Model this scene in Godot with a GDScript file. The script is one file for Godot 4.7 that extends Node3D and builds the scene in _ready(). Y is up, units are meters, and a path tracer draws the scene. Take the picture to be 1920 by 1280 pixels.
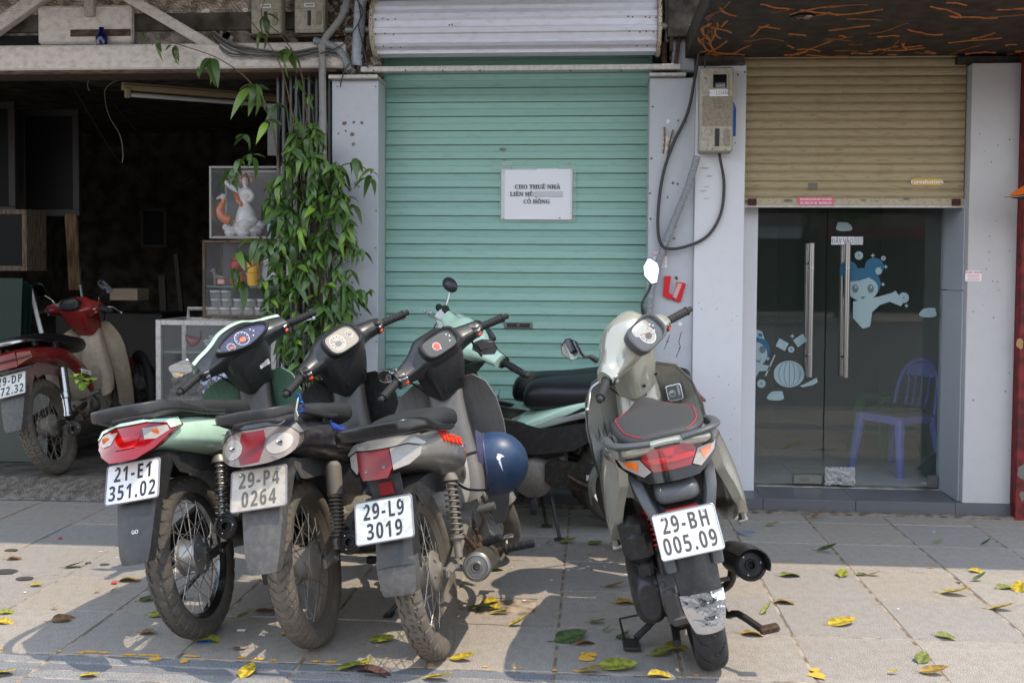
extends Node3D
# A row of parked motorbikes before three shuttered shopfronts: x along the facade, y up, -z into the shops.

class MB:
	var p := PackedVector3Array()
	var t := Transform3D()
	func tri(a,b,c):
		p.append(a); p.append(b); p.append(c)
	func quad(a,b,c,d):
		tri(a,b,c); tri(a,c,d)
	func _close(from,solid := true):
		var vol := 0.0
		var c := Vector3.ZERO
		if p.size() == from: return
		for i in range(from,p.size()):
			p[i] = t * p[i]
			c += p[i]
		c /= float(p.size() - from)
		for i in range(from,p.size(),3):
			vol += (p[i] - c).dot((p[i + 1] - c).cross(p[i + 2] - c))
		if solid and vol > 0.0:
			for i in range(from,p.size(),3):
				var q := p[i + 1]
				p[i + 1] = p[i + 2]
				p[i + 2] = q
	func rings(rs,cap := true,closed := true,solid := true):
		var from := p.size()
		for k in rs.size() - 1:
			var a = rs[k]
			var b = rs[k + 1]
			var n: int = a.size()
			for i in (n if closed else n - 1):
				var j: int = (i + 1) % n
				quad(a[i],a[j],b[j],b[i])
		if cap and closed:
			for e in [rs[0],rs[rs.size() - 1]]:
				var m := Vector3.ZERO
				for q in e: m += q
				m /= float(e.size())
				for i in e.size():
					if e == rs[0]: tri(e[(i + 1) % e.size()],e[i],m)
					else: tri(e[i],e[(i + 1) % e.size()],m)
		_close(from,solid)
	func tube(pts,r,n := 8,flat := 1.0):
		var rs := []
		var up := Vector3.UP
		var d0: Vector3 = (pts[1] - pts[0]).normalized()
		if absf(d0.dot(up)) > 0.9: up = Vector3(1,0,0)
		var side := d0.cross(up).normalized()
		for i in pts.size():
			var d: Vector3 = (pts[mini(i + 1,pts.size() - 1)] - pts[maxi(i - 1,0)]).normalized()
			side = (side - d * side.dot(d)).normalized()
			var w := side.cross(d).normalized()
			var rr: float = r[i] if r is Array else r
			var g := PackedVector3Array()
			for k in n:
				var a := TAU * k / n
				g.append(pts[i] + side * cos(a) * rr + w * sin(a) * rr * flat)
			rs.append(g)
		rings(rs)
	func lathe(prof,n := 24,xf := Transform3D(),cap := true):
		var rs := []
		for q in prof:
			var g := PackedVector3Array()
			for k in n:
				var a := TAU * k / n
				g.append(xf * Vector3(q.x * cos(a),q.y,q.x * sin(a)))
			rs.append(g)
		rings(rs,cap)
	func box(c: Vector3,s: Vector3,bev := 0.0,b := Basis()):
		var h := s * 0.5
		bev = minf(bev,minf(h.x,minf(h.y,h.z)) * 0.9)
		if bev <= 0.0:
			var from := p.size()
			var v := []
			for i in 8: v.append(c + b * Vector3(h.x * (1 if i & 1 else -1),h.y * (1 if i & 2 else -1),h.z * (1 if i & 4 else -1)))
			for f in [[0,1,3,2],[4,6,7,5],[0,4,5,1],[2,3,7,6],[0,2,6,4],[1,5,7,3]]: quad(v[f[0]],v[f[1]],v[f[2]],v[f[3]])
			_close(from)
			return
		var rs := []
		for e in [[-h.y,bev],[-h.y + bev,0.0],[h.y - bev,0.0],[h.y,bev]]:
			var g := PackedVector3Array()
			var hx: float = h.x - e[1]
			var hz: float = h.z - e[1]
			var b2: float = bev * (0.6 if e[1] > 0.0 else 1.0)
			for q in [[1,-1,1,0],[1,-1,0,1],[1,1,0,1],[1,1,1,0],[-1,1,1,0],[-1,1,0,1],[-1,-1,0,1],[-1,-1,1,0]]:
				g.append(c + b * Vector3(q[0] * (hx - q[2] * b2),e[0],q[1] * (hz - q[3] * b2)))
			rs.append(g)
		rings(rs)
	func slab(poly,y0: float,y1: float,xf := Transform3D(),bev := 0.0):
		var from := p.size()
		var pl := PackedVector2Array(poly)
		if Geometry2D.is_polygon_clockwise(pl): pl.reverse()
		var inner := pl
		if bev > 0.0:
			var off := Geometry2D.offset_polygon(pl,-bev)
			if off.size() == 1 and off[0].size() == pl.size():
				var best := 0
				for i in pl.size():
					if off[0][i].distance_to(pl[0]) < off[0][best].distance_to(pl[0]): best = i
				inner = PackedVector2Array()
				for i in pl.size(): inner.append(off[0][(best + i) % pl.size()])
			else: bev = 0.0
		var ix := Geometry2D.triangulate_polygon(inner)
		for k in range(0,ix.size(),3):
			tri(xf * Vector3(inner[ix[k]].x,inner[ix[k]].y,y1),xf * Vector3(inner[ix[k + 1]].x,inner[ix[k + 1]].y,y1),xf * Vector3(inner[ix[k + 2]].x,inner[ix[k + 2]].y,y1))
		var jx := Geometry2D.triangulate_polygon(pl)
		for k in range(0,jx.size(),3):
			tri(xf * Vector3(pl[jx[k + 2]].x,pl[jx[k + 2]].y,y0),xf * Vector3(pl[jx[k + 1]].x,pl[jx[k + 1]].y,y0),xf * Vector3(pl[jx[k]].x,pl[jx[k]].y,y0))
		var n := pl.size()
		var yb := y1 - (bev if y1 > y0 else -bev)
		for i in n:
			var j := (i + 1) % n
			quad(xf * Vector3(pl[i].x,pl[i].y,y0),xf * Vector3(pl[j].x,pl[j].y,y0),xf * Vector3(pl[j].x,pl[j].y,yb),xf * Vector3(pl[i].x,pl[i].y,yb))
			if bev > 0.0: quad(xf * Vector3(pl[i].x,pl[i].y,yb),xf * Vector3(pl[j].x,pl[j].y,yb),xf * Vector3(inner[j].x,inner[j].y,y1),xf * Vector3(inner[i].x,inner[i].y,y1))
		_close(from)
	func shell(poly,f: Callable,back: Vector3,strip := 0.02):
		var from := p.size()
		var pl := PackedVector2Array(poly)
		if Geometry2D.is_polygon_clockwise(pl): pl.reverse()
		var lo := pl[0]
		var hi := pl[0]
		for q in pl:
			lo = lo.min(q); hi = hi.max(q)
		var x := lo.x
		var cuts := []
		while x < hi.x - 1e-6:
			var x2 := minf(x + strip,hi.x)
			cuts.append(x2)
			for part in Geometry2D.intersect_polygons(pl,PackedVector2Array([Vector2(x,lo.y - 1),Vector2(x2,lo.y - 1),Vector2(x2,hi.y + 1),Vector2(x,hi.y + 1)])):
				var ix := Geometry2D.triangulate_polygon(part)
				for k in range(0,ix.size(),3):
					_sub(part[ix[k]],part[ix[k + 1]],part[ix[k + 2]],f,back,strip * 1.6,0)
			x = x2
		for i in pl.size():
			var a := pl[i]
			var b := pl[(i + 1) % pl.size()]
			var n := maxi(1,ceili(a.distance_to(b) / strip))
			for k in n:
				var u: Vector3 = f.call(a.lerp(b,float(k) / n))
				var v: Vector3 = f.call(a.lerp(b,float(k + 1) / n))
				quad(u,v,v + back,u + back)
		_close(from)
	func _sub(a: Vector2,b: Vector2,c: Vector2,f: Callable,back: Vector3,most: float,deep: int):
		var l := [a.distance_to(b),b.distance_to(c),c.distance_to(a)]
		var m: float = l.max()
		if m > most and deep < 7:
			if m == l[0]:
				_sub(a,(a + b) * 0.5,c,f,back,most,deep + 1); _sub((a + b) * 0.5,b,c,f,back,most,deep + 1)
			elif m == l[1]:
				_sub(a,b,(b + c) * 0.5,f,back,most,deep + 1); _sub(a,(b + c) * 0.5,c,f,back,most,deep + 1)
			else:
				_sub(a,b,(c + a) * 0.5,f,back,most,deep + 1); _sub((c + a) * 0.5,b,c,f,back,most,deep + 1)
			return
		var u: Vector3 = f.call(a)
		var v: Vector3 = f.call(b)
		var w: Vector3 = f.call(c)
		tri(u,v,w)
		tri(u + back,w + back,v + back)
	func sheet(grid,th: float):
		var nr: int = grid.size()
		var nc: int = grid[0].size()
		var low := []
		for r in nr:
			var row := PackedVector3Array()
			for c in nc:
				var du: Vector3 = grid[mini(r + 1,nr - 1)][c] - grid[maxi(r - 1,0)][c]
				var dv: Vector3 = grid[r][mini(c + 1,nc - 1)] - grid[r][maxi(c - 1,0)]
				row.append(grid[r][c] - du.cross(dv).normalized() * th)
			low.append(row)
		var rs := []
		for r in nr:
			var g := PackedVector3Array(grid[r])
			var b := PackedVector3Array(low[r])
			b.reverse()
			g.append_array(b)
			rs.append(g)
		var from := p.size()
		for k in nr - 1:
			var n: int = nc * 2
			for i in n:
				var j: int = (i + 1) % n
				quad(rs[k][i],rs[k][j],rs[k + 1][j],rs[k + 1][i])
		for e in [0,nr - 1]:
			for c in nc - 1:
				if e == 0: quad(grid[e][c + 1],grid[e][c],low[e][c],low[e][c + 1])
				else: quad(grid[e][c],grid[e][c + 1],low[e][c + 1],low[e][c])
		_close(from)
	func mesh(crease := 38.0) -> ArrayMesh:
		var nf := p.size() / 3
		var fn := PackedVector3Array()
		var fu := PackedVector3Array()
		var at := {}
		var ids := PackedInt32Array()
		var lists := []
		for i in nf:
			var n := (p[i * 3 + 2] - p[i * 3]).cross(p[i * 3 + 1] - p[i * 3])
			fn.append(n)
			fu.append(n.normalized())
		for i in p.size():
			var k := Vector3i((p[i] * 20000.0).round())
			var id: int = at.get(k,-1)
			if id < 0:
				id = lists.size()
				at[k] = id
				lists.append([])
			lists[id].append(i / 3)
			ids.append(id)
		var cosc := cos(deg_to_rad(crease))
		var v := PackedVector3Array()
		var nn := PackedVector3Array()
		var ix := PackedInt32Array()
		var made := []
		made.resize(lists.size())
		for i in p.size():
			var me := fu[i / 3]
			if fn[i / 3].length_squared() < 1e-18:
				me = Vector3.UP
			var s := Vector3.ZERO
			for f in lists[ids[i]]:
				if fu[f].dot(me) > cosc: s += fn[f]
			s = s.normalized()
			if s == Vector3.ZERO: s = me
			var found := -1
			if made[ids[i]] == null: made[ids[i]] = []
			for k in made[ids[i]]:
				if nn[k].dot(s) > 0.9995: found = k; break
			if found < 0:
				found = v.size()
				v.append(p[i]); nn.append(s)
				made[ids[i]].append(found)
			ix.append(found)
		var arr := []
		arr.resize(Mesh.ARRAY_MAX)
		arr[Mesh.ARRAY_VERTEX] = v
		arr[Mesh.ARRAY_NORMAL] = nn
		arr[Mesh.ARRAY_INDEX] = ix
		var m := ArrayMesh.new()
		m.add_surface_from_arrays(Mesh.PRIMITIVE_TRIANGLES,arr)
		return m

var M := {}
var T := {}
var font_sans: SystemFont
var font_bold: SystemFont
var font_plate: Font
var rng := RandomNumberGenerator.new()

func V(x,y,z) -> Vector3: return Vector3(x,y,z)

func noise_tex(key: String,freq: float,colors: Array,offs: Array,oct := 4,size := 512,type := FastNoiseLite.TYPE_SIMPLEX_SMOOTH,sd := 1):
	if T.has(key): return T[key]
	var n := FastNoiseLite.new()
	n.noise_type = type
	n.frequency = freq
	n.fractal_octaves = oct
	n.seed = sd
	var t := NoiseTexture2D.new()
	t.width = size; t.height = size
	t.seamless = true
	t.noise = n
	t.generate_mipmaps = false
	if colors.size():
		var g := Gradient.new()
		g.offsets = PackedFloat32Array(offs)
		g.colors = PackedColorArray(colors)
		t.color_ramp = g
	T[key] = t
	return t

func mat(key: String,col: Color,rough := 0.5,metal := 0.0,o := {}) -> StandardMaterial3D:
	if M.has(key): return M[key]
	var m := StandardMaterial3D.new()
	m.resource_name = key
	m.albedo_color = col
	m.roughness = rough
	m.metallic = metal
	m.cull_mode = BaseMaterial3D.CULL_DISABLED
	if o.has("tex"):
		m.albedo_texture = T[o.tex]
	if o.has("tex") or o.has("bump") or o.has("dust") or o.has("rtex"):
		m.uv1_triplanar = true
		m.uv1_world_triplanar = o.get("world",false)
		var s: float = o.get("scale",1.0)
		m.uv1_scale = o.get("scale3",Vector3(s,s,s))
		m.uv1_offset = o.get("off",Vector3.ZERO)
	if o.has("bump"):
		m.heightmap_enabled = true
		m.heightmap_texture = T[o.bump]
		m.heightmap_scale = o.get("bump_scale",0.2)
	if o.has("rtex"):
		m.roughness_texture = T[o.rtex]
	if o.has("dust"):
		m.detail_enabled = true
		m.detail_blend_mode = BaseMaterial3D.BLEND_MODE_MIX
		m.detail_albedo = flat_tex(o.dust)
		m.detail_mask = T[o.get("dustmask","dustmask")]
	if o.has("coat"):
		m.clearcoat_enabled = true
		m.clearcoat = o.coat
		m.clearcoat_roughness = o.get("coat_rough",0.05)
	if o.has("spec"): m.metallic_specular = o.spec
	M[key] = m
	return m

func flat_tex(c: Color):
	var k := "flat" + c.to_html()
	if not T.has(k):
		var im := Image.create(4,4,false,Image.FORMAT_RGBA8)
		im.fill(c)
		T[k] = ImageTexture.create_from_image(im)
	return T[k]

func glass(key: String,alpha: float,col := Color(1,1,1),rough := 0.02) -> StandardMaterial3D:
	if M.has(key): return M[key]
	var m := StandardMaterial3D.new()
	m.resource_name = key
	m.transparency = BaseMaterial3D.TRANSPARENCY_ALPHA
	m.albedo_color = Color(col.r,col.g,col.b,alpha)
	m.roughness = rough
	m.cull_mode = BaseMaterial3D.CULL_DISABLED
	M[key] = m
	return m

func put(parent: Node,called: String,mesh: Mesh,material: Material,xf := Transform3D()) -> MeshInstance3D:
	var o := MeshInstance3D.new()
	o.mesh = mesh
	o.material_override = material
	o.name = called
	o.transform = xf
	parent.add_child(o,true)
	return o

func part(parent: Node,called: String,b: MB,material: Material,crease := 38.0,xf := Transform3D()) -> MeshInstance3D:
	return put(parent,called,b.mesh(crease),material,xf)

func holder(parent: Node,called: String,xf := Transform3D()) -> Node3D:
	var o := Node3D.new()
	o.name = called
	o.transform = xf
	parent.add_child(o,true)
	return o

var used_names := {}
func numbered(called: String) -> String:
	var n: int = used_names.get(called,0)
	used_names[called] = n + 1
	return called if n == 0 else "%s_%03d" % [called,n]

func tag(o: Node,label: String,category: String,group := ""):
	o.set_meta("label",label)
	o.set_meta("category",category)
	if group: o.set_meta("group",group)
	return o

func thing(called: String,label: String,category: String,xf := Transform3D(),group := "") -> Node3D:
	return tag(holder(self,numbered(called),xf),label,category,group)

func single(called: String,b: MB,material: Material,label: String,category: String,group := "",crease := 38.0,xf := Transform3D()) -> MeshInstance3D:
	return tag(part(self,numbered(called),b,material,crease,xf),label,category,group)

func structure(called: String,b: MB,material: Material,crease := 38.0) -> MeshInstance3D:
	var o := part(self,numbered(called),b,material,crease)
	o.set_meta("kind","structure")
	return o

func lettering(parent: Node,called: String,text: String,height: float,material: Material,xf: Transform3D,font: Font = null,squeeze := 1.0,depth := 0.0008,align := HORIZONTAL_ALIGNMENT_CENTER) -> MeshInstance3D:
	var t := TextMesh.new()
	t.font = font if font else font_bold
	t.font_size = 64
	t.text = text
	t.pixel_size = height / 45.7
	t.depth = depth
	t.curve_step = 2.0
	t.horizontal_alignment = align
	t.vertical_alignment = VERTICAL_ALIGNMENT_CENTER
	return put(parent,called,t,material,xf * Transform3D(Basis.from_scale(Vector3(squeeze,1,1)),Vector3.ZERO))

func ring(c: Vector3,u: Vector3,v: Vector3,e := 2.0,n := 20) -> PackedVector3Array:
	var g := PackedVector3Array()
	for k in n:
		var a := TAU * k / n
		var ca := cos(a)
		var sa := sin(a)
		g.append(c + u * signf(ca) * pow(absf(ca),2.0 / e) + v * signf(sa) * pow(absf(sa),2.0 / e))
	return g

func smooth(rows: Array,n := 3) -> Array:
	var out := []
	for i in rows.size() - 1:
		var a = rows[maxi(i - 1,0)]
		var b = rows[i]
		var c = rows[i + 1]
		var d = rows[mini(i + 2,rows.size() - 1)]
		for k in n:
			var t := float(k) / n
			if b is Vector3 or b is Vector2:
				out.append(0.5 * (2.0 * b + (c - a) * t + (2.0 * a - 5.0 * b + 4.0 * c - d) * t * t + (3.0 * b - a - 3.0 * c + d) * t * t * t))
				continue
			var r := []
			for j in b.size():
				r.append(0.5 * (2.0 * b[j] + (c[j] - a[j]) * t + (2.0 * a[j] - 5.0 * b[j] + 4.0 * c[j] - d[j]) * t * t + (3.0 * b[j] - a[j] - 3.0 * c[j] + d[j]) * t * t * t))
			out.append(r)
	out.append(rows[rows.size() - 1])
	return out

func rounded(w: float,h: float,r: float,n := 4) -> PackedVector2Array:
	var g := PackedVector2Array()
	for q in [[1,1,0.0],[-1,1,90.0],[-1,-1,180.0],[1,-1,270.0]]:
		for k in n + 1:
			var a := deg_to_rad(q[2] + 90.0 * k / n)
			g.append(Vector2(q[0] * (w / 2 - r) + cos(a) * r,q[1] * (h / 2 - r) + sin(a) * r))
	return g

func ellipse(w: float,h: float,n := 24) -> PackedVector2Array:
	var g := PackedVector2Array()
	for k in n: g.append(Vector2(cos(TAU * k / n) * w / 2,sin(TAU * k / n) * h / 2))
	return g

func body_rings(rows: Array,n := 24,steps := 3) -> Array:
	var out := []
	for r in smooth(rows,steps): out.append(ring(V(r[0],r[1],0),V(0,0,r[3]),V(0,r[2],0),r[4],n))
	return out

func body_side(rows: Array,x: float,y: float,side: float,off: float) -> Vector3:
	var i := 0
	var sgn := signf(rows[1][0] - rows[0][0])
	while i < rows.size() - 2 and sgn * x > sgn * rows[i + 1][0]: i += 1
	var t: float = clampf((x - rows[i][0]) / (rows[i + 1][0] - rows[i][0]),0,1)
	var r := []
	for j in 5: r.append(lerpf(rows[i][j],rows[i + 1][j],t))
	var q: float = clampf(absf(y - r[1]) / r[2],0,0.97)
	return V(x,y,side * (r[3] * pow(1.0 - pow(q,r[4]),1.0 / r[4]) + off))

func basis_of(x: Vector3,y: Vector3) -> Basis:
	x = x.normalized()
	var z := x.cross(y).normalized()
	return Basis(x,z.cross(x).normalized(),z)

var mesh_cache := {}
const AXLE := Basis(Vector3(1,0,0),Vector3(0,0,1),Vector3(0,-1,0))

func bike_place(x,y,z,heading,lean) -> Transform3D:
	var h := deg_to_rad(heading)
	var l := deg_to_rad(lean)
	var f := V(sin(h),0,-cos(h))
	var r := V(cos(h),0,sin(h))
	return Transform3D(Basis(f,Vector3.UP * cos(l) - r * sin(l),r * cos(l) + Vector3.UP * sin(l)),V(x,y,z))

func tyre_mesh(R: float,w: float,inner: float,kind: String,na: int,nu: int) -> ArrayMesh:
	var key := "tyre%s%s%s%d" % [R,w,kind,na]
	if mesh_cache.has(key): return mesh_cache[key]
	var b := MB.new()
	var hs := (R - inner) * 0.5
	var rs := []
	for i in na + 1:
		var th := TAU * float(i % na) / na
		var g := PackedVector3Array()
		for k in nu + 1:
			var u := -1.0 + 2.0 * k / nu
			var ph := u * deg_to_rad(158)
			var rr := inner + hs + hs * signf(cos(ph)) * pow(absf(cos(ph)),0.85)
			var zz := w / 2 * signf(sin(ph)) * pow(absf(sin(ph)),0.8)
			var dep := 0.0
			if absf(ph) < 1.5:
				var s := th * R
				if kind == "wave":
					var n := 36.0
					var q := fposmod(th * n / TAU,1.0)
					var tr := absf(q - 0.5) * 4.0 - 1.0
					var zw := zz / (w / 2)
					if absf(absf(zw) - 0.42 - 0.07 * tr * signf(zw)) < 0.075: dep = 0.006
					if absf(zw) > 0.42 and absf(fposmod(q + absf(zw) * 0.5,1.0) - 0.5) < 0.14: dep = 0.006
				elif kind == "diagonal":
					var zw := zz / (w / 2)
					var q := fposmod(s / 0.034 + absf(zw) * 1.2,1.0)
					if q < 0.22 and absf(zw) > 0.12: dep = 0.006
					if absf(zw) < 0.06: dep = 0.003
					if absf(absf(zw) - 0.62) < 0.05 and fposmod(s / 0.034 + 0.3,1.0) < 0.5: dep = 0.003
				elif kind == "lug":
					var zw := zz / (w / 2)
					var q := fposmod(s / 0.05,1.0)
					var wv := 0.12 * sin(TAU * s / 0.05)
					if absf(zw - wv * 0.6) < 0.055 or absf(absf(zw) - 0.5 - wv) < 0.06: dep = 0.007
					if absf(zw) > 0.5 and q < 0.22: dep = 0.007
				elif kind == "street":
					var zw := zz / (w / 2)
					var q := fposmod(s / 0.085 + (0.0 if zw > 0 else 0.5) + absf(zw) * absf(zw) * 0.7,1.0)
					if q < 0.16 and absf(zw) > 0.2: dep = 0.006
					if absf(zw - 0.09 * sin(TAU * s / 0.17)) < 0.05: dep = 0.0035
				else:
					if absf(fposmod(zz / 0.013,1.0) - 0.5) < 0.16 and absf(zz) < w * 0.42: dep = 0.003
			rr -= dep
			g.append(V(rr * cos(th),rr * sin(th),zz))
		rs.append(g)
	b.rings(rs,false,false,false)
	mesh_cache[key] = b.mesh(30)
	return mesh_cache[key]

func rim_mesh(r: float,w: float) -> ArrayMesh:
	var key := "rim%s%s" % [r,w]
	if mesh_cache.has(key): return mesh_cache[key]
	var b := MB.new()
	var h := w / 2
	var prof := [Vector2(r,-h),Vector2(r + 0.006,-h - 0.002),Vector2(r + 0.009,-h + 0.003),Vector2(r - 0.002,-h + 0.008),Vector2(r - 0.01,-h * 0.4),Vector2(r - 0.01,h * 0.4),Vector2(r - 0.002,h - 0.008),Vector2(r + 0.009,h - 0.003),Vector2(r + 0.006,h + 0.002),Vector2(r,h),Vector2(r - 0.006,h - 0.007),Vector2(r - 0.018,h * 0.35),Vector2(r - 0.018,-h * 0.35),Vector2(r - 0.006,-h + 0.007),Vector2(r,-h)]
	b.lathe(prof,64,Transform3D(AXLE,Vector3.ZERO),false)
	mesh_cache[key] = b.mesh(35)
	return mesh_cache[key]

func spokes_mesh(hub: float,rim: float) -> ArrayMesh:
	var key := "spokes%s%s" % [hub,rim]
	if mesh_cache.has(key): return mesh_cache[key]
	var b := MB.new()
	for k in 36:
		var side := 1.0 if k % 2 else -1.0
		var lean := 1.0 if (k / 2) % 2 else -1.0
		var a := TAU * (k / 2) / 18.0 + (0.17 if k % 2 else 0.0)
		var a2 := a + lean * 0.95
		var p0 := V(cos(a2) * hub,sin(a2) * hub,side * 0.03)
		var p1 := V(cos(a) * rim,sin(a) * rim,side * 0.004)
		b.tube([p0,p1],0.0016,5)
	mesh_cache[key] = b.mesh(80)
	return mesh_cache[key]

func wheel(parent: Node,called: String,at: Vector3,R: float,w: float,inner: float,kind: String,hero: bool,o := {}) -> Node3D:
	var g := holder(parent,called,Transform3D(Basis(Vector3(0,0,1),o.get("spin",0.3)),at))
	put(g,"tyre",tyre_mesh(R,w,inner,kind,400 if hero else 120,46 if hero else 18),o.get("tyre",M.tyre))
	put(g,"rim",rim_mesh(inner + 0.004,w * 0.62),o.get("rim",M.chrome_worn))
	var b := MB.new()
	var X := Transform3D(AXLE,Vector3.ZERO)
	var hr: float = o.get("hub",0.066)
	b.lathe([Vector2(0.0,-0.052),Vector2(0.02,-0.052),Vector2(0.024,-0.04),Vector2(hr - 0.008,-0.036),Vector2(hr,-0.034),Vector2(hr,-0.028),Vector2(hr - 0.01,-0.022),Vector2(hr - 0.012,0.018),Vector2(hr,0.022),Vector2(hr,0.028),Vector2(hr + 0.004,0.032),Vector2(hr + 0.002,0.038),Vector2(hr - 0.016,0.046),Vector2(0.03,0.052),Vector2(0.022,0.062),Vector2(0.0,0.062)],32,X)
	for k in 6:
		var a := TAU * k / 6
		b.box(V(cos(a) * 0.042,sin(a) * 0.042,0.047),V(0.03,0.004,0.008),0.001,Basis(Vector3(0,0,1),a))
	b.tube([V(0,0,-0.12),V(0,0,0.12)],0.0075,8)
	part(g,"hub",b,o.get("hubmat",M.alloy_dusty))
	if not o.get("mag",false):
		put(g,"spokes",spokes_mesh(hr,inner - 0.012),o.get("spoke",M.spoke)).set_meta("kind","stuff")
	return g

func coil(b: MB,p0: Vector3,p1: Vector3,r: float,turns: float,wire: float):
	var d := (p1 - p0)
	var y := d.normalized()
	var bs := basis_of(V(0,0,1).cross(y),y)
	var pts := []
	var n := int(turns * 12)
	for i in n + 1:
		var a := TAU * turns * i / n
		pts.append(p0 + d * (float(i) / n) + bs.x * cos(a) * r + bs.z * sin(a) * r)
	b.tube(pts,wire,6)

func along(p0: Vector3,p1: Vector3) -> Transform3D:
	var y := (p1 - p0).normalized()
	var ref := V(0,0,1) if absf(y.z) < 0.9 else V(1,0,0)
	return Transform3D(basis_of(ref.cross(y),y),p0)

func number_plate(root: Node,c,l1: String,l2: String,m: Material,ink: Material,size := Vector2(0.19,0.14),frame: Material = null):
	var b := MB.new()
	b.slab(rounded(size.x,size.y,0.012),-0.0015,0.0,Transform3D(),0.0)
	var p := part(root,"number_plate",b,m,38,c)
	b = MB.new()
	var n := 28
	var rs := []
	var o := rounded(size.x - 0.004,size.y - 0.004,0.011,6)
	var pts := []
	for q in o: pts.append(V(q.x,q.y,0.0005))
	pts.append(pts[0])
	b.tube(pts,0.0022,6)
	part(p,"rim",b,frame if frame else M.plate_edge,60)
	if l1 == "": return p
	lettering(p,"lettering",l1,0.05,ink,Transform3D(Basis(),V(0.0,0.0315,0.0004)),font_plate,0.66,0.0012)
	lettering(p,"lettering",l2,0.05,ink,Transform3D(Basis(),V(0,-0.0315,0.0004)),font_plate,0.66,0.0012)
	b = MB.new()
	for q in [Vector2(-0.062,0.055),Vector2(0.062,0.055)]: b.lathe([Vector2(0.005,0),Vector2(0.004,0.002),Vector2(0,0.0028)],10,Transform3D(AXLE,V(q.x,q.y,0)))
	part(p,"bolt",b,M.steel)
	return p

func grip(parent: Node,p0: Vector3,p1: Vector3,m: Material):
	var b := MB.new()
	var X := along(p0,p1)
	var L := p0.distance_to(p1)
	var prof := [Vector2(0.0,0),Vector2(0.021,0.0),Vector2(0.021,0.006),Vector2(0.0165,0.009)]
	var y := 0.014
	while y < L - 0.014:
		prof.append_array([Vector2(0.0178,y),Vector2(0.0178,y + 0.009),Vector2(0.0162,y + 0.0105),Vector2(0.0162,y + 0.0125)])
		y += 0.0145
	prof.append_array([Vector2(0.0165,L - 0.008),Vector2(0.0195,L - 0.006),Vector2(0.0195,L),Vector2(0.012,L + 0.001),Vector2(0.0125,L + 0.02),Vector2(0.008,L + 0.024),Vector2(0,L + 0.024)])
	b.lathe(prof,18,X)
	return part(parent,"grip",b,m)

func lever(parent: Node,pts: Array,m: Material):
	var b := MB.new()
	var s := smooth(pts,4)
	var r := []
	for i in s.size(): r.append(0.0068 - 0.0022 * i / s.size())
	b.tube(s,r,8,0.7)
	b.lathe([Vector2(0,-0.0095),Vector2(0.007,-0.0065),Vector2(0.0095,0),Vector2(0.007,0.0065),Vector2(0,0.0095)],12,Transform3D(Basis(),pts[pts.size() - 1]))
	return part(parent,"brake_lever",b,m,60)

func mirror(parent: Node,stem: Array,outline: PackedVector2Array,xf: Transform3D,back: Material,stem_mat: Material,depth := 0.035):
	var g := holder(parent,"mirror")
	var b := MB.new()
	b.tube(smooth(stem,5),0.0055,8)
	b.lathe([Vector2(0.011,0),Vector2(0.011,0.03),Vector2(0.007,0.04),Vector2(0,0.04)],10,along(stem[0],stem[1]))
	part(g,"stem",b,stem_mat,60)
	b = MB.new()
	var rs := []
	for q in [[0.0,-depth],[0.45,-depth * 0.93],[0.75,-depth * 0.7],[0.94,-depth * 0.3],[1.0,0.0],[0.97,0.004],[0.93,0.003]]:
		var ringp := PackedVector3Array()
		for e in outline: ringp.append(xf * V(e.x * maxf(q[0],0.02),e.y * maxf(q[0],0.02),q[1]))
		rs.append(ringp)
	b.rings(rs)
	part(g,"mirror_housing",b,back,50)
	b = MB.new()
	var inner := PackedVector2Array()
	for e in outline: inner.append(e * 0.92)
	b.slab(inner,0.001,0.0042,xf)
	part(g,"mirror_glass",b,M.mirror)
	return g

func muffler(root: Node,p0: Vector3,p1: Vector3,r: float,m: Material,cap: Material):
	var b := MB.new()
	var L := p0.distance_to(p1)
	var X := along(p0,p1)
	b.lathe([Vector2(0.014,-0.06),Vector2(0.018,-0.03),Vector2(r * 0.8,0.02),Vector2(r,0.06),Vector2(r,L - 0.02),Vector2(r + 0.002,L - 0.018),Vector2(r + 0.002,L - 0.004),Vector2(r - 0.003,L)],28,X,false)
	var o := part(root,"muffler",b,m)
	b = MB.new()
	b.lathe([Vector2(r - 0.003,L),Vector2(r - 0.009,L + 0.003),Vector2(r - 0.012,L - 0.003),Vector2(0.02,L - 0.001),Vector2(0.0165,L + 0.004),Vector2(0.0135,L + 0.004),Vector2(0.0125,L - 0.03),Vector2(0,L - 0.03)],28,X,false)
	part(o,"end_cap",b,cap)
	for k in 3:
		var a := TAU * k / 3 + 0.5
		var s := MB.new()
		s.lathe([Vector2(0.0035,0),Vector2(0.0028,0.002),Vector2(0,0.0024)],8,Transform3D(X.basis,X * V(cos(a) * (r * 0.66),L - 0.002,sin(a) * (r * 0.66))))
		part(o,"bolt",s,M.steel)
	return o

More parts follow.
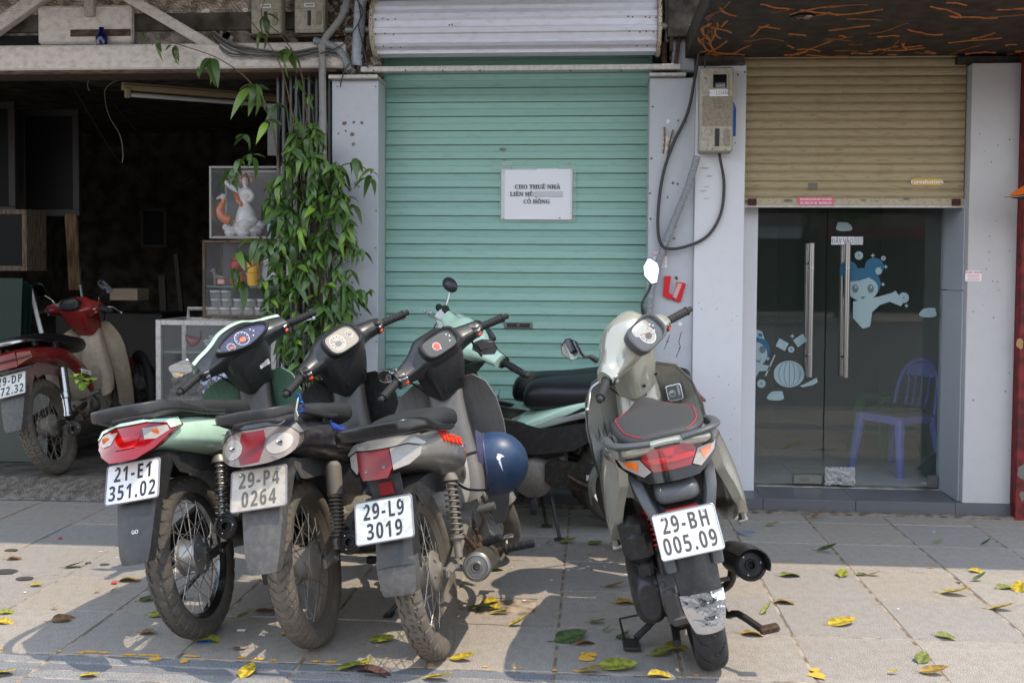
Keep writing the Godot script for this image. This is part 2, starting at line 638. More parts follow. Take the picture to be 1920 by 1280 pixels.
const RAKE := 0.4625
func underbone(c: Dictionary) -> Node3D:
	var root := thing("motorbike",c.label,"motorbike",bike_place(c.at.x,c.at.y,c.at.z,c.heading,c.lean),c.get("group",""))
	var hero: bool = c.get("hero",true)
	var body: Material = c.body
	var trim: Material = c.get("trim",M.black_plastic)
	wheel(root,"rear_wheel",V(0,0.288,0),0.288,0.084,0.216,c.get("tread","wave"),hero,{"tyre": c.get("tyre",M.tyre),"rim": c.get("rim",M.chrome_worn),"hubmat": c.get("hubmat",M.alloy_dusty),"spoke": c.get("spoke",M.spoke),"spin": c.get("spin",0.3)})
	var b := MB.new()
	for s in [-1,1]:
		b.tube(smooth([V(0.40,0.37,s * 0.085),V(0.2,0.325,s * 0.09),V(0.03,0.292,s * 0.092),V(-0.06,0.288,s * 0.092)],3),[0.022,0.022,0.021,0.02,0.02,0.019,0.018,0.018,0.016,0.014],8,0.75)
		b.box(V(-0.03,0.29,s * 0.092),V(0.09,0.032,0.014),0.004)
		b.lathe([Vector2(0.012,0),Vector2(0.012,0.014),Vector2(0.006,0.016),Vector2(0,0.016)],6,Transform3D(Basis(Vector3(1,0,0),s * PI / 2),V(0,0.288,s * 0.1)))
	b.tube([V(0.38,0.37,-0.1),V(0.38,0.37,0.1)],0.024,10)
	part(root,"swingarm",b,c.get("arm",M.black_metal))
	b = MB.new()
	b.slab(PackedVector2Array([Vector2(-0.075,0.33),Vector2(-0.07,0.25),Vector2(-0.02,0.235),Vector2(0.4,0.265),Vector2(0.44,0.3),Vector2(0.44,0.38),Vector2(0.40,0.41),Vector2(0.05,0.365),Vector2(-0.03,0.36)]),-0.138,-0.11,Transform3D(),0.006)
	part(root,"chain_case",b,c.get("chain",M.black_metal))
	b = MB.new()
	for s in [-1,1]:
		b.lathe([Vector2(0.105,0),Vector2(0.105,0.05),Vector2(0.095,0.07),Vector2(0.05,0.085),Vector2(0.0,0.088)],24,Transform3D(Basis(Vector3(1,0,0),s * PI / 2),V(0.5,0.3,s * 0.05)))
		b.lathe([Vector2(0.065,0),Vector2(0.065,0.05),Vector2(0.055,0.065),Vector2(0,0.07)],20,Transform3D(Basis(Vector3(1,0,0),s * PI / 2),V(0.40,0.33,s * 0.05)))
	b.box(V(0.46,0.31,0),V(0.26,0.17,0.14),0.02)
	for k in 7: b.box(V(0.62 + k * 0.021,0.335,0),V(0.007,0.125,0.12),0.002,Basis(Vector3(0,0,1),0.12))
	b.box(V(0.68,0.335,0),V(0.17,0.09,0.09),0.01,Basis(Vector3(0,0,1),0.12))
	b.box(V(0.80,0.35,0),V(0.07,0.11,0.11),0.012,Basis(Vector3(0,0,1),0.12))
	b.tube([V(0.5,0.4,0.03),V(0.6,0.46,0.0),V(0.66,0.44,0.0)],0.025,10)
	part(root,"engine",b,c.get("engine",M.alloy_dusty))
	var mp0: Vector3 = c.get("muff0",V(0.32,0.255,0.155))
	var mp1: Vector3 = c.get("muff1",V(-0.07,0.365,0.175))
	b = MB.new()
	b.tube(smooth([V(0.80,0.3,0.02),V(0.76,0.2,0.07),V(0.62,0.16,0.11),V(0.45,0.19,0.14),mp0],5),0.0145,10)
	b.box((mp0 * 0.6 + mp1 * 0.4) + V(0,0.05,-0.02),V(0.035,0.07,0.006),0.001)
	part(root,"exhaust_pipe",b,c.get("pipe",M.rusty_metal))
	muffler(root,mp0,mp1,c.get("muffr",0.041),c.get("muff",M.black_metal),c.get("muffcap",M.black_metal))
	b = MB.new()
	for s in [-1,1]:
		b.tube([V(0.5,0.235,s * 0.05),V(0.49,0.2,s * 0.1),V(0.49,0.205,s * 0.2)],0.011,8)
	part(root,"peg_bar",b,M.rusty_metal)
	for s in [-1,1]:
		b = MB.new()
		b.lathe([Vector2(0,-0.01),Vector2(0.02,-0.01),Vector2(0.022,0),Vector2(0.016,0.006),Vector2(0.017,0.02),Vector2(0.015,0.022),Vector2(0.017,0.04),Vector2(0.015,0.042),Vector2(0.017,0.07),Vector2(0.015,0.072),Vector2(0.017,0.1),Vector2(0.015,0.11),Vector2(0,0.112)],12,along(V(0.49,0.205,s * 0.2),V(0.485,0.21,s * 0.32)))
		part(root,"footpeg",b,M.rubber)
		b = MB.new()
		b.tube(smooth([V(0.38,0.36,s * 0.11),V(0.26,0.30,s * 0.155),V(0.16,0.285,s * 0.16),V(0.12,0.33,s * 0.15),V(0.10,0.37,s * 0.13)],3),0.0085,8)
		b.box(V(0.19,0.30,s * 0.165),V(0.05,0.025,0.02),0.004)
		part(root,"peg_bracket",b,c.get("bracket",M.rusty_metal))
		b = MB.new()
		b.lathe([Vector2(0,0),Vector2(0.013,0),Vector2(0.015,0.01),Vector2(0.015,0.075),Vector2(0.011,0.084),Vector2(0,0.085)],12,along(V(0.2,0.305,s * 0.175),V(0.17,0.325,s * 0.25)))
		part(root,"footpeg",b,M.rubber)
	b = MB.new()
	b.tube(smooth([V(0.42,0.30,0.13),V(0.40,0.35,0.155),V(0.33,0.40,0.16),V(0.30,0.41,0.165)],4),0.009,8)
	b.tube([V(0.30,0.41,0.165),V(0.295,0.415,0.225)],0.014,10)
	part(root,"kick_starter",b,M.steel_worn)
	b = MB.new()
	b.tube(smooth([V(0.44,0.24,0.1),V(0.5,0.16,0.15),V(0.62,0.165,0.17),V(0.68,0.2,0.17)],4),0.007,8)
	b.box(V(0.69,0.203,0.18),V(0.05,0.012,0.045),0.004)
	part(root,"brake_pedal",b,M.steel_worn)
	b = MB.new()
	var lz := -0.27
	var ly := -lz * tan(deg_to_rad(c.lean))
	b.tube([V(0.41,0.21,-0.09),V(0.36,ly + 0.008,lz)],0.0095,8)
	b.box(V(0.36,ly + 0.005,lz),V(0.055,0.008,0.035),0.002,Basis(Vector3(1,0,0),deg_to_rad(c.lean)))
	part(root,"side_stand",b,M.black_metal)
	for s in [-1,1]:
		var top: Vector3 = V(c.get("shock_x",0.10),c.get("shock_y",0.60),s * 0.125)
		var low := V(0.015,0.315,s * 0.122)
		var sh := holder(root,"shock_absorber")
		b = MB.new()
		var L := top.distance_to(low)
		var kind: String = c.get("shock","open")
		if kind == "cover":
			b.lathe([Vector2(0.0,-0.01),Vector2(0.018,-0.01),Vector2(0.026,0.0),Vector2(0.029,0.01),Vector2(0.029,L * 0.36),Vector2(0.026,L * 0.37),Vector2(0.012,L * 0.37),Vector2(0.012,L * 0.86),Vector2(0.02,L * 0.88),Vector2(0.02,L),Vector2(0,L)],18,along(top,low))
		elif kind == "tube":
			b.lathe([Vector2(0.0,-0.01),Vector2(0.02,-0.01),Vector2(0.027,0.0),Vector2(0.027,L * 0.5),Vector2(0.031,L * 0.51),Vector2(0.031,L * 0.62),Vector2(0.025,L * 0.64),Vector2(0.022,L * 0.9),Vector2(0.026,L * 0.95),Vector2(0.026,L),Vector2(0,L)],18,along(top,low))
		else:
			b.lathe([Vector2(0.0,-0.015),Vector2(0.02,-0.015),Vector2(0.028,0.0),Vector2(0.03,0.012),Vector2(0.012,0.016),Vector2(0.011,L * 0.72),Vector2(0.026,L * 0.74),Vector2(0.026,L * 0.77),Vector2(0.014,L * 0.8),Vector2(0.014,L),Vector2(0,L)],18,along(top,low))
		part(sh,"damper",b,c.get("damper",M.alloy_dusty))
		if kind != "tube":
			b = MB.new()
			var k0 := 0.36 if kind == "cover" else 0.05
			coil(b,top.lerp(low,k0),top.lerp(low,0.86 if kind == "cover" else 0.73),0.0235,11.0 if kind == "cover" else 9.5,0.0042)
			part(sh,"spring",b,c.get("spring",M.chrome_worn),70)
	var tail: Array = c.tail
	var ty: float = c.get("plate_top",0.69)
	b = MB.new()
	var grid := []
	var spine: Array = c.get("guard",[V(0.22,0.60,0.07),V(0.06,0.645,0.075),V(-0.1,0.665,0.08),V(-0.2,ty,0.082),V(-0.245,ty - 0.02,0.078),V(-0.29,ty - 0.09,0.066),V(-0.305,ty - 0.12,0.06)])
	for q in smooth(spine,4):
		grid.append(PackedVector3Array([V(q.x + (0.075 if q.x < -0.2 else 0.03),q.y - (0.03 if q.x < -0.2 else 0.075),-q.z - 0.004),V(q.x + 0.006,q.y,-q.z),V(q.x - 0.004,q.y + 0.006,-q.z * 0.5),V(q.x - 0.006,q.y + 0.008,0),V(q.x - 0.004,q.y + 0.006,q.z * 0.5),V(q.x + 0.006,q.y,q.z),V(q.x + (0.075 if q.x < -0.2 else 0.03),q.y - (0.03 if q.x < -0.2 else 0.075),q.z + 0.004)]))
	b.sheet(grid,0.004)
	part(root,"mudguard",b,c.get("guardmat",M.black_plastic))
	b = MB.new()
	var flap: Array = c.get("flap",[V(-0.285,ty - 0.085,0.072),V(-0.33,ty - 0.17,0.066),V(-0.365,ty - 0.235,0.06),V(-0.39,ty - 0.29,0.052),V(-0.40,ty - 0.32,0.044)])
	grid = []
	for q in smooth(flap,4):
		grid.append(PackedVector3Array([V(q.x + 0.05,q.y - 0.005,-q.z - 0.003),V(q.x + 0.008,q.y,-q.z),V(q.x,q.y,-q.z * 0.5),V(q.x - 0.002,q.y,0),V(q.x,q.y,q.z * 0.5),V(q.x + 0.008,q.y,q.z),V(q.x + 0.05,q.y - 0.005,q.z + 0.003)]))
	b.sheet(grid,0.004)
	var fl := part(root,"mud_flap",b,c.get("flapmat",M.black_plastic))
	for q in c.get("flap_text",[]):
		var up: Vector3 = V(0.25,1,0).normalized()
		lettering(fl,"lettering",q[0],q[1],M.white_ink,Transform3D(basis_of(V(0,0,1),up),V(q[2],q[3],q[4])),font_sans,1.0,0.001)
	var pdir := V(0.48,0.88,0).normalized()
	var pt := Transform3D(basis_of(V(0,0,1),pdir).rotated(V(1,0,0),c.get("plate_roll",0.0)),V(-0.305,ty - 0.068,c.get("plate_z",0.0)))
	number_plate(root,pt,c.plate[0],c.plate[1],c.get("platemat",M.plate_white),c.get("plateink",M.plate_ink))
	b = MB.new()
	b.box(pt * V(0,0.0,-0.02),V(0.1,0.11,0.028),0.004,pt.basis)
	part(root,"plate_bracket",b,M.black_metal)
	b = MB.new()
	b.rings(body_rings(tail,32,4))
	var cover := part(root,"body_cover",b,body)
	for d in c.get("decals",[]):
		if d[0] == "text":
			for s in ([1.0,-1.0] if d[6] == 0 else [float(d[6])]):
				var at := body_side(tail,d[3].x,d[3].y,s,0.004)
				var xa := V(s,0,0)
				var a := body_side(tail,d[3].x + 0.03,d[3].y + 0.03 * d[5],s,0.002) - body_side(tail,d[3].x - 0.03,d[3].y - 0.03 * d[5],s,0.002)
				a *= s
				var u := body_side(tail,d[3].x,d[3].y + 0.012,s,0.002) - body_side(tail,d[3].x,d[3].y - 0.012,s,0.002)
				lettering(cover,"lettering",d[1],d[4],d[2],Transform3D(basis_of(a,u),at),font_bold,1.15,0.008)
		else:
			for s in [1.0,-1.0]:
				b = MB.new()
				b.shell(d[1],func(q): return body_side(tail,q.x,q.y,s,0.0022),V(0,0,-s * 0.004),0.02)
				part(cover,d[0],b,d[2])
	c.lamp_builder.call(root,c)
	b = MB.new()
	var seat: Array = c.get("seat",[[-0.235,0.812,0.008,0.05,2.2],[-0.22,0.812,0.018,0.085,2.4],[-0.12,0.81,0.028,0.12,2.6],[0.05,0.798,0.038,0.135,2.8],[0.2,0.78,0.042,0.14,2.8],[0.36,0.755,0.045,0.132,2.8],[0.5,0.742,0.047,0.11,2.6],[0.6,0.735,0.045,0.08,2.4],[0.645,0.725,0.035,0.05,2.2],[0.655,0.72,0.012,0.02,2.0]])
	b.rings(body_rings(seat,28,4))
	part(root,"seat",b,c.get("seatmat",M.seat))
	var rail: Array = c.get("rail",[V(0.18,0.765,0.14),V(0.04,0.782,0.15),V(-0.10,0.815,0.15),V(-0.22,0.845,0.13),V(-0.305,0.85,0.08)])
	var path := []
	for q in rail: path.append(q)
	path.append(V(rail[-1].x - 0.012,rail[-1].y + 0.003,0))
	for k in rail.size():
		var q: Vector3 = rail[rail.size() - 1 - k]
		path.append(V(q.x,q.y,-q.z))
	b = MB.new()
	var rr: float = c.get("rail_r",0.0165)
	var sp := smooth(path,4)
	var rads := []
	for i in sp.size():
		var k := smoothstep(0.0,0.42,0.5 - absf(float(i) / (sp.size() - 1) - 0.5))
		var d: Vector3 = (sp[mini(i + 1,sp.size() - 1)] - sp[maxi(i - 1,0)]).normalized()
		var side := d.cross(Vector3.UP).normalized()
		rads.append(ring(sp[i],side * rr * lerpf(0.75,0.6,k),side.cross(d) * rr * lerpf(0.5,1.25,k),3.4,16))
	b.rings(rads)
	part(root,"grab_rail",b,c.get("railmat",M.black_plastic),45)
	for s in [-1,1]:
		for q in [V(-0.1,0.785,s * 0.1),V(0.1,0.75,s * 0.12)]:
			b = MB.new()
			b.box(q,V(0.05,0.05,0.02),0.004)
			part(root,"rail_bracket",b,M.black_metal)
	b = MB.new()
	b.rings(body_rings([[0.28,0.56,0.11,0.075,2.6],[0.4,0.50,0.13,0.075,2.8],[0.52,0.46,0.12,0.07,2.8],[0.66,0.45,0.085,0.065,2.8],[0.76,0.49,0.075,0.06,2.8],[0.84,0.57,0.08,0.055,2.6]],24,3))
	part(root,"frame_cover",b,c.get("framemat",trim))
	b = MB.new()
	var col := []
	for r in smooth([[0.905,0.83,0.062,0.075],[0.885,0.76,0.06,0.075],[0.865,0.68,0.065,0.082],[0.84,0.58,0.075,0.095],[0.80,0.48,0.085,0.11],[0.76,0.40,0.08,0.11]],4):
		col.append(ring(V(r[0],r[1],0),V(0,0,r[3]),V(r[2] * 0.9,r[2] * 0.35,0),3.2,24))
	b.rings(col)
	part(root,"steering_column",b,c.get("colmat",trim))
	for s in [-1.0,1.0]:
		b = MB.new()
		var shp := PackedVector2Array()
		for q in c.get("shield",[[0.05,0.86],[0.13,0.865],[0.185,0.83],[0.22,0.76],[0.235,0.66],[0.232,0.55],[0.22,0.43],[0.195,0.32],[0.16,0.25],[0.12,0.24],[0.10,0.32],[0.085,0.5],[0.06,0.7]]): shp.append(Vector2(q[0] * s,q[1]))
		b.shell(shp,func(q): return V(0.93 - 0.10 * pow(absf(q.y - 0.72) / 0.45,2.0) * (1.0 if q.y < 0.72 else 2.0) - 0.13 * pow(absf(q.x) / 0.23,2.2),q.y,q.x),V(0.006,0,0),0.02)
		part(root,"leg_shield",b,c.get("shieldmat",body))
		b = MB.new()
		b.shell(shp,func(q): return V(0.945 - 0.10 * pow(absf(q.y - 0.72) / 0.45,2.0) * (1.0 if q.y < 0.72 else 2.0) - 0.13 * pow(absf(q.x) / 0.23,2.2),q.y,q.x),V(0.006,0,0),0.03)
		part(root,"front_cowl",b,c.get("cowl",body))
	var cr := cos(RAKE)
	var sr := sin(RAKE)
	var O := V(0.873,0.86,0)
	var st := Transform3D(Basis(V(cr,sr,0),V(-sr,cr,0),V(0,0,1)),O)
	st = st * Transform3D(Basis(Vector3.UP,deg_to_rad(c.steer)),Vector3.ZERO)
	var inv := Transform3D(Basis(V(cr,sr,0),V(-sr,cr,0),V(0,0,1)),O).affine_inverse()
	var S := holder(root,"front_end",st)
	var fa := inv * V(1.227,0.28,0)
	wheel(S,"front_wheel",fa,0.28,0.072,0.216,"ribs",false,{"tyre": c.get("tyre",M.tyre),"rim": c.get("rim",M.chrome_worn)})
	b = MB.new()
	for s in [-1,1]: b.lathe([Vector2(0.0,-0.02),Vector2(0.019,-0.02),Vector2(0.019,0.22),Vector2(0.0145,0.24),Vector2(0.0145,0.52),Vector2(0,0.52)],14,along(fa + V(0,0,s * 0.075),V(0.02,0,s * 0.075)))
	b.tube([V(0,-0.3,-0.09),V(0,-0.3,0.09)],0.02,8)
	b.tube([V(0,-0.3,0),V(0,0.1,0)],0.022,10)
	part(S,"front_fork",b,M.alloy_dusty)
	b = MB.new()
	grid = []
	for k in 15:
		var a := deg_to_rad(lerpf(-15.0,160.0,k / 14.0))
		var row := PackedVector3Array()
		for j in 7:
			var ph := lerpf(-1.35,1.35,j / 6.0)
			var r := 0.262 + 0.05 * cos(ph)
			row.append(fa + V(cos(a) * r,sin(a) * r,0.058 * sin(ph)))
		grid.append(row)
	b.sheet(grid,0.003)
	part(S,"front_fender",b,c.get("fender",body))
	headset(S,c)
	dissolve(S,root)
	return root

func dissolve(S: Node3D,root: Node3D):
	for o in S.get_children():
		S.remove_child(o)
		o.transform = S.transform * o.transform
		root.add_child(o,true)
	root.remove_child(S)
	S.free()

func headset(S: Node3D,c: Dictionary):
	var shape: Array = c.get("pod",[[0.0,0.138,0.088,0.078,0.0],[0.05,0.138,0.086,0.077,0.0],[0.085,0.137,0.076,0.068,-0.002],[0.115,0.138,0.058,0.054,-0.006],[0.15,0.14,0.043,0.043,-0.014],[0.19,0.143,0.035,0.036,-0.024],[0.225,0.145,0.03,0.03,-0.034]])
	var rows := []
	for k in shape.size(): 
		var r = shape[shape.size() - 1 - k]
		rows.append([-r[0],r[1],r[2],r[3],r[4]])
	for k in range(1,shape.size()): rows.append(shape[k])
	var rs := []
	var ex: float = c.get("pod_e",3.0)
	var tl: float = c.get("pod_tilt",0.5)
	for r in smooth(rows,4):
		var u := V(cos(tl),sin(tl),0)
		var w := V(-sin(tl),cos(tl),0)
		rs.append(ring(V(r[4],r[1],r[0]),u * r[3],w * r[2],ex,32))
	var b := MB.new()
	b.rings(rs)
	var pod := part(S,"handlebar_cover",b,c.get("podmat",M.black_plastic),45)
	b = MB.new()
	rs = []
	for r in smooth(c.get("chin",[[0.15,0.078,0.108,-0.002],[0.10,0.078,0.104,-0.005],[0.05,0.075,0.093,-0.006],[0.0,0.07,0.08,-0.004],[-0.042,0.064,0.071,0.0],[-0.05,0.055,0.06,0.0]]),3):
		rs.append(ring(V(r[3],r[0],0),V(r[1],0,0),V(0,0,r[2]),c.get("chin_e",5.0),40))
	b.rings(rs)
	part(S,"cover_chin",b,c.get("podmat",M.black_plastic),24)
	if c.has("nose"):
		b = MB.new()
		rs = []
		for r in smooth(rows,4): rs.append(ring(V(r[4] + 0.03 * cos(tl) + 0.006,r[1] + 0.004,r[0]),V(cos(tl),sin(tl),0) * r[3] * 0.82,V(-sin(tl),cos(tl),0) * (r[2] + 0.004),ex,28))
		b.rings(rs)
		part(S,"front_cover",b,c.nose,45)
	var n := V(-0.70,0.714,0).normalized()
	var dx := Transform3D(basis_of(V(0,0,1),n.cross(V(0,0,1))),V(0,0.138,0) + n * c.get("dial_out",0.088))
	dx.basis = Basis(V(0,0,1),n.cross(V(0,0,1)),n)
	var o2: PackedVector2Array = c.get("dial",ellipse(0.17,0.085,28))
	b = MB.new()
	var inner := PackedVector2Array()
	for q in o2: inner.append(q * 0.86)
	var rings_ := []
	for e in [[1.0,-0.03],[1.0,0.004],[0.95,0.007],[0.88,0.004],[0.85,-0.006]]:
		var g := PackedVector3Array()
		for q in o2: g.append(dx * V(q.x * e[0],q.y * e[0],e[1]))
		rings_.append(g)
	b.rings(rings_,false,true,false)
	part(pod,"dial_bezel",b,c.get("bezel",M.black_plastic),40)
	b = MB.new()
	b.slab(inner,-0.012,-0.008,dx)
	part(pod,"dial_face",b,c.get("dialmat",M.dial_blue))
	for q in c.get("dials",[[-0.045,-0.004,0.024,M.dial_orange],[0.01,0.004,0.036,M.dial_orange]]):
		b = MB.new()
		b.slab(ellipse(q[2] * 1.07,q[2] * 1.07,24),-0.008,-0.0072,dx * Transform3D(Basis(),V(q[0],q[1],0)))
		part(pod,"dial_ring",b,M.white_ink)
		b = MB.new()
		b.slab(ellipse(q[2],q[2],20),-0.0072,-0.0066,dx * Transform3D(Basis(),V(q[0],q[1],0)))
		part(pod,"gauge",b,M.dial_blue if q[3] == M.dial_orange else q[3])
		b = MB.new()
		b.slab(ellipse(q[2] * 0.5,q[2] * 0.36,16),-0.0066,-0.006,dx * Transform3D(Basis(),V(q[0],q[1] - q[2] * 0.1,0)))
		var light: bool = q[3] == M.dial_white
		part(pod,"gauge_print",b,M.dial_grey if light else q[3])
		b = MB.new()
		b.box(dx * V(q[0] - q[2] * 0.12,q[1] + q[2] * 0.12,-0.0055),V(q[2] * 0.42,0.0016,0.0008),0.0,dx.basis * Basis(Vector3(0,0,1),2.4))
		part(pod,"needle",b,M.dial_red)
		b = MB.new()
		for k in 9:
			var a := deg_to_rad(-30 + 30 * k)
			b.box(dx * V(q[0] + cos(a) * q[2] * 0.42,q[1] + sin(a) * q[2] * 0.42,-0.0062),V(q[2] * 0.13,0.0018,0.0006),0.0,dx.basis * Basis(Vector3(0,0,1),a))
		part(pod,"dial_marking",b,M.print_ink if light else M.white_ink)
	for q in c.get("lights",[[0.05,0.016],[0.058,0.004],[0.045,-0.014],[-0.01,-0.022]]):
		b = MB.new()
		b.slab(ellipse(0.006,0.006,8),-0.008,-0.007,dx * Transform3D(Basis(),V(q[0],q[1],0)))
		part(pod,"dial_marking",b,M.white_ink)
	b = MB.new()
	b.slab(inner,0.001,0.002,dx)
	part(pod,"dial_glass",b,M.lens_clear)
	b = MB.new()
	for q in [[-0.073,0.01,0.045],[-0.073,0.01,-0.045]]: b.lathe([Vector2(0.007,0),Vector2(0.007,0.006),Vector2(0.004,0.006),Vector2(0.004,0.002),Vector2(0,0.002)],12,Transform3D(Basis(Vector3(0,0,1),PI / 2),V(q[0],q[1],q[2])))
	part(pod,"screw",b,M.black_metal)
	if c.get("sticker",false):
		b = MB.new()
		b.box(V(-0.081,0.055,0.045),V(0.001,0.024,0.05))
		part(pod,"sticker",b,M.paper)
		for k in 3:
			b = MB.new()
			b.box(V(-0.0817,0.063 - k * 0.008,0.045),V(0.0006,0.003,0.042 - k * 0.01))
			part(pod,"printed_line",b,M.grey_print)
	for s in [-1.0,1.0]:
		var g0 := V(-0.035,0.145,s * 0.222)
		var g1 := V(-0.082,0.148,s * 0.335)
		grip(S,g0,g1,c.get("gripmat",M.rubber))
		b = MB.new()
		b.box(V(-0.04,0.142,s * 0.205),V(0.056,0.05,0.045),0.01,Basis(Vector3.UP,s * 0.3))
		if c.get("switch_style","") == "metal": b.box(V(-0.034,0.150,s * 0.2),V(0.064,0.056,0.03),0.006,Basis(Vector3.UP,s * 0.3))
		var sw := part(S,"switch_housing",b,c.get("switchmat",M.black_plastic))
		b = MB.new()
		b.box(V(-0.07,0.155,s * 0.203),V(0.008,0.012,0.02),0.002,Basis(Vector3.UP,s * 0.3))
		part(sw,"switch_button",b,M.steel)
		b = MB.new()
		b.box(V(-0.07,0.135,s * 0.203),V(0.008,0.012,0.018),0.002,Basis(Vector3.UP,s * 0.3))
		part(sw,"horn_button",b,M.orange_plastic if s > 0 or c.get("orange_left",false) else M.grey_plastic)
		if s > 0 or c.get("both_levers",false):
			lever(S,[V(0.0,0.128,s * 0.205),V(0.025,0.115,s * 0.25),V(0.0,0.102,s * 0.31),V(-0.03,0.098,s * 0.365)],c.get("levermat",M.lever))
	for m in c.get("mirrors",[]):
		mirror(S,m.stem,m.outline,Transform3D(basis_of(m.x,m.y),m.at),m.get("back",M.black_plastic),m.get("stem_mat",M.chrome_worn),m.get("depth",0.03))
	b = MB.new()
	for s in [-1,1]: b.tube(smooth([V(0.0,0.125,s * 0.19),V(0.06,0.10,s * 0.16),V(0.09,0.0,s * 0.08),V(0.04,-0.1,s * 0.04),V(0.0,-0.2,s * 0.03)],5),0.0035,6)
	part(S,"control_cable",b,M.rubber,60)

func lens(root: Node,called: String,outline: Array,f: Callable,out: float,m: Material,thick := 0.012) -> MeshInstance3D:
	var b := MB.new()
	var pl := PackedVector2Array()
	for q in outline: pl.append(Vector2(q[0],q[1]))
	b.shell(pl,func(q): 
		var v: Vector3 = f.call(q)
		return V(v.x - out,v.y,v.z),V(thick,0,0),0.012)
	return part(root,called,b,m,30)

func lamp_wedge(root: Node,c: Dictionary):
	var f := func(q): return V(-0.335 + (q.y - 0.70) * 1.0 + 4.0 * q.x * q.x,q.y + 0.012,q.x * 1.1)
	var l := lens(root,"tail_lamp",[[-0.05,0.79],[0.05,0.79],[0.112,0.776],[0.128,0.754],[0.085,0.706],[0.04,0.684],[-0.04,0.684],[-0.085,0.706],[-0.128,0.754],[-0.112,0.776]],f,0.0,M.red_lens,0.06)
	for s in [1.0,-1.0]:
		lens(l,"indicator",[[0.04 * s,0.774],[0.106 * s,0.768],[0.114 * s,0.75],[0.086 * s,0.733],[0.055 * s,0.738]],f,0.003,M.lens_smoke,0.006)
		var b := MB.new()
		b.lathe([Vector2(0,0),Vector2(0.012,0.001),Vector2(0.014,0.004),Vector2(0,0.006)],14,Transform3D(Basis(Vector3(0,0,1),PI / 2),f.call(Vector2(0.08 * s,0.753)) - V(0.001,0,0)))
		part(l,"bulb",b,M.orange_lens)
		if s < 0.0: lens(l,"lamp_foot",[[0.06 * s,0.703],[0.085 * s,0.728],[0.115 * s,0.745],[0.115 * s,0.728],[0.075 * s,0.702],[0.055 * s,0.705]],f,-0.004,M.lens_frost,0.012)
	lens(l,"lens_facet",[[-0.04,0.755],[0.04,0.755],[0.03,0.72],[-0.03,0.72]],f,0.004,M.red_lens_deep,0.006)
	lens(root,"lamp_trim",[[-0.05,0.80],[0.05,0.80],[0.115,0.783],[0.128,0.757],[0.117,0.757],[0.105,0.776],[0.05,0.791],[-0.05,0.791],[-0.105,0.776],[-0.117,0.757],[-0.128,0.757],[-0.115,0.783]],f,0.006,c.body,0.05)

func lamp_round(root: Node,c: Dictionary):
	var f := func(q): return V(-0.32 + (q.y - 0.70) * 0.75 + 4.5 * q.x * q.x,q.y + 0.005,q.x * 1.08)
	var out := []
	for k in 28:
		var a := TAU * k / 28
		out.append([0.122 * signf(cos(a)) * pow(absf(cos(a)),0.7),0.74 + (0.058 if sin(a) > 0 else 0.05) * signf(sin(a)) * pow(absf(sin(a)),0.75)])
	var l := lens(root,"tail_lamp",out,f,0.0,M.lens_brown,0.05)
	lens(l,"brake_lens",[[-0.045,0.79],[0.028,0.79],[0.034,0.765],[0.03,0.735],[0.02,0.70],[-0.04,0.697],[-0.055,0.735]],f,0.002,M.red_lens_dull,0.008)
	for s in [1.0,-1.0]:
		var o := []
		for k in 18: o.append([s * 0.073 + 0.036 * cos(TAU * k / 18),0.742 + 0.030 * sin(TAU * k / 18)])
		lens(l,"indicator",o,f,0.003,M.lens_smoke,0.008)
		var b := MB.new()
		b.lathe([Vector2(0,0),Vector2(0.012,0.001),Vector2(0.011,0.006),Vector2(0,0.009)],12,Transform3D(Basis(Vector3(0,0,1),PI / 2),f.call(Vector2(0.073 * s,0.742)) - V(0.001,0,0)))
		part(l,"bulb",b,M.chrome)
	lens(root,"lamp_trim",[[-0.11,0.80],[-0.05,0.812],[0.05,0.812],[0.11,0.80],[0.132,0.76],[0.122,0.76],[0.10,0.785],[0.05,0.80],[-0.05,0.80],[-0.10,0.785],[-0.122,0.76],[-0.132,0.76]],f,0.004,c.body,0.06)

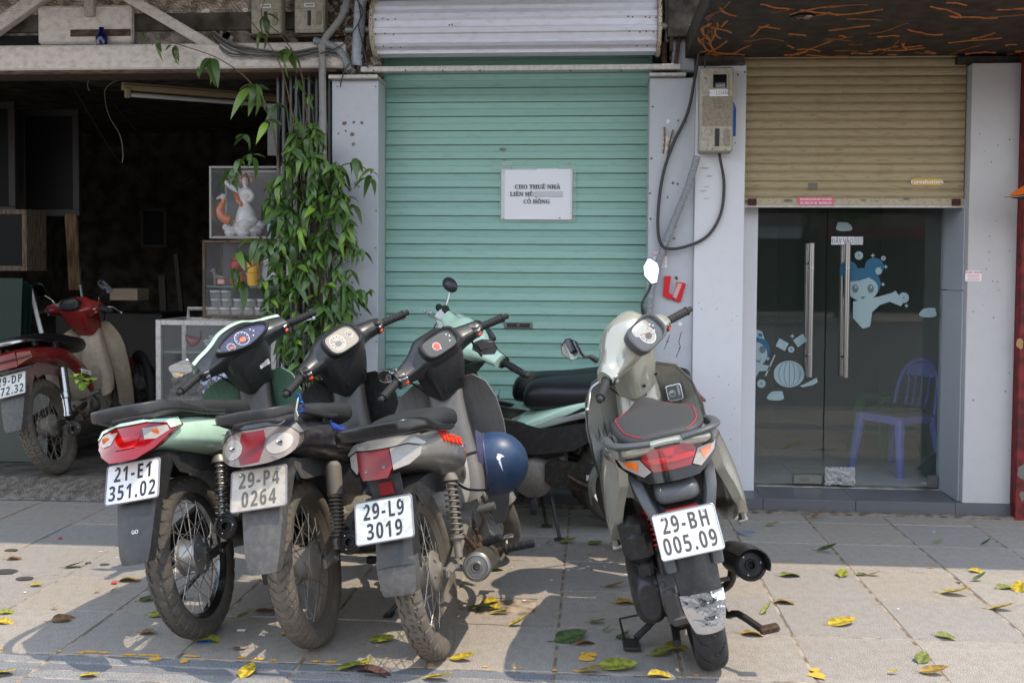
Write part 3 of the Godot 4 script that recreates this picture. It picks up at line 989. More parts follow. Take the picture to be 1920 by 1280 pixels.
func lamp_block(root: Node,c: Dictionary):
	var f := func(q): return V(-0.275 + (q.y - 0.70) * 0.5 + 5.5 * q.x * q.x,q.y,q.x)
	var l := lens(root,"tail_lamp",[[-0.085,0.757],[0.03,0.757],[0.038,0.70],[0.022,0.672],[-0.066,0.672],[-0.08,0.70]],f,0.004,M.red_lens_dull,0.05)
	lens(l,"indicator",[[0.033,0.757],[0.085,0.754],[0.122,0.735],[0.115,0.712],[0.085,0.695],[0.04,0.69]],f,0.002,M.lens_smoke,0.03)
	lens(l,"indicator",[[-0.088,0.757],[-0.122,0.74],[-0.118,0.71],[-0.09,0.69],[-0.083,0.70]],f,0.002,M.lens_smoke,0.03)
	for q in [[-0.05,0.70],[0.012,0.706]]:
		var b := MB.new()
		b.lathe([Vector2(0.006,0),Vector2(0.005,0.003),Vector2(0.002,0.0015),Vector2(0,0.0015)],10,Transform3D(Basis(Vector3(0,0,1),PI / 2),f.call(Vector2(q[0],q[1])) - V(0.004,0,0)))
		part(l,"screw",b,M.steel_worn)
	lens(root,"lamp_trim",[[-0.1,0.776],[-0.05,0.783],[0.05,0.783],[0.105,0.774],[0.134,0.744],[0.125,0.742],[0.086,0.759],[-0.086,0.762],[-0.125,0.744],[-0.132,0.748]],f,0.008,c.body,0.06)
	lens(root,"reflector",[[-0.02,0.655],[0.022,0.655],[0.022,0.615],[-0.02,0.615]],func(q): return V(-0.262,q.y,q.x),0.0,M.red_lens_dull,0.012)
	var t := lens(root,"tail_panel",[[-0.05,0.675],[0.05,0.675],[0.05,0.60],[-0.05,0.60]],func(q): return V(-0.25,q.y,q.x),0.0,M.black_plastic,0.012)
	lettering(root,"lettering","HONDA",0.011,M.grey_print,Transform3D(basis_of(V(0,0,1),V(0.4,1,0)),f.call(Vector2(-0.03,0.773)) - V(0.0092,0,0)),font_bold,1.5)

func lamp_old(root: Node,c: Dictionary):
	var f := func(q): return V(-0.29 + (q.y - 0.66) * 0.2 + 3.0 * q.x * q.x,q.y,q.x)
	var l := lens(root,"tail_lamp",[[-0.055,0.745],[0.055,0.745],[0.06,0.665],[-0.06,0.665]],f,0.0,M.red_lens_dull,0.06)
	for s in [1.0,-1.0]:
		lens(l,"indicator",[[0.062 * s,0.742],[0.125 * s,0.735],[0.13 * s,0.70],[0.062 * s,0.672]],f,0.0,M.orange_lens_dull,0.05)
	lens(root,"lamp_bar",[[-0.13,0.652],[0.13,0.652],[0.13,0.643],[-0.13,0.643]],f,0.02,M.black_metal,0.008)
	lens(root,"lamp_bar",[[-0.13,0.715],[0.13,0.715],[0.13,0.708],[-0.13,0.708]],f,0.02,M.black_metal,0.008)

func scooter(c: Dictionary) -> Node3D:
	var root := thing("scooter",c.label,"scooter",bike_place(c.at.x,c.at.y,c.at.z,c.heading,c.lean))
	var body: Material = c.body
	var inner: Material = c.inner
	var R := 0.272
	wheel(root,"rear_wheel",V(0,R,0),R,0.104,0.182,"street",true,{"tyre": M.tyre_clean,"rim": M.black_metal,"mag": true,"hub": 0.07,"hubmat": M.engine_grey})
	var b := MB.new()
	for k in 5:
		var a := TAU * k / 5
		b.box(V(cos(a) * 0.12,R + sin(a) * 0.12,0),V(0.12,0.03,0.02),0.005,Basis(Vector3(0,0,1),a))
	part(root,"wheel_spokes",b,M.black_metal)
	b = MB.new()
	var rs := []
	for r in smooth([[-0.075,R,0.055,0.03,2.4],[-0.06,R,0.075,0.045,2.6],[0.0,R,0.088,0.055,3.0],[0.15,R - 0.005,0.08,0.055,3.2],[0.3,R - 0.01,0.09,0.055,3.0],[0.42,R - 0.01,0.085,0.05,2.8],[0.47,R - 0.01,0.05,0.03,2.4]],3):
		rs.append(ring(V(r[0],r[1],-0.155),V(0,0,r[3]),V(0,r[2],0),r[4],24))
	b.rings(rs)
	part(root,"belt_case",b,M.black_plastic)
	b = MB.new()
	b.lathe([Vector2(0.0,0),Vector2(0.055,0),Vector2(0.075,0.02),Vector2(0.08,0.045),Vector2(0.08,0.075),Vector2(0.06,0.085),Vector2(0,0.085)],24,Transform3D(Basis(Vector3(1,0,0),-PI / 2),V(0.0,R,-0.04)))
	b.box(V(-0.03,R - 0.03,-0.085),V(0.13,0.12,0.05),0.012)
	b.box(V(-0.075,R - 0.075,-0.07),V(0.05,0.03,0.06),0.006)
	for k in 5: b.lathe([Vector2(0.009,0),Vector2(0.009,0.012),Vector2(0,0.012)],8,Transform3D(Basis(Vector3(0,0,1),PI / 2),V(-0.065,R - 0.07 + k * 0.03,-0.105)))
	b.box(V(0.35,R,0.0),V(0.3,0.16,0.2),0.03)
	b.tube([V(0.05,R,-0.06),V(0.3,R,-0.06)],0.05,12)
	part(root,"engine",b,M.engine_grey)
	b = MB.new()
	b.box(V(0.11,0.475,-0.155),V(0.32,0.155,0.10),0.028)
	b.box(V(-0.035,0.45,-0.15),V(0.05,0.11,0.085),0.02)
	b.box(V(-0.01,0.37,-0.145),V(0.08,0.06,0.05),0.012)
	part(root,"air_box",b,M.black_plastic)
	var sh := holder(root,"shock_absorber")
	var top := V(0.055,0.655,-0.085)
	var low := V(-0.03,0.335,-0.092)
	b = MB.new()
	b.lathe([Vector2(0,0),Vector2(0.018,0),Vector2(0.024,0.01),Vector2(0.012,0.016),Vector2(0.012,0.23),Vector2(0.026,0.235),Vector2(0.024,0.25),Vector2(0.014,0.26),Vector2(0.014,0.33),Vector2(0,0.33)],16,along(top,low))
	part(sh,"damper",b,M.black_metal)
	b = MB.new()
	coil(b,top.lerp(low,0.04),top.lerp(low,0.72),0.025,13,0.0052)
	part(sh,"spring",b,M.red_paint,70)
	b = MB.new()
	b.tube(smooth([V(0.42,0.22,0.05),V(0.3,0.15,0.09),V(0.2,0.19,0.135),V(0.16,0.26,0.155)],4),0.016,10)
	part(root,"exhaust_pipe",b,M.black_metal)
	var m0 := V(0.22,0.275,0.165)
	var m1 := V(-0.11,0.335,0.185)
	muffler(root,m0,m1,0.05,M.muffler_black,M.muffler_black)
	b = MB.new()
	var X := along(m0,m1)
	var grid := []
	for k in 9:
		var y := lerpf(0.02,0.37,k / 8.0)
		var row := PackedVector3Array()
		for j in 9:
			var a := lerpf(2.4,5.2,j / 8.0)
			var rr := 0.058 + (0.004 if k > 1 and k < 7 else 0.0)
			row.append(X * V(cos(a) * rr,y + 0.02 * sin(j * 0.4),sin(a) * rr))
		grid.append(row)
	b.sheet(grid,0.004)
	part(root,"heat_shield",b,M.black_plastic)
	b = MB.new()
	grid = []
	for q in smooth([V(0.1,0.60,0.06),V(-0.05,0.64,0.068),V(-0.17,0.63,0.07),V(-0.235,0.56,0.07),V(-0.275,0.46,0.07),V(-0.295,0.38,0.066),V(-0.302,0.33,0.063)],4):
		grid.append(PackedVector3Array([V(q.x + 0.06,q.y - 0.01,-q.z - 0.002),V(q.x + 0.012,q.y,-q.z),V(q.x,q.y + 0.002,-q.z * 0.5),V(q.x - 0.004,q.y + 0.003,0),V(q.x,q.y + 0.002,q.z * 0.5),V(q.x + 0.012,q.y,q.z),V(q.x + 0.06,q.y - 0.01,q.z + 0.002)]))
	b.sheet(grid,0.004)
	part(root,"rear_fender",b,M.black_plastic)
	b = MB.new()
	grid = []
	for q in smooth([V(-0.303,0.345,0.068),V(-0.308,0.31,0.066),V(-0.312,0.27,0.058),V(-0.315,0.232,0.045),V(-0.314,0.222,0.036)],4):
		grid.append(PackedVector3Array([V(q.x + 0.05,q.y,-q.z - 0.003),V(q.x + 0.008,q.y,-q.z),V(q.x - 0.002,q.y,-q.z * 0.55),V(q.x - 0.005,q.y,0),V(q.x - 0.002,q.y,q.z * 0.55),V(q.x + 0.008,q.y,q.z),V(q.x + 0.05,q.y,q.z + 0.003)]))
	b.sheet(grid,0.003)
	part(root,"fender_tip",b,M.chrome_foil)
	var pdir := V(0.38,0.925,0).normalized()
	number_plate(root,Transform3D(basis_of(V(0,0,1),pdir),V(-0.312,0.5375,0.0)),"29-BH","005.09",M.plate_white,M.plate_ink_old,Vector2(0.194,0.143),M.silver_frame)
	b = MB.new()
	rs = []
	for r in smooth([[0.685,0.05,-0.2],[0.66,0.068,-0.255],[0.63,0.07,-0.268],[0.612,0.06,-0.262],[0.605,0.045,-0.24]],3): rs.append(ring(V(r[2] + 0.08,r[0],0),V(0,0,r[1]),V(0.08,-0.01,0),4.0,24))
	b.rings(rs)
	var blk := part(root,"plate_lamp_cover",b,M.grey_plastic_dark)
	lettering(blk,"lettering","HONDA",0.0125,M.silver_letter,Transform3D(basis_of(V(0,0,1),V(0.45,0.9,0)),V(-0.252,0.662,0.0)),font_bold,1.7,0.003)
	lens(root,"reflector",[[-0.05,0.605],[0.05,0.605],[0.05,0.568],[-0.05,0.568]],func(q): return V(-0.272 + (q.y - 0.6) * 0.3,q.y,q.x),0.0,M.red_lens_dull,0.02)
	for s in [-1.0,1.0]:
		b = MB.new()
		var sg := []
		for r in smooth([V(-0.17,0.70,s * 0.115),V(-0.215,0.65,s * 0.105),V(-0.235,0.58,s * 0.083),V(-0.25,0.50,s * 0.076),V(-0.262,0.43,s * 0.072)],3): sg.append(ring(r,V(0,0,0.019),V(0.035,0.01,0),4.0,12))
		b.rings(sg)
		part(root,"fender_stay",b,M.grey_plastic_dark)
	var deck := [[-0.245,0.80,0.008,0.05,2.4],[-0.23,0.795,0.02,0.12,2.6],[-0.17,0.785,0.032,0.158,2.8],[-0.05,0.765,0.045,0.185,3.0],[0.15,0.735,0.06,0.198,3.0],[0.35,0.70,0.08,0.19,3.0],[0.52,0.65,0.09,0.165,3.0],[0.62,0.60,0.08,0.13,2.8]]
	b = MB.new()
	b.rings(body_rings(deck,36,4))
	part(root,"tail_cover",b,body)
	for s in [-1.0,1.0]:
		b = MB.new()
		var po := PackedVector2Array([Vector2(-0.13,0.79),Vector2(-0.08,0.79),Vector2(0.1,0.765),Vector2(0.3,0.73),Vector2(0.5,0.69),Vector2(0.58,0.6),Vector2(0.55,0.42),Vector2(0.4,0.36),Vector2(0.22,0.40),Vector2(0.06,0.465),Vector2(-0.02,0.53),Vector2(-0.06,0.60),Vector2(-0.11,0.67),Vector2(-0.14,0.74)])
		b.shell(po,func(q):
			var w: float = 0.165 + 0.04 * smoothstep(-0.2,0.1,q.x) - 0.05 * smoothstep(0.3,0.6,q.x)
			var k: float = (0.78 - q.y) / 0.38
			return V(q.x,q.y,s * (w - 0.012 + 0.045 * sin(clampf(k,0,1) * 2.2) * smoothstep(-0.22,0.05,q.x) - 0.04 * pow(clampf(-k * 6.0,0,1),2.0))),V(0,0,-s * 0.03),0.025)
		part(root,"side_panel",b,body,50)
		b = MB.new()
		b.shell(PackedVector2Array([Vector2(-0.1,0.77),Vector2(0.02,0.765),Vector2(0.14,0.735),Vector2(0.05,0.752),Vector2(-0.04,0.757)]),func(q): return body_side(deck,q.x,q.y,s,0.004),V(0,0,-s * 0.005),0.02)
		part(root,"stripe",b,M.black_gloss)
		b = MB.new()
		b.tube([body_side(deck,-0.1,0.753,s,0.003),body_side(deck,0.02,0.746,s,0.003),body_side(deck,0.14,0.725,s,0.003)],0.003,6)
		part(root,"pinstripe",b,M.red_paint)
		b = MB.new()
		b.box(V(0.12,0.475,s * 0.222),V(0.035,0.11,0.026),0.008,Basis(Vector3(0,0,1),0.25))
		b.lathe([Vector2(0.013,-0.015),Vector2(0.013,0.015),Vector2(0,0.015)],12,Transform3D(AXLE,V(0.135,0.415,s * 0.222)))
		part(root,"passenger_peg",b,M.alloy)
	var f := func(q): return V(-0.262 + (q.y - 0.75) * 0.25 + 4.2 * q.x * q.x,q.y,q.x)
	lens(root,"lamp_surround",[[-0.168,0.772],[-0.08,0.788],[-0.078,0.80],[0.078,0.80],[0.08,0.788],[0.168,0.772],[0.16,0.745],[0.12,0.71],[0.08,0.69],[-0.08,0.69],[-0.12,0.71],[-0.16,0.745]],f,-0.004,M.black_gloss,0.07)
	var l := lens(root,"tail_lamp",[[-0.072,0.792],[0.072,0.792],[0.088,0.765],[0.06,0.725],[-0.06,0.725],[-0.088,0.765]],f,0.004,M.red_lens,0.02)
	lens(l,"lens_facet",[[-0.085,0.764],[-0.01,0.764],[0.0,0.757],[0.01,0.764],[0.085,0.764],[0.075,0.748],[-0.075,0.748]],f,0.008,M.red_lens_deep,0.006)
	lens(l,"lens_facet",[[-0.02,0.788],[0.02,0.788],[0.012,0.766],[-0.012,0.766]],f,0.007,M.red_lens_deep,0.005)
	for s in [-1.0,1.0]:
		lens(l,"indicator",[[0.091 * s,0.764],[0.158 * s,0.766],[0.146 * s,0.742],[0.09 * s,0.712],[0.065 * s,0.726]],f,0.004,M.lens_smoke,0.02)
		lens(l,"indicator_bulb",[[0.098 * s,0.76],[0.143 * s,0.76],[0.135 * s,0.745],[0.105 * s,0.73]],f,0.0055,M.orange_lens,0.006)
	b = MB.new()
	b.box(V(0.1,0.655,0),V(0.5,0.11,0.26),0.02)
	part(root,"under_tray",b,M.black_plastic)
	var seat := [[-0.222,0.818,0.006,0.05,2.2],[-0.205,0.82,0.018,0.10,2.4],[-0.13,0.824,0.026,0.137,2.5],[0.05,0.825,0.036,0.152,2.6],[0.2,0.812,0.044,0.15,2.4],[0.34,0.795,0.05,0.125,2.2],[0.48,0.79,0.055,0.088,2.0],[0.58,0.795,0.05,0.055,2.0],[0.625,0.80,0.03,0.03,2.0]]
	b = MB.new()
	b.rings(body_rings(seat,32,4))
	part(root,"seat",b,M.seat_grey)
	for s in [-1.0,1.0]:
		var pth := []
		for q in smooth(seat,3).slice(2,19): pth.append(V(q[0],q[1] + q[2] * pow(sin(0.62),2.0 / q[4]) + 0.001,s * (q[3] * pow(cos(0.62),2.0 / q[4]) + 0.001)))
		b = MB.new()
		b.tube(pth,0.0019,5)
		part(root,"seam",b,M.red_thread)
		b = MB.new()
		var pr := smooth([V(0.13,0.79,s * 0.168),V(0.02,0.805,s * 0.174),V(-0.12,0.815,s * 0.172),V(-0.2,0.818,s * 0.158),V(-0.235,0.815,s * 0.11),V(-0.24,0.81,s * 0.05)],4)
		b.tube(pr,0.0165,10,0.6)
		for q in [V(-0.02,0.785,s * 0.165),V(-0.18,0.79,s * 0.14)]: b.box(q,V(0.05,0.05,0.022),0.006)
		part(root,"hand_rail",b,M.grey_plastic_dark,60)
	b = MB.new()
	b.box(V(-0.2,0.795,0),V(0.09,0.03,0.1),0.01)
	part(root,"rail_bridge",b,M.black_plastic)
	b = MB.new()
	b.rings(body_rings([[0.42,0.40,0.1,0.16,3.4],[0.55,0.33,0.07,0.17,3.6],[0.7,0.30,0.055,0.175,3.6],[0.85,0.31,0.06,0.17,3.4],[0.93,0.36,0.06,0.13,3.0]],28,3))
	part(root,"floor_board",b,inner)
	b = MB.new()
	rs = []
	for r in smooth([[0.93,0.90,0.06,0.085],[0.92,0.82,0.065,0.095],[0.90,0.72,0.075,0.105],[0.87,0.60,0.085,0.11],[0.84,0.46,0.09,0.11],[0.80,0.34,0.08,0.105]],4): rs.append(ring(V(r[0],r[1],0),V(0,0,r[3]),V(r[2] * 0.95,r[2] * 0.3,0),2.8,28))
	b.rings(rs)
	part(root,"steering_column",b,inner)
	for s in [-1.0,1.0]:
		var sp := PackedVector2Array()
		for q in [[0.04,0.905],[0.11,0.915],[0.17,0.90],[0.215,0.84],[0.235,0.74],[0.235,0.6],[0.22,0.46],[0.2,0.34],[0.16,0.29],[0.05,0.29]]: sp.append(Vector2(q[0] * s,q[1]))
		var face := func(q): return V(0.955 - 0.16 * pow(absf(q.y - 0.76) / 0.45,2.0) * (1.0 if q.y < 0.76 else 0.5) - 0.16 * pow(absf(q.x) / 0.235,2.4) - 0.05 * smoothstep(0.70,0.62,q.y) * smoothstep(0.06,0.12,absf(q.x)),q.y,q.x)
		b = MB.new()
		b.shell(sp,face,V(0.012,0,0),0.018)
		part(root,"leg_shield",b,inner,45)
		var cp := PackedVector2Array()
		for q in [[0.0,0.93],[0.11,0.93],[0.18,0.91],[0.225,0.845],[0.245,0.74],[0.245,0.6],[0.23,0.46],[0.21,0.34],[0.16,0.28],[0.0,0.28]]: cp.append(Vector2(q[0] * s,q[1]))
		b = MB.new()
		b.shell(cp,func(q): return V(1.0 - 0.16 * pow(absf(q.y - 0.76) / 0.45,2.0) * (1.0 if q.y < 0.76 else 0.5) - 0.19 * pow(absf(q.x) / 0.235,2.4),q.y,q.x),V(0.012,0,0),0.02)
		part(root,"front_cowl",b,body,50)
		b = MB.new()
		rs = []
		for r in smooth([[0.62,0.64,0.10],[0.7,0.67,0.11],[0.78,0.66,0.105],[0.86,0.64,0.10]],3): rs.append(ring(V(r[0] + 0.05,r[1] - 0.1,s * 0.15),V(0,0,0.05),V(0.02,r[2] * 0.9,0),3.0,16))
		b.rings(rs)
		part(root,"knee_panel",b,c.inner2,45)
	var kx := 0.845
	b = MB.new()
	b.slab(PackedVector2Array([Vector2(-0.034,0.03),Vector2(-0.026,0.037),Vector2(0.03,0.037),Vector2(0.036,0.028),Vector2(0.034,-0.026),Vector2(0.026,-0.034),Vector2(-0.026,-0.034),Vector2(-0.034,-0.024)]),-0.03,0.0,Transform3D(basis_of(V(0,0,1),V(0.25,1,0)),V(kx,0.80,0.145)),0.003)
	var ks := part(root,"key_switch",b,M.chrome_worn)
	b = MB.new()
	b.slab(rounded(0.058,0.06,0.008),0.0,0.002,Transform3D(basis_of(V(0,0,1),V(0.25,1,0)),V(kx,0.80,0.145)))
	part(ks,"switch_face",b,M.black_gloss)
	b = MB.new()
	b.lathe([Vector2(0.015,0),Vector2(0.014,0.004),Vector2(0.011,0.004),Vector2(0.011,-0.002),Vector2(0,-0.002)],18,Transform3D(Basis(Vector3(0,0,1),PI / 2),V(kx - 0.002,0.80,0.135)))
	b.box(V(kx - 0.004,0.805,0.163),V(0.004,0.04,0.012),0.002)
	part(ks,"lock_ring",b,M.steel)
	b = MB.new()
	b.slab(PackedVector2Array([Vector2(-0.03,0.02),Vector2(-0.015,0.03),Vector2(0.02,0.03),Vector2(0.034,0.014),Vector2(0.03,-0.02),Vector2(0.015,-0.034),Vector2(-0.016,-0.034),Vector2(-0.032,-0.014)]),-0.02,0.006,Transform3D(basis_of(V(0,0,1),V(0.2,1,0)),V(0.815,0.70,0.005)),0.004)
	var hk := part(root,"bag_hook_plate",b,M.black_gloss)
	b = MB.new()
	b.tube(smooth([V(0.81,0.715,0.005),V(0.785,0.70,0.005),V(0.775,0.68,0.005),V(0.785,0.668,0.005)],4),0.008,8)
	part(hk,"bag_hook",b,M.black_metal)
	b = MB.new()
	b.box(V(0.842,0.83,-0.005),V(0.002,0.03,0.075),0.0,Basis(Vector3(0,0,1),-0.2))
	var cs := part(root,"caution_sticker",b,M.sticker_dark)
	for k in 4:
		b = MB.new()
		b.box(V(0.8405,0.839 - k * 0.006,-0.005),V(0.001,0.0016,0.066),0.0,Basis(Vector3(0,0,1),-0.2))
		part(cs,"printed_line",b,M.grey_print)
	var cr := cos(RAKE)
	var sr := sin(RAKE)
	var O := V(0.873,0.86,0)
	var S := holder(root,"front_end",Transform3D(Basis(V(cr,sr,0),V(-sr,cr,0),V(0,0,1)),O) * Transform3D(Basis(Vector3.UP,deg_to_rad(c.steer)),Vector3.ZERO))
	var inv := Transform3D(Basis(V(cr,sr,0),V(-sr,cr,0),V(0,0,1)),O).affine_inverse()
	var fa := inv * V(1.25,R,0)
	wheel(S,"front_wheel",fa,R,0.09,0.19,"ribs",false,{"rim": M.black_metal,"mag": true})
	b = MB.new()
	for s in [-1,1]: b.tube([fa + V(0,0,s * 0.07),V(0.03,-0.2,s * 0.07)],0.018,10)
	b.tube([V(0,-0.3,0),V(0,0.1,0)],0.024,10)
	part(S,"front_fork",b,M.black_metal)
	grid = []
	b = MB.new()
	for k in 15:
		var a := deg_to_rad(lerpf(-5.0,160.0,k / 14.0))
		var row := PackedVector3Array()
		for j in 7:
			var ph := lerpf(-1.35,1.35,j / 6.0)
			row.append(fa + V(cos(a) * (0.262 + 0.05 * cos(ph)),sin(a) * (0.262 + 0.05 * cos(ph)),0.07 * sin(ph)))
		grid.append(row)
	b.sheet(grid,0.003)
	part(S,"front_fender",b,body)
	var H := holder(S,"handlebar",Transform3D(Basis(),V(0.0,0.035,0)))
	headset(H,c)
	dissolve(H,S)
	dissolve(S,root)
	b = MB.new()
	b.tube(smooth([V(0.27,0.16,-0.1),V(0.2,0.12,-0.15),V(0.15,0.085,-0.23)],3),0.012,8)
	var fy := 0.25 * tan(deg_to_rad(c.lean))
	b.box(V(0.135,fy + 0.012,-0.25),V(0.1,0.012,0.06),0.004,Basis(Vector3(1,0,0),deg_to_rad(c.lean)))
	b.tube([V(0.17,fy + 0.015,-0.27),V(0.13,0.17,-0.27),V(0.07,0.19,-0.2)],0.004,6)
	part(root,"side_stand",b,M.black_metal)
	b = MB.new()
	b.tube(smooth([V(0.26,0.16,-0.09),V(0.12,0.10,-0.09),V(-0.02,0.10,-0.1)],3),0.014,8)
	b.tube(smooth([V(0.26,0.16,0.09),V(0.1,0.12,0.09),V(0.0,0.15,0.12),V(-0.08,0.115,0.175)],3),0.012,8)
	b.tube([V(0.12,0.10,-0.09),V(0.12,0.12,0.09)],0.012,8)
	part(root,"centre_stand",b,M.black_metal)
	b = MB.new()
	b.box(V(-0.09,0.113,0.2),V(0.04,0.022,0.065),0.006)
	part(root,"stand_pedal",b,M.rusty_metal)
	return root

const TX := 0.4225
const TZ := 0.432
func tile_piece(parent: Node,x0: float,x1: float,z0: float,z1: float,m: Material,dy := 0.0):
	var b := MB.new()
	b.box(V((x0 + x1) / 2,-0.03 + dy,(z0 + z1) / 2),V(x1 - x0,0.06,z1 - z0),0.004)
	var o := part(parent,"paving_tile",b,m)
	return o

func build_ground():
	var b := MB.new()
	b.box(V(0,-0.3,0),V(400,0.1,400))
	structure("ground",b,M.dirt)
	b = MB.new()
	b.box(V(0,-0.19,8.4),V(80,0.1,20.6))
	structure("road",b,M.asphalt)
	var pv := holder(self,"pavement")
	pv.set_meta("kind","structure")
	b = MB.new()
	b.box(V(0,-0.1285,-4.35),V(26,0.25,4.9))
	part(pv,"grout_bed",b,M.grout).set_meta("kind","structure")
	var r := RandomNumberGenerator.new()
	r.seed = 11
	for i in range(-11,11):
		for j in 6:
			var x0 := 0.733 + TX * i + 0.004
			var x1 := x0 + TX - 0.008
			var z1 := -3.297 - TZ * j - 0.003
			var z0 := z1 - TZ + 0.006
			var m: Material = M["tile%d" % r.randi_range(0,3)]
			var dy := r.randf_range(-0.0025,0.0012)
			if j == 5: z0 = z1 - 0.25
			if i == -3 and j == 1:
				var px0 := -0.436
				var px1 := -0.207
				var pz0 := -4.045
				var pz1 := -3.838
				b = MB.new()
				for q in [[x0,x1,pz1,z1],[x0,x1,z0,pz0],[x0,px0,pz0,pz1],[px1,x1,pz0,pz1]]: b.box(V((q[0] + q[1]) / 2,-0.03,(q[2] + q[3]) / 2),V(q[1] - q[0],0.06,q[3] - q[2]))
				part(pv,"paving_tile",b,m)
				continue
			tile_piece(pv,x0,x1,z0,z1,m,dy)
	for i in range(-7,8):
		for j in 4: tile_piece(pv,0.733 + 0.845 * i + 0.004,0.733 + 0.845 * (i + 1) - 0.004,-3.288 + 0.062 * j + 0.003,-3.288 + 0.062 * (j + 1) - 0.003,M["band%d" % ((i + j + 20) % 3)],-0.002 * (j % 2))
	for i in range(-8,9):
		for j in 2: tile_piece(pv,0.733 + TX * i + 0.006,0.733 + TX * (i + 1) - 0.006,-3.03 + 0.5 * j,-2.53 + 0.5 * j - 0.006,M["tile%d" % r.randi_range(0,3)])
	for i in range(-6,7):
		b = MB.new()
		b.box(V(i * 1.0,-0.07,-1.93),V(0.994,0.16,0.18),0.012)
		part(pv,"kerb_stone",b,M.band1)
	b = MB.new()
	b.box(V(-0.3215,-0.055,-3.9415),V(0.225,0.01,0.2))
	part(pv,"pit_floor",b,M.dirt)
	b = MB.new()
	b.lathe([Vector2(0,0),Vector2(0.072,0.0),Vector2(0.07,0.008),Vector2(0.062,0.009),Vector2(0.058,0.006),Vector2(0,0.006)],28,Transform3D(Basis(),V(-0.31,-0.05,-3.95)))
	single("pit_cover",b,M.rusty_pale,"small round rusty lid sunk in a square pit between the parked bikes","cover")
	b = MB.new()
	b.lathe([Vector2(0,0),Vector2(0.05,0.0),Vector2(0.048,0.006),Vector2(0.04,0.006),Vector2(0.038,0.004),Vector2(0,0.004)],24,Transform3D(Basis(),Vector3(0.787,0.000,-5.185) + V(0,0.002,0)))
	single("utility_cover",b,M.plastic_bluegrey,"small round grey utility cover in the pavement by the granite step","cover")
	var line := holder(self,"painted_line")
	line.set_meta("kind","structure")
	r.seed = 5
	var x := -2.6
	while x < 1.6:
		var L := r.randf_range(0.006,0.05) * (1.6 if x < -1.2 else 1.0)
		if r.randf() < (0.8 if x < -0.9 else 0.5 if x < 0.05 else 0.2):
			var poly := PackedVector2Array()
			var n := 14
			for k in n:
				var a := TAU * k / n
				poly.append(Vector2(cos(a) * L * 0.5 * r.randf_range(0.75,1.1),sin(a) * r.randf_range(0.002,0.009)))
			b = MB.new()
			b.slab(poly,0.0,0.0015,Transform3D(Basis(V(1,0,0),V(0,0,-1),V(0,1,0)),V(x,0.0022,-3.312 + r.randf_range(-0.008,0.008))))
			part(line,"paint_fleck",b,M.yellow_paint)
		x += L * 0.8 + (r.randf_range(0.0,0.01) if r.randf() < 0.7 else r.randf_range(0.02,0.09))
	for q in [[1100,1235,0.03],[1108,1228,0.022],[1095,1226,0.012],[1535,1268,0.03],[1527,1257,0.02],[290,1236,0.02],[345,1240,0.018]]:
		b = MB.new()
		var g := ground_at(q[0],q[1])
		var poly := PackedVector2Array()
		for k in 12: poly.append(Vector2(cos(TAU * k / 12) * q[2] * r.randf_range(0.6,1.2),sin(TAU * k / 12) * q[2] * r.randf_range(0.6,1.2)))
		b.slab(poly,0.0,0.0015,Transform3D(Basis(V(1,0,0),V(0,0,-1),V(0,1,0)),V(g.x,0.0022,g.z)))
		part(line,"paint_fleck",b,M.yellow_paint)
	for q in [[45,1085,0.035],[10,1072,0.05],[20,1032,0.03],[195,1059,0.022],[165,1056,0.014],[310,1085,0.01]]:
		var g := ground_at(q[0],q[1])
		b = MB.new()
		var poly := PackedVector2Array()
		for k in 18: poly.append(Vector2(cos(TAU * k / 18) * q[2] * r.randf_range(0.92,1.08),sin(TAU * k / 18) * q[2] * r.randf_range(0.7,0.85)))
		b.slab(poly,0.0,0.001,Transform3D(Basis(V(1,0,0),V(0,0,-1),V(0,1,0)),V(g.x,0.0018,g.z)))
		part(pv,"oil_stain",b,M.oil)
	r.seed = 77
	for k in 60:
		var p := V(r.randf_range(-2.4,2.3),0.0018,r.randf_range(-5.4,-3.1))
		if k < 22: p = V(r.randf_range(-0.35,0.25),0.0018,r.randf_range(-4.95,-4.4))
		b = MB.new()
		var s := r.randf_range(0.003,0.011)
		var poly := PackedVector2Array()
		for j in 9: poly.append(Vector2(cos(TAU * j / 9) * s * r.randf_range(0.5,1.3),sin(TAU * j / 9) * s * r.randf_range(0.4,1.0)))
		b.slab(poly,0.0,0.0012,Transform3D(Basis(V(1,0,0),V(0,0,-1),V(0,1,0)).rotated(V(0,1,0),r.randf() * 3),p))
		part(pv,"speck",b,M.white_spot if k % 3 else M.oil)

func ground_at(px: float,py: float) -> Vector3:
	var c := Basis.from_euler(Vector3(deg_to_rad(-2.2),deg_to_rad(4.47),deg_to_rad(0.4)),EULER_ORDER_YXZ)
	var d := c * V((px - 960.0) / 1920.0,-(py - 586.0) / 1920.0,-1)
	return V(0,1.3,0) + d * (-1.3 / d.y)

func slat_mesh(width: float,prof: Array) -> ArrayMesh:
	var poly := PackedVector2Array()
	for q in prof: poly.append(Vector2(q[0],q[1]))
	poly.append(Vector2(-0.006,prof[prof.size() - 1][1]))
	poly.append(Vector2(-0.006,prof[0][1]))
	var b := MB.new()
	b.slab(poly,-width / 2,width / 2,Transform3D(Basis(V(0,0,1),V(0,1,0),V(-1,0,0)),Vector3.ZERO))
	return b.mesh(20)

func blob(parent: Node,called: String,at: Vector3,s: float,m: Material,r: RandomNumberGenerator,squash := 1.0,out := 0.0012) -> MeshInstance3D:
	var poly := PackedVector2Array()
	for k in 11: poly.append(Vector2(cos(TAU * k / 11) * s * r.randf_range(0.6,1.2),sin(TAU * k / 11) * s * squash * r.randf_range(0.6,1.2)))
	var b := MB.new()
	b.slab(poly,0,out,Transform3D(Basis(),at))
	return part(parent,called,b,m)

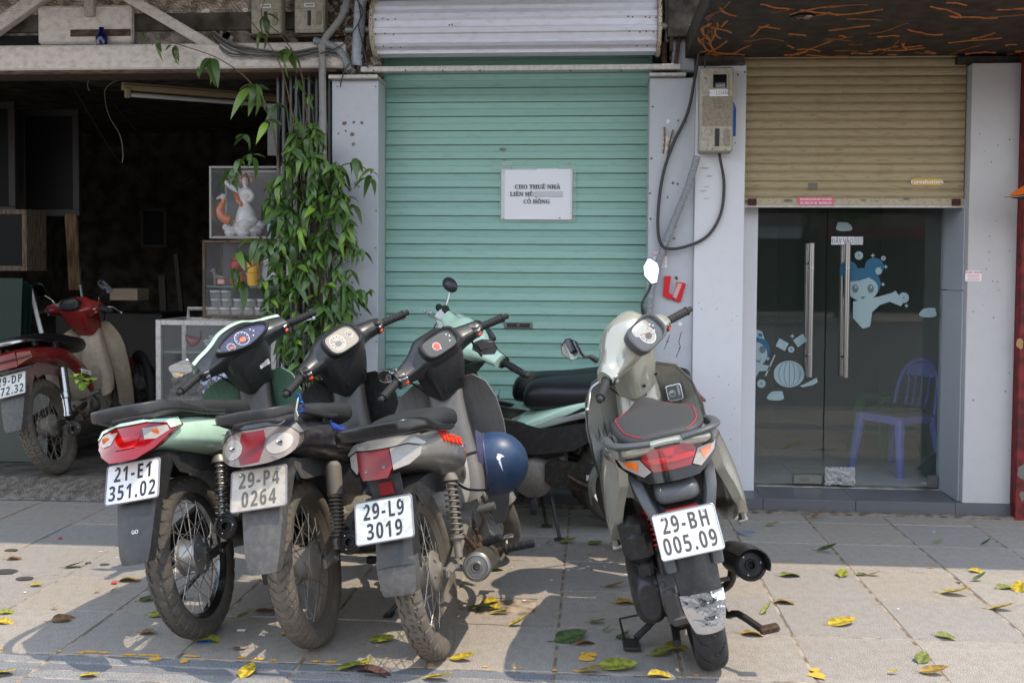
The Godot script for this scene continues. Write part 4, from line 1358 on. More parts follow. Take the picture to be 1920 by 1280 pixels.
func screw_on(parent: Node,at: Vector3,m: Material,s := 0.006) -> MeshInstance3D:
	var b := MB.new()
	b.lathe([Vector2(s,0),Vector2(s * 0.8,0.003),Vector2(0,0.004)],10,Transform3D(Basis(V(1,0,0),V(0,0,1),V(0,-1,0)),at))
	return part(parent,"screw",b,m)

func cable(called: String,pts: Array,r: float,m: Material,label: String,category := "cable",group := ""):
	var b := MB.new()
	b.tube(smooth(pts,6),r,8)
	return single(called,b,m,label,category,group,60)

func conduit(called: String,pts: Array,r: float,m: Material,label: String):
	var b := MB.new()
	var s := smooth(pts,24)
	var out := []
	var rad := []
	var acc := 0.0
	var last: Vector3 = s[0]
	var fine := []
	for i in s.size() - 1:
		var L: float = s[i].distance_to(s[i + 1])
		var n := maxi(1,int(L / 0.0035))
		for k in n: fine.append(s[i].lerp(s[i + 1],float(k) / n))
	for p in fine:
		acc += p.distance_to(last)
		last = p
		out.append(p)
		rad.append(r * (1.0 if fposmod(acc,0.014) < 0.008 else 0.86))
	b.tube(out,rad,12)
	return single(called,b,m,label,"conduit","",40)

func build_centre():
	var B := thing("shop_building","narrow shopfront with closed green roller shutter and white roll housing above","building")
	var b := MB.new()
	var r := RandomNumberGenerator.new()
	r.seed = 3
	b.box(V(-0.45,1.6,-6.2),V(2.5,3.6,0.3))
	part(B,"back_wall",b,M.plaster_dark)
	b = MB.new()
	b.box(V(-0.446,0.035,-5.84),V(1.9,0.07,0.3),0.003)
	part(B,"door_step",b,M.granite)
	var sh := holder(B,"roller_shutter")
	var prof := [[0.0,0.082],[0.0035,0.079],[0.004,0.046],[0.0085,0.0415],[0.0095,0.037],[0.016,0.006],[0.0155,0.002],[0.004,0.0]]
	var sm := slat_mesh(1.53,prof)
	var y := 0.075
	var k := 0
	while y < 2.56:
		put(sh,"slat",sm,M["green%d" % (k % 3)],Transform3D(Basis(Vector3(0,0,1),r.randf_range(-0.0008,0.0008)),V(-0.446,y,-5.945 + r.randf_range(-0.0008,0.0008))))
		y += 0.082
		k += 1
	b = MB.new()
	b.box(V(-0.446,0.085,-5.93),V(1.52,0.03,0.03),0.004)
	part(sh,"bottom_bar",b,M.steel_worn)
	b = MB.new()
	var lp := Vector3(-0.426,0.998,-5.928)
	b.box(lp,V(0.165,0.036,0.012),0.003)
	var lk := part(B,"lock_plate",b,M.steel_worn)
	b = MB.new()
	b.box(lp + V(0,0,0.004),V(0.135,0.024,0.008),0.002)
	part(lk,"lock_cover",b,M.black_plastic)
	b = MB.new()
	b.lathe([Vector2(0.008,0),Vector2(0.008,0.003),Vector2(0.004,0.004),Vector2(0,0.002)],14,Transform3D(Basis(V(1,0,0),V(0,0,1),V(0,-1,0)),lp + V(0,0,0.008)))
	part(lk,"keyhole",b,M.brass)
	for s in [-1.215,0.322]:
		b = MB.new()
		b.box(V(s,1.3,-5.93),V(0.016,2.5,0.05),0.003)
		part(B,"guide_rail",b,M.green_trim)
	b = MB.new()
	b.box(V(-1.3425,1.225,-5.83),V(0.265,2.31,0.22),0.003)
	var pl := part(B,"pillar",b,M.alu_panel)
	b = MB.new()
	b.box(V(-1.345,2.392,-5.80),V(0.28,0.022,0.25),0.003)
	part(B,"pillar_cap",b,M.alu_strip)
	for q in [[632,162],[704,162],[634,250],[705,395],[704,465],[640,480],[645,560],[640,640],[705,640]]: screw_on(pl,onwall(q[0],q[1],-5.7195),M.steel_worn,0.0055)
	for q in [[646,231,9],[663,229,6],[678,230,7],[660,252,9],[662,270,8],[668,344,9],[672,350,5],[655,355,8],[664,420,9],[640,515,6],[660,530,4],[652,575,6],[668,590,7],[640,600,5],[676,590,5],[650,640,7],[668,300,4],[648,245,4]]:
		blob(pl,"glue_spot",onwall(q[0],q[1],-5.7195),q[2] * 0.0016,M.glue_brown if r.randf() < 0.6 else M.grey_print,r)
	b = MB.new()
	b.box(V(0.431,1.225,-5.83),V(0.25,2.31,0.22),0.003)
	var pr := part(B,"pillar",b,M.alu_panel)
	b = MB.new()
	b.box(V(0.40,2.392,-5.79),V(0.2,0.018,0.22),0.003)
	part(B,"pillar_cap",b,M.alu_strip)
	for q in [[1224,200],[1222,297],[1219,362],[1220,410],[1219,560],[1220,640]]: screw_on(pr,onwall(q[0],q[1],-5.7195),M.rusty_metal,0.0055)
	for q in [[1254,228,7,0],[1272,226,4,0],[1286,228,4,0],[1262,343,5,0],[1271,345,5,0],[1252,370,4,0],[1266,425,5,0],[1264,447,5,0],[1268,520,5,0],[1252,640,4,0],[1275,652,4,0]]:
		blob(pr,"glue_spot",onwall(q[0],q[1],-5.7195),q[2] * 0.0017,M.glue_brown,r)
	for q in [[1253,228,8],[1258,606,7],[1276,607,7],[1256,602,4]]: blob(pr,"torn_paper",onwall(q[0],q[1],-5.7185),q[2] * 0.0019,M.paper,r,0.8,0.002)
	b = MB.new()
	b.box(V(-0.416,2.432,-5.70),V(1.77,0.03,0.05),0.003)
	var strip := part(B,"top_strip",b,M.alu_strip)
	for q in [700,760,830,900,1070,1165,1240]: screw_on(strip,onwall(q,132,-5.675),M.rusty_metal,0.005)
	var dr := holder(B,"roll_housing")
	var yc := 2.665
	var zc := -5.735
	var poly := PackedVector2Array()
	var nr := 12
	for i in nr:
		for q in [[0.0,0.138],[0.16,0.138],[0.30,0.152],[0.62,0.155],[0.72,0.14]]:
			var a: float = TAU * (i + q[0]) / nr
			poly.append(Vector2(zc * 0.0 + cos(a) * q[1],sin(a) * q[1]))
	b = MB.new()
	b.slab(poly,-0.775,0.775,Transform3D(Basis(V(0,0,1),V(0,1,0),V(-1,0,0)),V(-0.44,yc,zc)))
	part(dr,"corrugated_sheet",b,M.white_sheet,25)
	for s in [-1.0,1.0]:
		b = MB.new()
		var X := Transform3D(Basis(V(0,1,0),V(1,0,0),V(0,0,-1)),V(-0.44 + s * 0.785,yc,zc))
		b.lathe([Vector2(0.02,-0.008),Vector2(0.163,-0.008),Vector2(0.167,-0.004),Vector2(0.167,0.012),Vector2(0.16,0.014),Vector2(0.02,0.012)],40,X)
		part(dr,"end_plate",b,M.rust_white)
		b = MB.new()
		b.tube([V(-0.44 + s * 0.78,yc,zc),V(-0.44 + s * (0.96 if s < 0 else 0.92),yc,zc)],0.019,14)
		part(dr,"shaft",b,M.galvanised)
		b = MB.new()
		b.box(V(-0.44 + s * 0.86,yc - 0.06,zc),V(0.02,0.16,0.05),0.003)
		b.box(V(-0.44 + s * 0.86,yc - 0.12,zc - 0.1),V(0.012,0.03,0.25),0.003,Basis(Vector3(1,0,0),0.5))
		part(dr,"bearing_bracket",b,M.rusty_metal)
	for q in [[705,37],[718,36],[728,38],[742,37],[843,48],[848,47],[704,64],[722,63],[738,65],[1178,32],[1186,33],[1210,33],[1218,34],[1230,34],[1180,59],[1200,60],[1212,59],[1225,60],[700,85],[716,84],[730,86],[748,85],[1195,82],[1215,82]]:
		var at := onwall(q[0],q[1],zc + 0.14)
		var dy: float = at.y - yc
		if absf(dy) < 0.13:
			var zz := zc + sqrt(0.157 * 0.157 - dy * dy)
			var nrm := V(0,dy,zz - zc).normalized()
			b = MB.new()
			b.lathe([Vector2(0.0045,0),Vector2(0.003,0.002),Vector2(0,0.0025)],8,Transform3D(basis_of(V(1,0,0),nrm),V(at.x,at.y,zz - 0.001)))
			part(dr,"rivet",b,M.rusty_metal)
	b = MB.new()
	b.box(V(-0.45,3.4,-5.98),V(2.2,1.5,0.3))
	part(B,"upper_wall",b,M.plaster_brown)
	b = MB.new()
	b.box(V(-1.31,2.72,-5.83),V(0.2,0.6,0.14),0.01)
	part(B,"broken_post",b,M.plaster_brown)
	b = MB.new()
	b.box(V(0.475,2.72,-5.84),V(0.17,0.6,0.14),0.01)
	part(B,"broken_post",b,M.alu_panel)
	b = MB.new()
	b.box(V(0.40,2.50,-5.80),V(0.05,0.18,0.06),0.004,Basis(Vector3(0,0,1),0.1))
	b.box(V(0.46,2.56,-5.76),V(0.02,0.3,0.05),0.003,Basis(Vector3(0,0,1),-0.12))
	part(B,"post_bracket",b,M.rusty_metal)
	b = MB.new()
	b.tube([Vector3(-1.307,2.819,-5.700),Vector3(-1.323,2.618,-5.720),Vector3(-1.340,2.467,-5.740)],0.033,14)
	part(B,"white_pipe",b,M.pipe_white)
	b = MB.new()
	b.box(V(-0.45,3.15,-5.1),V(2.2,0.12,1.44),0.01)
	part(B,"unseen_overhang",b,M.plaster_brown)  # out of view, front edge set to cast the shadow line on the pavement
	var n := thing("paper_notice","white rental notice taped to the green roller shutter","notice")
	var nc := (Vector3(-0.531,1.901,-5.922) + Vector3(-0.119,1.613,-5.922)) * 0.5
	b = MB.new()
	var grid := []
	for i in 9:
		var row := PackedVector3Array()
		for j in 13: row.append(nc + V(-0.2055 + 0.411 * j / 12.0,0.146 - 0.292 * i / 8.0,0.002 * sin(i * 2.1 + j * 0.7) + 0.0015 * sin(j * 1.9)))
		grid.append(row)
	b.sheet(grid,0.0004)
	part(n,"paper",b,M.paper)
	lettering(n,"lettering","CHO THUÊ NHÀ",0.0235,M.print_ink,Transform3D(Basis(),nc + V(0.005,0.042,0.0042)),font_serif_bold(),1.0,0.0006)
	lettering(n,"lettering","LIÊN HÊ:",0.0225,M.print_ink,Transform3D(Basis(),nc + V(-0.155,0.0,0.0042)),font_serif_bold(),1.0,0.0006,HORIZONTAL_ALIGNMENT_LEFT)
	lettering(n,"lettering","CÔ HÔNG",0.0225,M.print_ink,Transform3D(Basis(),nc + V(0.0,-0.043,0.0042)),font_serif_bold(),1.0,0.0006)
	for q in [[-0.0435,-0.0165,0.0045,0.0045,0.0],[-0.003,-0.0195,0.009,0.0035,-0.6]]:
		b = MB.new()
		b.box(nc + V(q[0],q[1],0.0045),V(q[2],q[3],0.0006),0.0,Basis(Vector3(0,0,1),q[4]))
		part(n,"accent_mark",b,M.print_ink)
	b = MB.new()
	b.box(nc + V(0.07,0.001,0.0038),V(0.16,0.032,0.0008))
	part(n,"blanked_line",b,M.paper_grey)
	for q in [[-0.13,0.15,0.26,0.022],[0.17,0.153,0.09,0.02],[-0.2,0.0,0.03,0.28],[0.21,0.0,0.03,0.3],[0.0,-0.152,0.42,0.016],[-0.17,0.165,0.06,0.05]]:
		b = MB.new()
		b.box(nc + V(q[0],q[1],0.0046),V(q[2],q[3],0.0003))
		part(n,"tape",b,M.tape)
	for q in [[942,279,9,0.4],[946,300,5,0.3],[1068,306,4,0.3],[1050,408,4,0.4],[945,410,5,0.4]]: blob(n,"tape_residue",onwall(q[0],q[1],-5.924),q[2] * 0.0022,M.grime,r,q[3])
	var u := thing("red_letter","broken red plastic letter left on the white pillar below the grey conduit","letter")
	for q in [[PackedVector2Array([Vector2(1246,518),Vector2(1258,517),Vector2(1254,548),Vector2(1263,556),Vector2(1258,562),Vector2(1243,554)]),0.02,M.red_plastic],[PackedVector2Array([Vector2(1270,528),Vector2(1286,531),Vector2(1276,566),Vector2(1262,563)]),0.02,M.red_plastic],[PackedVector2Array([Vector2(1271,530),Vector2(1279,532),Vector2(1268,560),Vector2(1261,557)]),0.024,M.pink_pale]]:
		var w := PackedVector2Array()
		for e in q[0]:
			var a := onwall(e.x,e.y,-5.715)
			w.append(Vector2(a.x,a.y))
		b = MB.new()
		b.slab(w,0,q[1],Transform3D(Basis(),V(0,0,-5.72)),0.003)
		part(u,"stroke",b,q[2])
	screw_on(u,onwall(1269,522,-5.717),M.black_metal,0.007)
	var k2 := 0
	for q in [[[1246,238],[1247,262],[1244,287]],[[1262,243],[1256,265],[1252,288]]]:
		var w := thing("metal_scrap",["crooked brass strip nailed to the white pillar, nearer the green shutter","straight brass strip on peeled white patch beside the black cable"][k2],"metal strip")
		b = MB.new()
		var pts := []
		for e in q: pts.append(onwall(e[0],e[1],-5.712))
		b.tube(pts,0.0095,6,0.5)
		part(w,"strip",b,M.brass_scrap)
		b = MB.new()
		for i in 5: b.lathe([Vector2(0.004,0),Vector2(0,0.004)],6,Transform3D(basis_of(V(1,0,0),V(0,0,1)),pts[0].lerp(pts[2],0.1 + 0.2 * i) + V(0,0,0.006)))
		part(w,"nail",b,M.rusty_metal)
		for i in 2: blob(w,"torn_paper",pts[1].lerp(pts[2],i * 0.7) + V(0.006,0,-0.0068),0.014,M.paper,r,2.0)
		k2 += 1
	sticker_ad("repair_sticker",onwall(1238,487,-5.7185),Vector2(0.075,0.085),"small red and white repair advert on the pillar behind the grey conduit","SUA NHÀ")
	b = MB.new()
	b.tube([Vector3(0.496,0.983,-5.720),Vector3(0.482,0.929,-5.720),Vector3(0.491,0.900,-5.720),Vector3(0.468,0.840,-5.720)],0.0018,5)
	part(pr,"crack",b,M.black_metal)
	b = MB.new()
	b.tube([Vector3(0.432,0.964,-5.720),Vector3(0.403,0.884,-5.720)],0.002,5)
	part(pr,"scratch",b,M.grime)

func onwall(px: float,py: float,z: float) -> Vector3:
	var c := Basis.from_euler(Vector3(deg_to_rad(-2.2),deg_to_rad(4.47),deg_to_rad(0.4)),EULER_ORDER_YXZ)
	var d := c * V((px - 960.0) / 1920.0,-(py - 586.0) / 1920.0,-1)
	return V(0,1.3,0) + d * (z / d.z)

var _fsb: SystemFont
func font_serif_bold() -> Font:
	if _fsb == null:
		_fsb = SystemFont.new()
		_fsb.font_names = PackedStringArray(["Droid Serif"])
		_fsb.font_weight = 700
	return _fsb

func sticker_ad(called: String,at: Vector3,size: Vector2,label: String,head: String):
	var s := thing(called,label,"sticker")
	var b := MB.new()
	b.box(at,V(size.x,size.y,0.001))
	part(s,"paper",b,M.paper)
	lettering(s,"lettering",head,size.y * 0.2,M.red_ink,Transform3D(Basis(),at + V(0,size.y * 0.33,0.001)),font_bold,size.x / size.y * 0.85,0.0004)
	for k in 5:
		b = MB.new()
		b.box(at + V(0,size.y * (0.12 - 0.13 * k),0.0008),V(size.x * (0.84 if k % 2 else 0.7),size.y * 0.035,0.0004))
		part(s,"printed_line",b,M.red_ink)

func build_right():
	var B := thing("shop_building","shopfront with beige shutter half raised over a glass double door","building")
	var b := MB.new()
	var r := RandomNumberGenerator.new()
	r.seed = 8
	for q in [[0.55,0.95],[0.95,1.45],[1.45,1.98],[1.98,2.9]]:
		b = MB.new()
		b.box(V((q[0] + q[1]) / 2,0.035,-5.855),V(q[1] - q[0] - 0.001,0.07,0.33),0.003)
		part(B,"granite_step",b,M.granite)
	b = MB.new()
	b.box(V(1.0,-0.004,-5.66),V(5.0,0.03,0.05),0.004)
	part(B,"mortar_strip",b,M.dirt_pale)
	b = MB.new()
	b.box(V(1.42,0.034,-6.06),V(1.2,0.076,0.08),0.002)
	part(B,"threshold",b,M.marble)
	b = MB.new()
	b.box(V(0.691,1.255,-5.78),V(0.27,2.37,0.17),0.003)
	var p2 := part(B,"pillar",b,M.alu_white)
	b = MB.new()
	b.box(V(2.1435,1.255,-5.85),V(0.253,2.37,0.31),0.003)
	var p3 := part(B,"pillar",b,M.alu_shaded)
	b = MB.new()
	b.box(V(0.88,1.255,-5.98),V(0.1,2.37,0.2),0.003)
	part(B,"pillar",b,M.alu_white)
	for q in [[0.07,1.22],[1.225,1.72]]:
		b = MB.new()
		b.box(V(2.0125,(q[0] + q[1]) / 2,-5.92),V(0.008,q[1] - q[0],0.36),0.0015)
		part(B,"jamb_panel",b,M.jamb_blue)
	for k in 22: blob(p3,"speck",V(r.randf_range(2.03,2.26),r.randf_range(0.1,2.2),-5.6945),r.randf_range(0.002,0.005),M.grime,r)
	for k in 24: blob(p2,"speck",V(r.randf_range(0.57,0.81),r.randf_range(0.1,1.2),-5.6945),r.randf_range(0.002,0.004),M.grime,r)
	for q in [[1322,315,14,0.2],[1330,330,10,0.25],[1318,358,12,0.2],[1326,350,8,0.2],[1325,372,10,0.15]]:
		var s := blob(p2,"scuff",onwall(q[0],q[1],-5.6945),q[2] * 0.002,M.scuff,r,q[3])
	for q in [[1397,135],[1384,140]]: screw_on(p2,onwall(q[0],q[1],-5.694),M.rusty_metal,0.005)
	var sh := holder(B,"roller_shutter")
	var prof := []
	for k in 11:
		var t := k / 10.0
		var yy := 0.095 - 0.095 * t
		var u := fposmod(t * 2.0,1.0) if t < 1.0 else 1.0
		prof.append([0.004 + 0.011 * pow(maxf(0.0,sin(u * PI * 0.92)),0.55),yy])
	var sm := slat_mesh(1.19,prof)
	var y := 1.725
	var k := 0
	while y < 2.62:
		put(sh,"slat",sm,M["beige%d" % (k % 3)],Transform3D(Basis(Vector3(0,0,1),-0.002 + r.randf_range(-0.0008,0.0008)),V(1.416,y,-5.78)))
		y += 0.0955
		k += 1
	b = MB.new()
	b.box(V(1.416,1.705,-5.765),V(1.19,0.04,0.034),0.004)
	var bar := part(sh,"bottom_bar",b,M.beige_bar)
	b = MB.new()
	b.box(V(1.416,1.68,-5.765),V(1.2,0.016,0.03),0.003)
	part(sh,"rubber_lip",b,M.alu_strip)
	for x in [0.875,1.965]:
		b = MB.new()
		b.box(V(x,1.702,-5.742),V(0.045,0.036,0.014),0.003)
		part(sh,"lock_bracket",b,M.rust_dark)
	for q in [[1400,378,12],[1478,376,14],[1620,375,8],[1700,373,10],[1645,377,6]]: blob(sh,"scuff",onwall(q[0],q[1],-5.746),q[2] * 0.0022,M.grime,r,0.3)
	b = MB.new()
	b.box(V(1.205,1.79,-5.7635),V(0.05,0.034,0.001))
	part(sh,"tape_patch",b,M.grime)
	var bp := thing("maker_plate","small brass maker's plate on the lower beige shutter","plate")
	var pc := onwall(1739,341,-5.762)
	b = MB.new()
	b.box(pc,V(0.158,0.038,0.004),0.001)
	part(bp,"plate",b,M.brass_pale)
	lettering(bp,"lettering","Euroshutters",0.019,M.white_ink,Transform3D(Basis(),pc + V(0,0,0.0024)),font_bold,1.05,0.0006)
	for x in [-0.072,0.072]: screw_on(bp,pc + V(x,0,0.002),M.steel,0.004)
	var sk := thing("shutter_sticker","pink repair sticker on the beige shutter's bottom bar","sticker")
	pc = onwall(1530,377,-5.745)
	b = MB.new()
	b.box(pc,V(0.19,0.042,0.001))
	part(sk,"paper",b,M.pink_sticker)
	lettering(sk,"lettering","SUA CHUA VÀ LÂP ĐÂT CUA CUÔN",0.0105,M.white_ink,Transform3D(Basis(),pc + V(0,0.01,0.0008)),font_bold,0.72,0.0004)
	lettering(sk,"lettering","TEL: 0983.724.168 - 0943.833.470",0.0105,M.white_ink,Transform3D(Basis(),pc + V(0,-0.01,0.0008)),font_bold,0.76,0.0004)
	sticker_ad("repair_sticker",onwall(1826,517,-5.6935),Vector2(0.085,0.056),"small red and white repair advert on the wide white pillar near the red wall","SUA NHÀ")
	b = MB.new()
	b.box(V(1.95,2.555,-5.13),V(2.9,0.12,1.34),0.004)
	var so := part(B,"soffit",b,M.soffit_brown)
	b = MB.new()
	b.box(V(0.69,2.465,-5.76),V(0.25,0.06,0.14),0.006)
	part(B,"pillar_cap",b,M.plaster_dark)
	b = MB.new()
	b.box(V(2.12,2.465,-5.80),V(0.34,0.04,0.16),0.004)
	part(B,"pillar_cap",b,M.black_metal)
	for k2 in 84:
		var x := r.randf_range(0.53,2.25)
		var z := -5.72 + pow(r.randf(),0.8) * 1.2
		if k2 < 14: x = r.randf_range(0.52,0.60)
		if k2 >= 14 and k2 < 30: z = r.randf_range(-5.74,-5.66)
		var L := r.randf_range(0.05,0.26)
		var a := (r.randf_range(-0.5,0.5) if r.randf() < 0.7 else r.randf_range(-1.5,1.5)) if k2 >= 14 else r.randf_range(1.0,2.1)
		var pts := []
		var at := V(x,2.494,z)
		for i in 6:
			pts.append(at)
			at += V(cos(a),0,-sin(a) * 1.6) * L / 5.0
			a += r.randf_range(-0.4,0.4)
			at.x = clampf(at.x,0.52,2.6)
			at.z = clampf(at.z,-5.76,-4.48)
		var rad := []
		var sp := smooth(pts,4)
		for i in sp.size(): rad.append(r.randf_range(0.0035,0.0075) * (1.5 if i < 5 and k2 % 3 == 0 else 1.0))
		b = MB.new()
		b.tube(sp,rad,6,0.8)
		part(so,"glue_trail",b,M.glue_orange if k2 % 4 else M.glue_dark,60)
	for q in [[0.96,-4.86,0.045],[2.02,-4.75,0.07]]:
		b = MB.new()
		b.lathe([Vector2(q[2],0),Vector2(q[2] + 0.012,-0.006),Vector2(q[2] + 0.012,0.0),Vector2(q[2],0.02),Vector2(0,0.02)],24,Transform3D(Basis(),V(q[0],2.492,q[1])))
		part(so,"lamp_hole",b,M.black_metal if q[2] < 0.05 else M.glue_dark)
	b = MB.new()
	b.box(V(0.98,2.492,-4.86),V(0.03,0.012,0.06),0.003)
	part(so,"lamp_clip",b,M.steel)
	b = MB.new()
	b.box(V(2.62,1.6,-5.83),V(0.7,3.4,0.4),0.004)
	var rw := single("red_wall",b,M.red_wall,"dark red painted wall at the edge beside the white pillar","wall")
	blob(rw,"tape_patch",onwall(1913,645,-5.628),0.02,M.cardboard,r,1.6)
	for q in [[1916,885,0.03],[1918,930,0.02]]: blob(rw,"paint_chip",onwall(q[0],q[1],-5.628),q[2],M.grime,r,1.5)
	var um := thing("umbrella","corner of an orange and black umbrella beside the red wall","umbrella")  # canopy enlarged out of view to keep light off the wide pillar
	var tip := onwall(1888,369,-5.3)
	for q in [[tip,tip + V(0.9,0.5,-0.3),tip + V(1.0,0.12,0.7),M.orange_cloth],[tip,tip + V(1.0,0.12,0.7),tip + V(0.9,-0.2,0.1),M.black_metal]]:
		b = MB.new()
		var grid := []
		for i in 6:
			var row := PackedVector3Array()
			for j in 5: row.append(q[0].lerp(q[1].lerp(q[2],j / 4.0),i / 5.0 * 0.98 + 0.02) + V(0,0.02 * sin(i / 5.0 * PI),0))
			grid.append(row)
		b.sheet(grid,0.0015)
		part(um,"canopy_panel",b,q[3])
	b = MB.new()
	b.tube([tip - V(0.01,0.003,0),tip + V(0.4,0.03,0.21)],0.003,6)
	part(um,"rib",b,M.steel)
	b = MB.new()
	b.box(V(1.6,4.3,-5.9),V(2.4,3.4,0.4))
	part(B,"upper_wall",b,M.plaster_dark)
	build_glass_door(B,r)
	build_right_room(B,r)

func build_glass_door(B: Node3D,r: RandomNumberGenerator):
	var z := -6.055
	var y0 := 0.085
	var y1 := 1.76
	var q := 0
	for d in [[0.60,1.349,1.255,1],[1.355,2.0,1.458,-1]]:
		var g := holder(B,"glass_door")
		var b := MB.new()
		b.box(V((d[0] + d[1]) / 2,(y0 + y1) / 2,z),V(d[1] - d[0],y1 - y0,0.010),0.001)
		part(g,"pane",b,M.door_glass)
		for s in [1.0,-1.0]:
			b = MB.new()
			b.tube([V(d[2] - 0.0 * s,0.715,z + s * 0.055),V(d[2],1.485,z + s * 0.055)],0.0165,16)
			for yy in [0.83,1.37]: b.tube([V(d[2],yy,z + s * 0.005),V(d[2],yy,z + s * 0.05)],0.009,10)
			part(g,"door_handle",b,M.steel_brushed,60)
			if s > 0.0:
				for yy in [0.85,1.345]:
					b = MB.new()
					b.lathe([Vector2(0.0175,-0.004),Vector2(0.0175,0.004)],16,Transform3D(Basis(),V(d[2],yy,z + 0.055)),false)
					part(g,"handle_collar",b,M.steel)
		var cx: float = (1.349 - 0.085) if d[3] == 1 else (1.355 + 0.085)
		b = MB.new()
		b.box(V(cx,y0 + 0.03,z),V(0.165,0.058,0.034),0.004)
		var pf := part(g,"patch_fitting",b,M.steel_brushed)
		b = MB.new()
		b.slab(ellipse(0.06,0.028,20),0.0,0.004,Transform3D(Basis(),V(cx - d[3] * 0.02,y0 + 0.03,z + 0.017)),0.001)
		b.slab(ellipse(0.034,0.016,16),0.004,0.006,Transform3D(Basis(),V(cx - d[3] * 0.02,y0 + 0.03,z + 0.017)))
		part(g,"lock_cylinder",b,M.steel_worn)
		q += 1
	var b := MB.new()
	b.box(V(1.975,0.115,-6.055),V(0.055,0.07,0.034),0.003)
	part(B,"floor_hinge",b,M.steel_brushed)
	var fz := -6.0485
	var tp := thing("plastic_wrap","crumpled clear tape wrapped round the lower lock of the glass door","tape")
	b = MB.new()
	var grid := []
	for i in 10:
		var row := PackedVector3Array()
		for j in 14: row.append(V(1.36 + 0.17 * j / 13.0 + r.randf_range(-0.004,0.004),0.085 + 0.105 * i / 9.0 + r.randf_range(-0.004,0.004),-6.03 + r.randf_range(-0.008,0.008)))
		grid.append(row)
	b.sheet(grid,0.0005)
	part(tp,"film",b,M.tape_shiny,5)
	var ps := thing("paper_strip","paper strip with handwriting on the glass door above the handle","note")
	var pc := onwall(1589,451,fz)
	b = MB.new()
	b.box(pc,V(0.178,0.046,0.0008))
	part(ps,"paper",b,M.paper)
	b = MB.new()
	b.box(pc + V(0.063,0,0.0006),V(0.05,0.044,0.0006))
	part(ps,"tape",b,M.paper_grey)
	lettering(ps,"lettering","ĐÂY VÀO",0.028,M.marker_ink,Transform3D(Basis(),pc + V(-0.026,-0.003,0.001)),font_sans,0.8,0.0006)
	sticker_cloud(onwall(1582,425,fz),0.052,"white cloud sticker above the paper strip on the glass door",1.0)
	sticker_cloud(onwall(1742,586,fz),0.055,"white cloud sticker beside the fan on the glass door",-1.0)
	sticker_cloud(onwall(1456,742,fz),0.055,"white cloud sticker below the lantern on the glass door",-1.0)
	var girl := thing("window_decal","blue and white sticker of a cartoon child holding a fan","decal")
	decal(girl,"robe",[[1600,565],[1622,560],[1648,556],[1676,548],[1678,562],[1650,572],[1636,585],[1632,612],[1618,616],[1600,596]],0.0,M.decal_pale,fz)
	decal(girl,"fan",[[1676,547],[1680,545],[1695,566],[1690,574],[1660,562]],0.0004,M.decal_pale,fz,Vector2(-8,-12))
	decal_ellipse(girl,"hair_bun",1640,500,18,17,0.0,M.decal_blue,fz)
	decal_ellipse(girl,"hair_bun",1592,506,17,17,0.0,M.decal_blue,fz)
	decal_ellipse(girl,"hair",1618,532,34,30,0.0004,M.decal_blue,fz)
	decal_ellipse(girl,"face",1618,541,29,23,0.0008,M.decal_pale,fz)
	for x in [1604,1633]:
		decal_ellipse(girl,"eye",x,541,6,8,0.0012,M.decal_grey,fz)
		decal_ellipse(girl,"eye_highlight",x + 1,538,2,2.5,0.0016,M.decal_pale,fz)
	decal(girl,"mouth",[[1613,556],[1624,556],[1618,561]],0.0012,M.decal_grey,fz)
	decal(girl,"fringe",[[1592,528],[1600,512],[1618,504],[1638,512],[1646,530],[1630,520],[1612,526]],0.0012,M.decal_blue,fz)
	decal_ellipse(girl,"flower",1648,508,6,7,0.0012,M.decal_pale,fz)
	var boy := thing("window_decal","blue and white sticker of a capped cartoon child carrying a lantern","decal")
	decal(boy,"robe",[[1392,700],[1420,680],[1444,686],[1444,694],[1424,696],[1410,722],[1392,726]],0.0,M.decal_pale,fz)
	decal_ellipse(boy,"hair",1414,656,30,28,0.0,M.decal_blue,fz)
	decal_ellipse(boy,"face",1413,664,26,24,0.0004,M.decal_pale,fz)
	for x in [1406,1430]: decal_ellipse(boy,"eye",x,655,6,7,0.0008,M.decal_grey,fz)
	decal(boy,"mouth",[[1410,672],[1424,676],[1428,672],[1424,680]],0.0008,M.decal_grey,fz)
	decal(boy,"cap",[[1392,640],[1396,622],[1414,615],[1430,622],[1434,636],[1412,630]],0.0012,M.decal_pale,fz)
	decal(boy,"cap_badge",[[1423,624],[1430,626],[1429,632],[1422,630]],0.0016,M.decal_blue,fz)
	decal(boy,"stick",[[1434,705],[1437,705],[1455,665],[1452,665]],0.0,M.decal_pale,fz)
	var lan := thing("window_decal","round white lantern sticker with tassel on the glass door","decal")
	decal_ellipse(lan,"lantern",1480,701,29,25,0.0,M.decal_pale,fz)
	for k in 5:
		var o := []
		for j in 9:
			var t := -1.0 + j / 4.0
			o.append([1480 + (k - 2) * 10 * sqrt(maxf(0.0,1.0 - t * t * 0.9)),701 + t * 23])
		for j in 9: o.append([o[8 - j][0] + 1.2,o[8 - j][1]])
		decal(lan,"lantern_rib",o,0.0004,M.decal_grey,fz)
	decal(lan,"tassel",[[1500,723],[1506,721],[1532,708],[1534,716],[1526,721],[1506,726]],0.0,M.decal_pale,fz)
	var n := 0
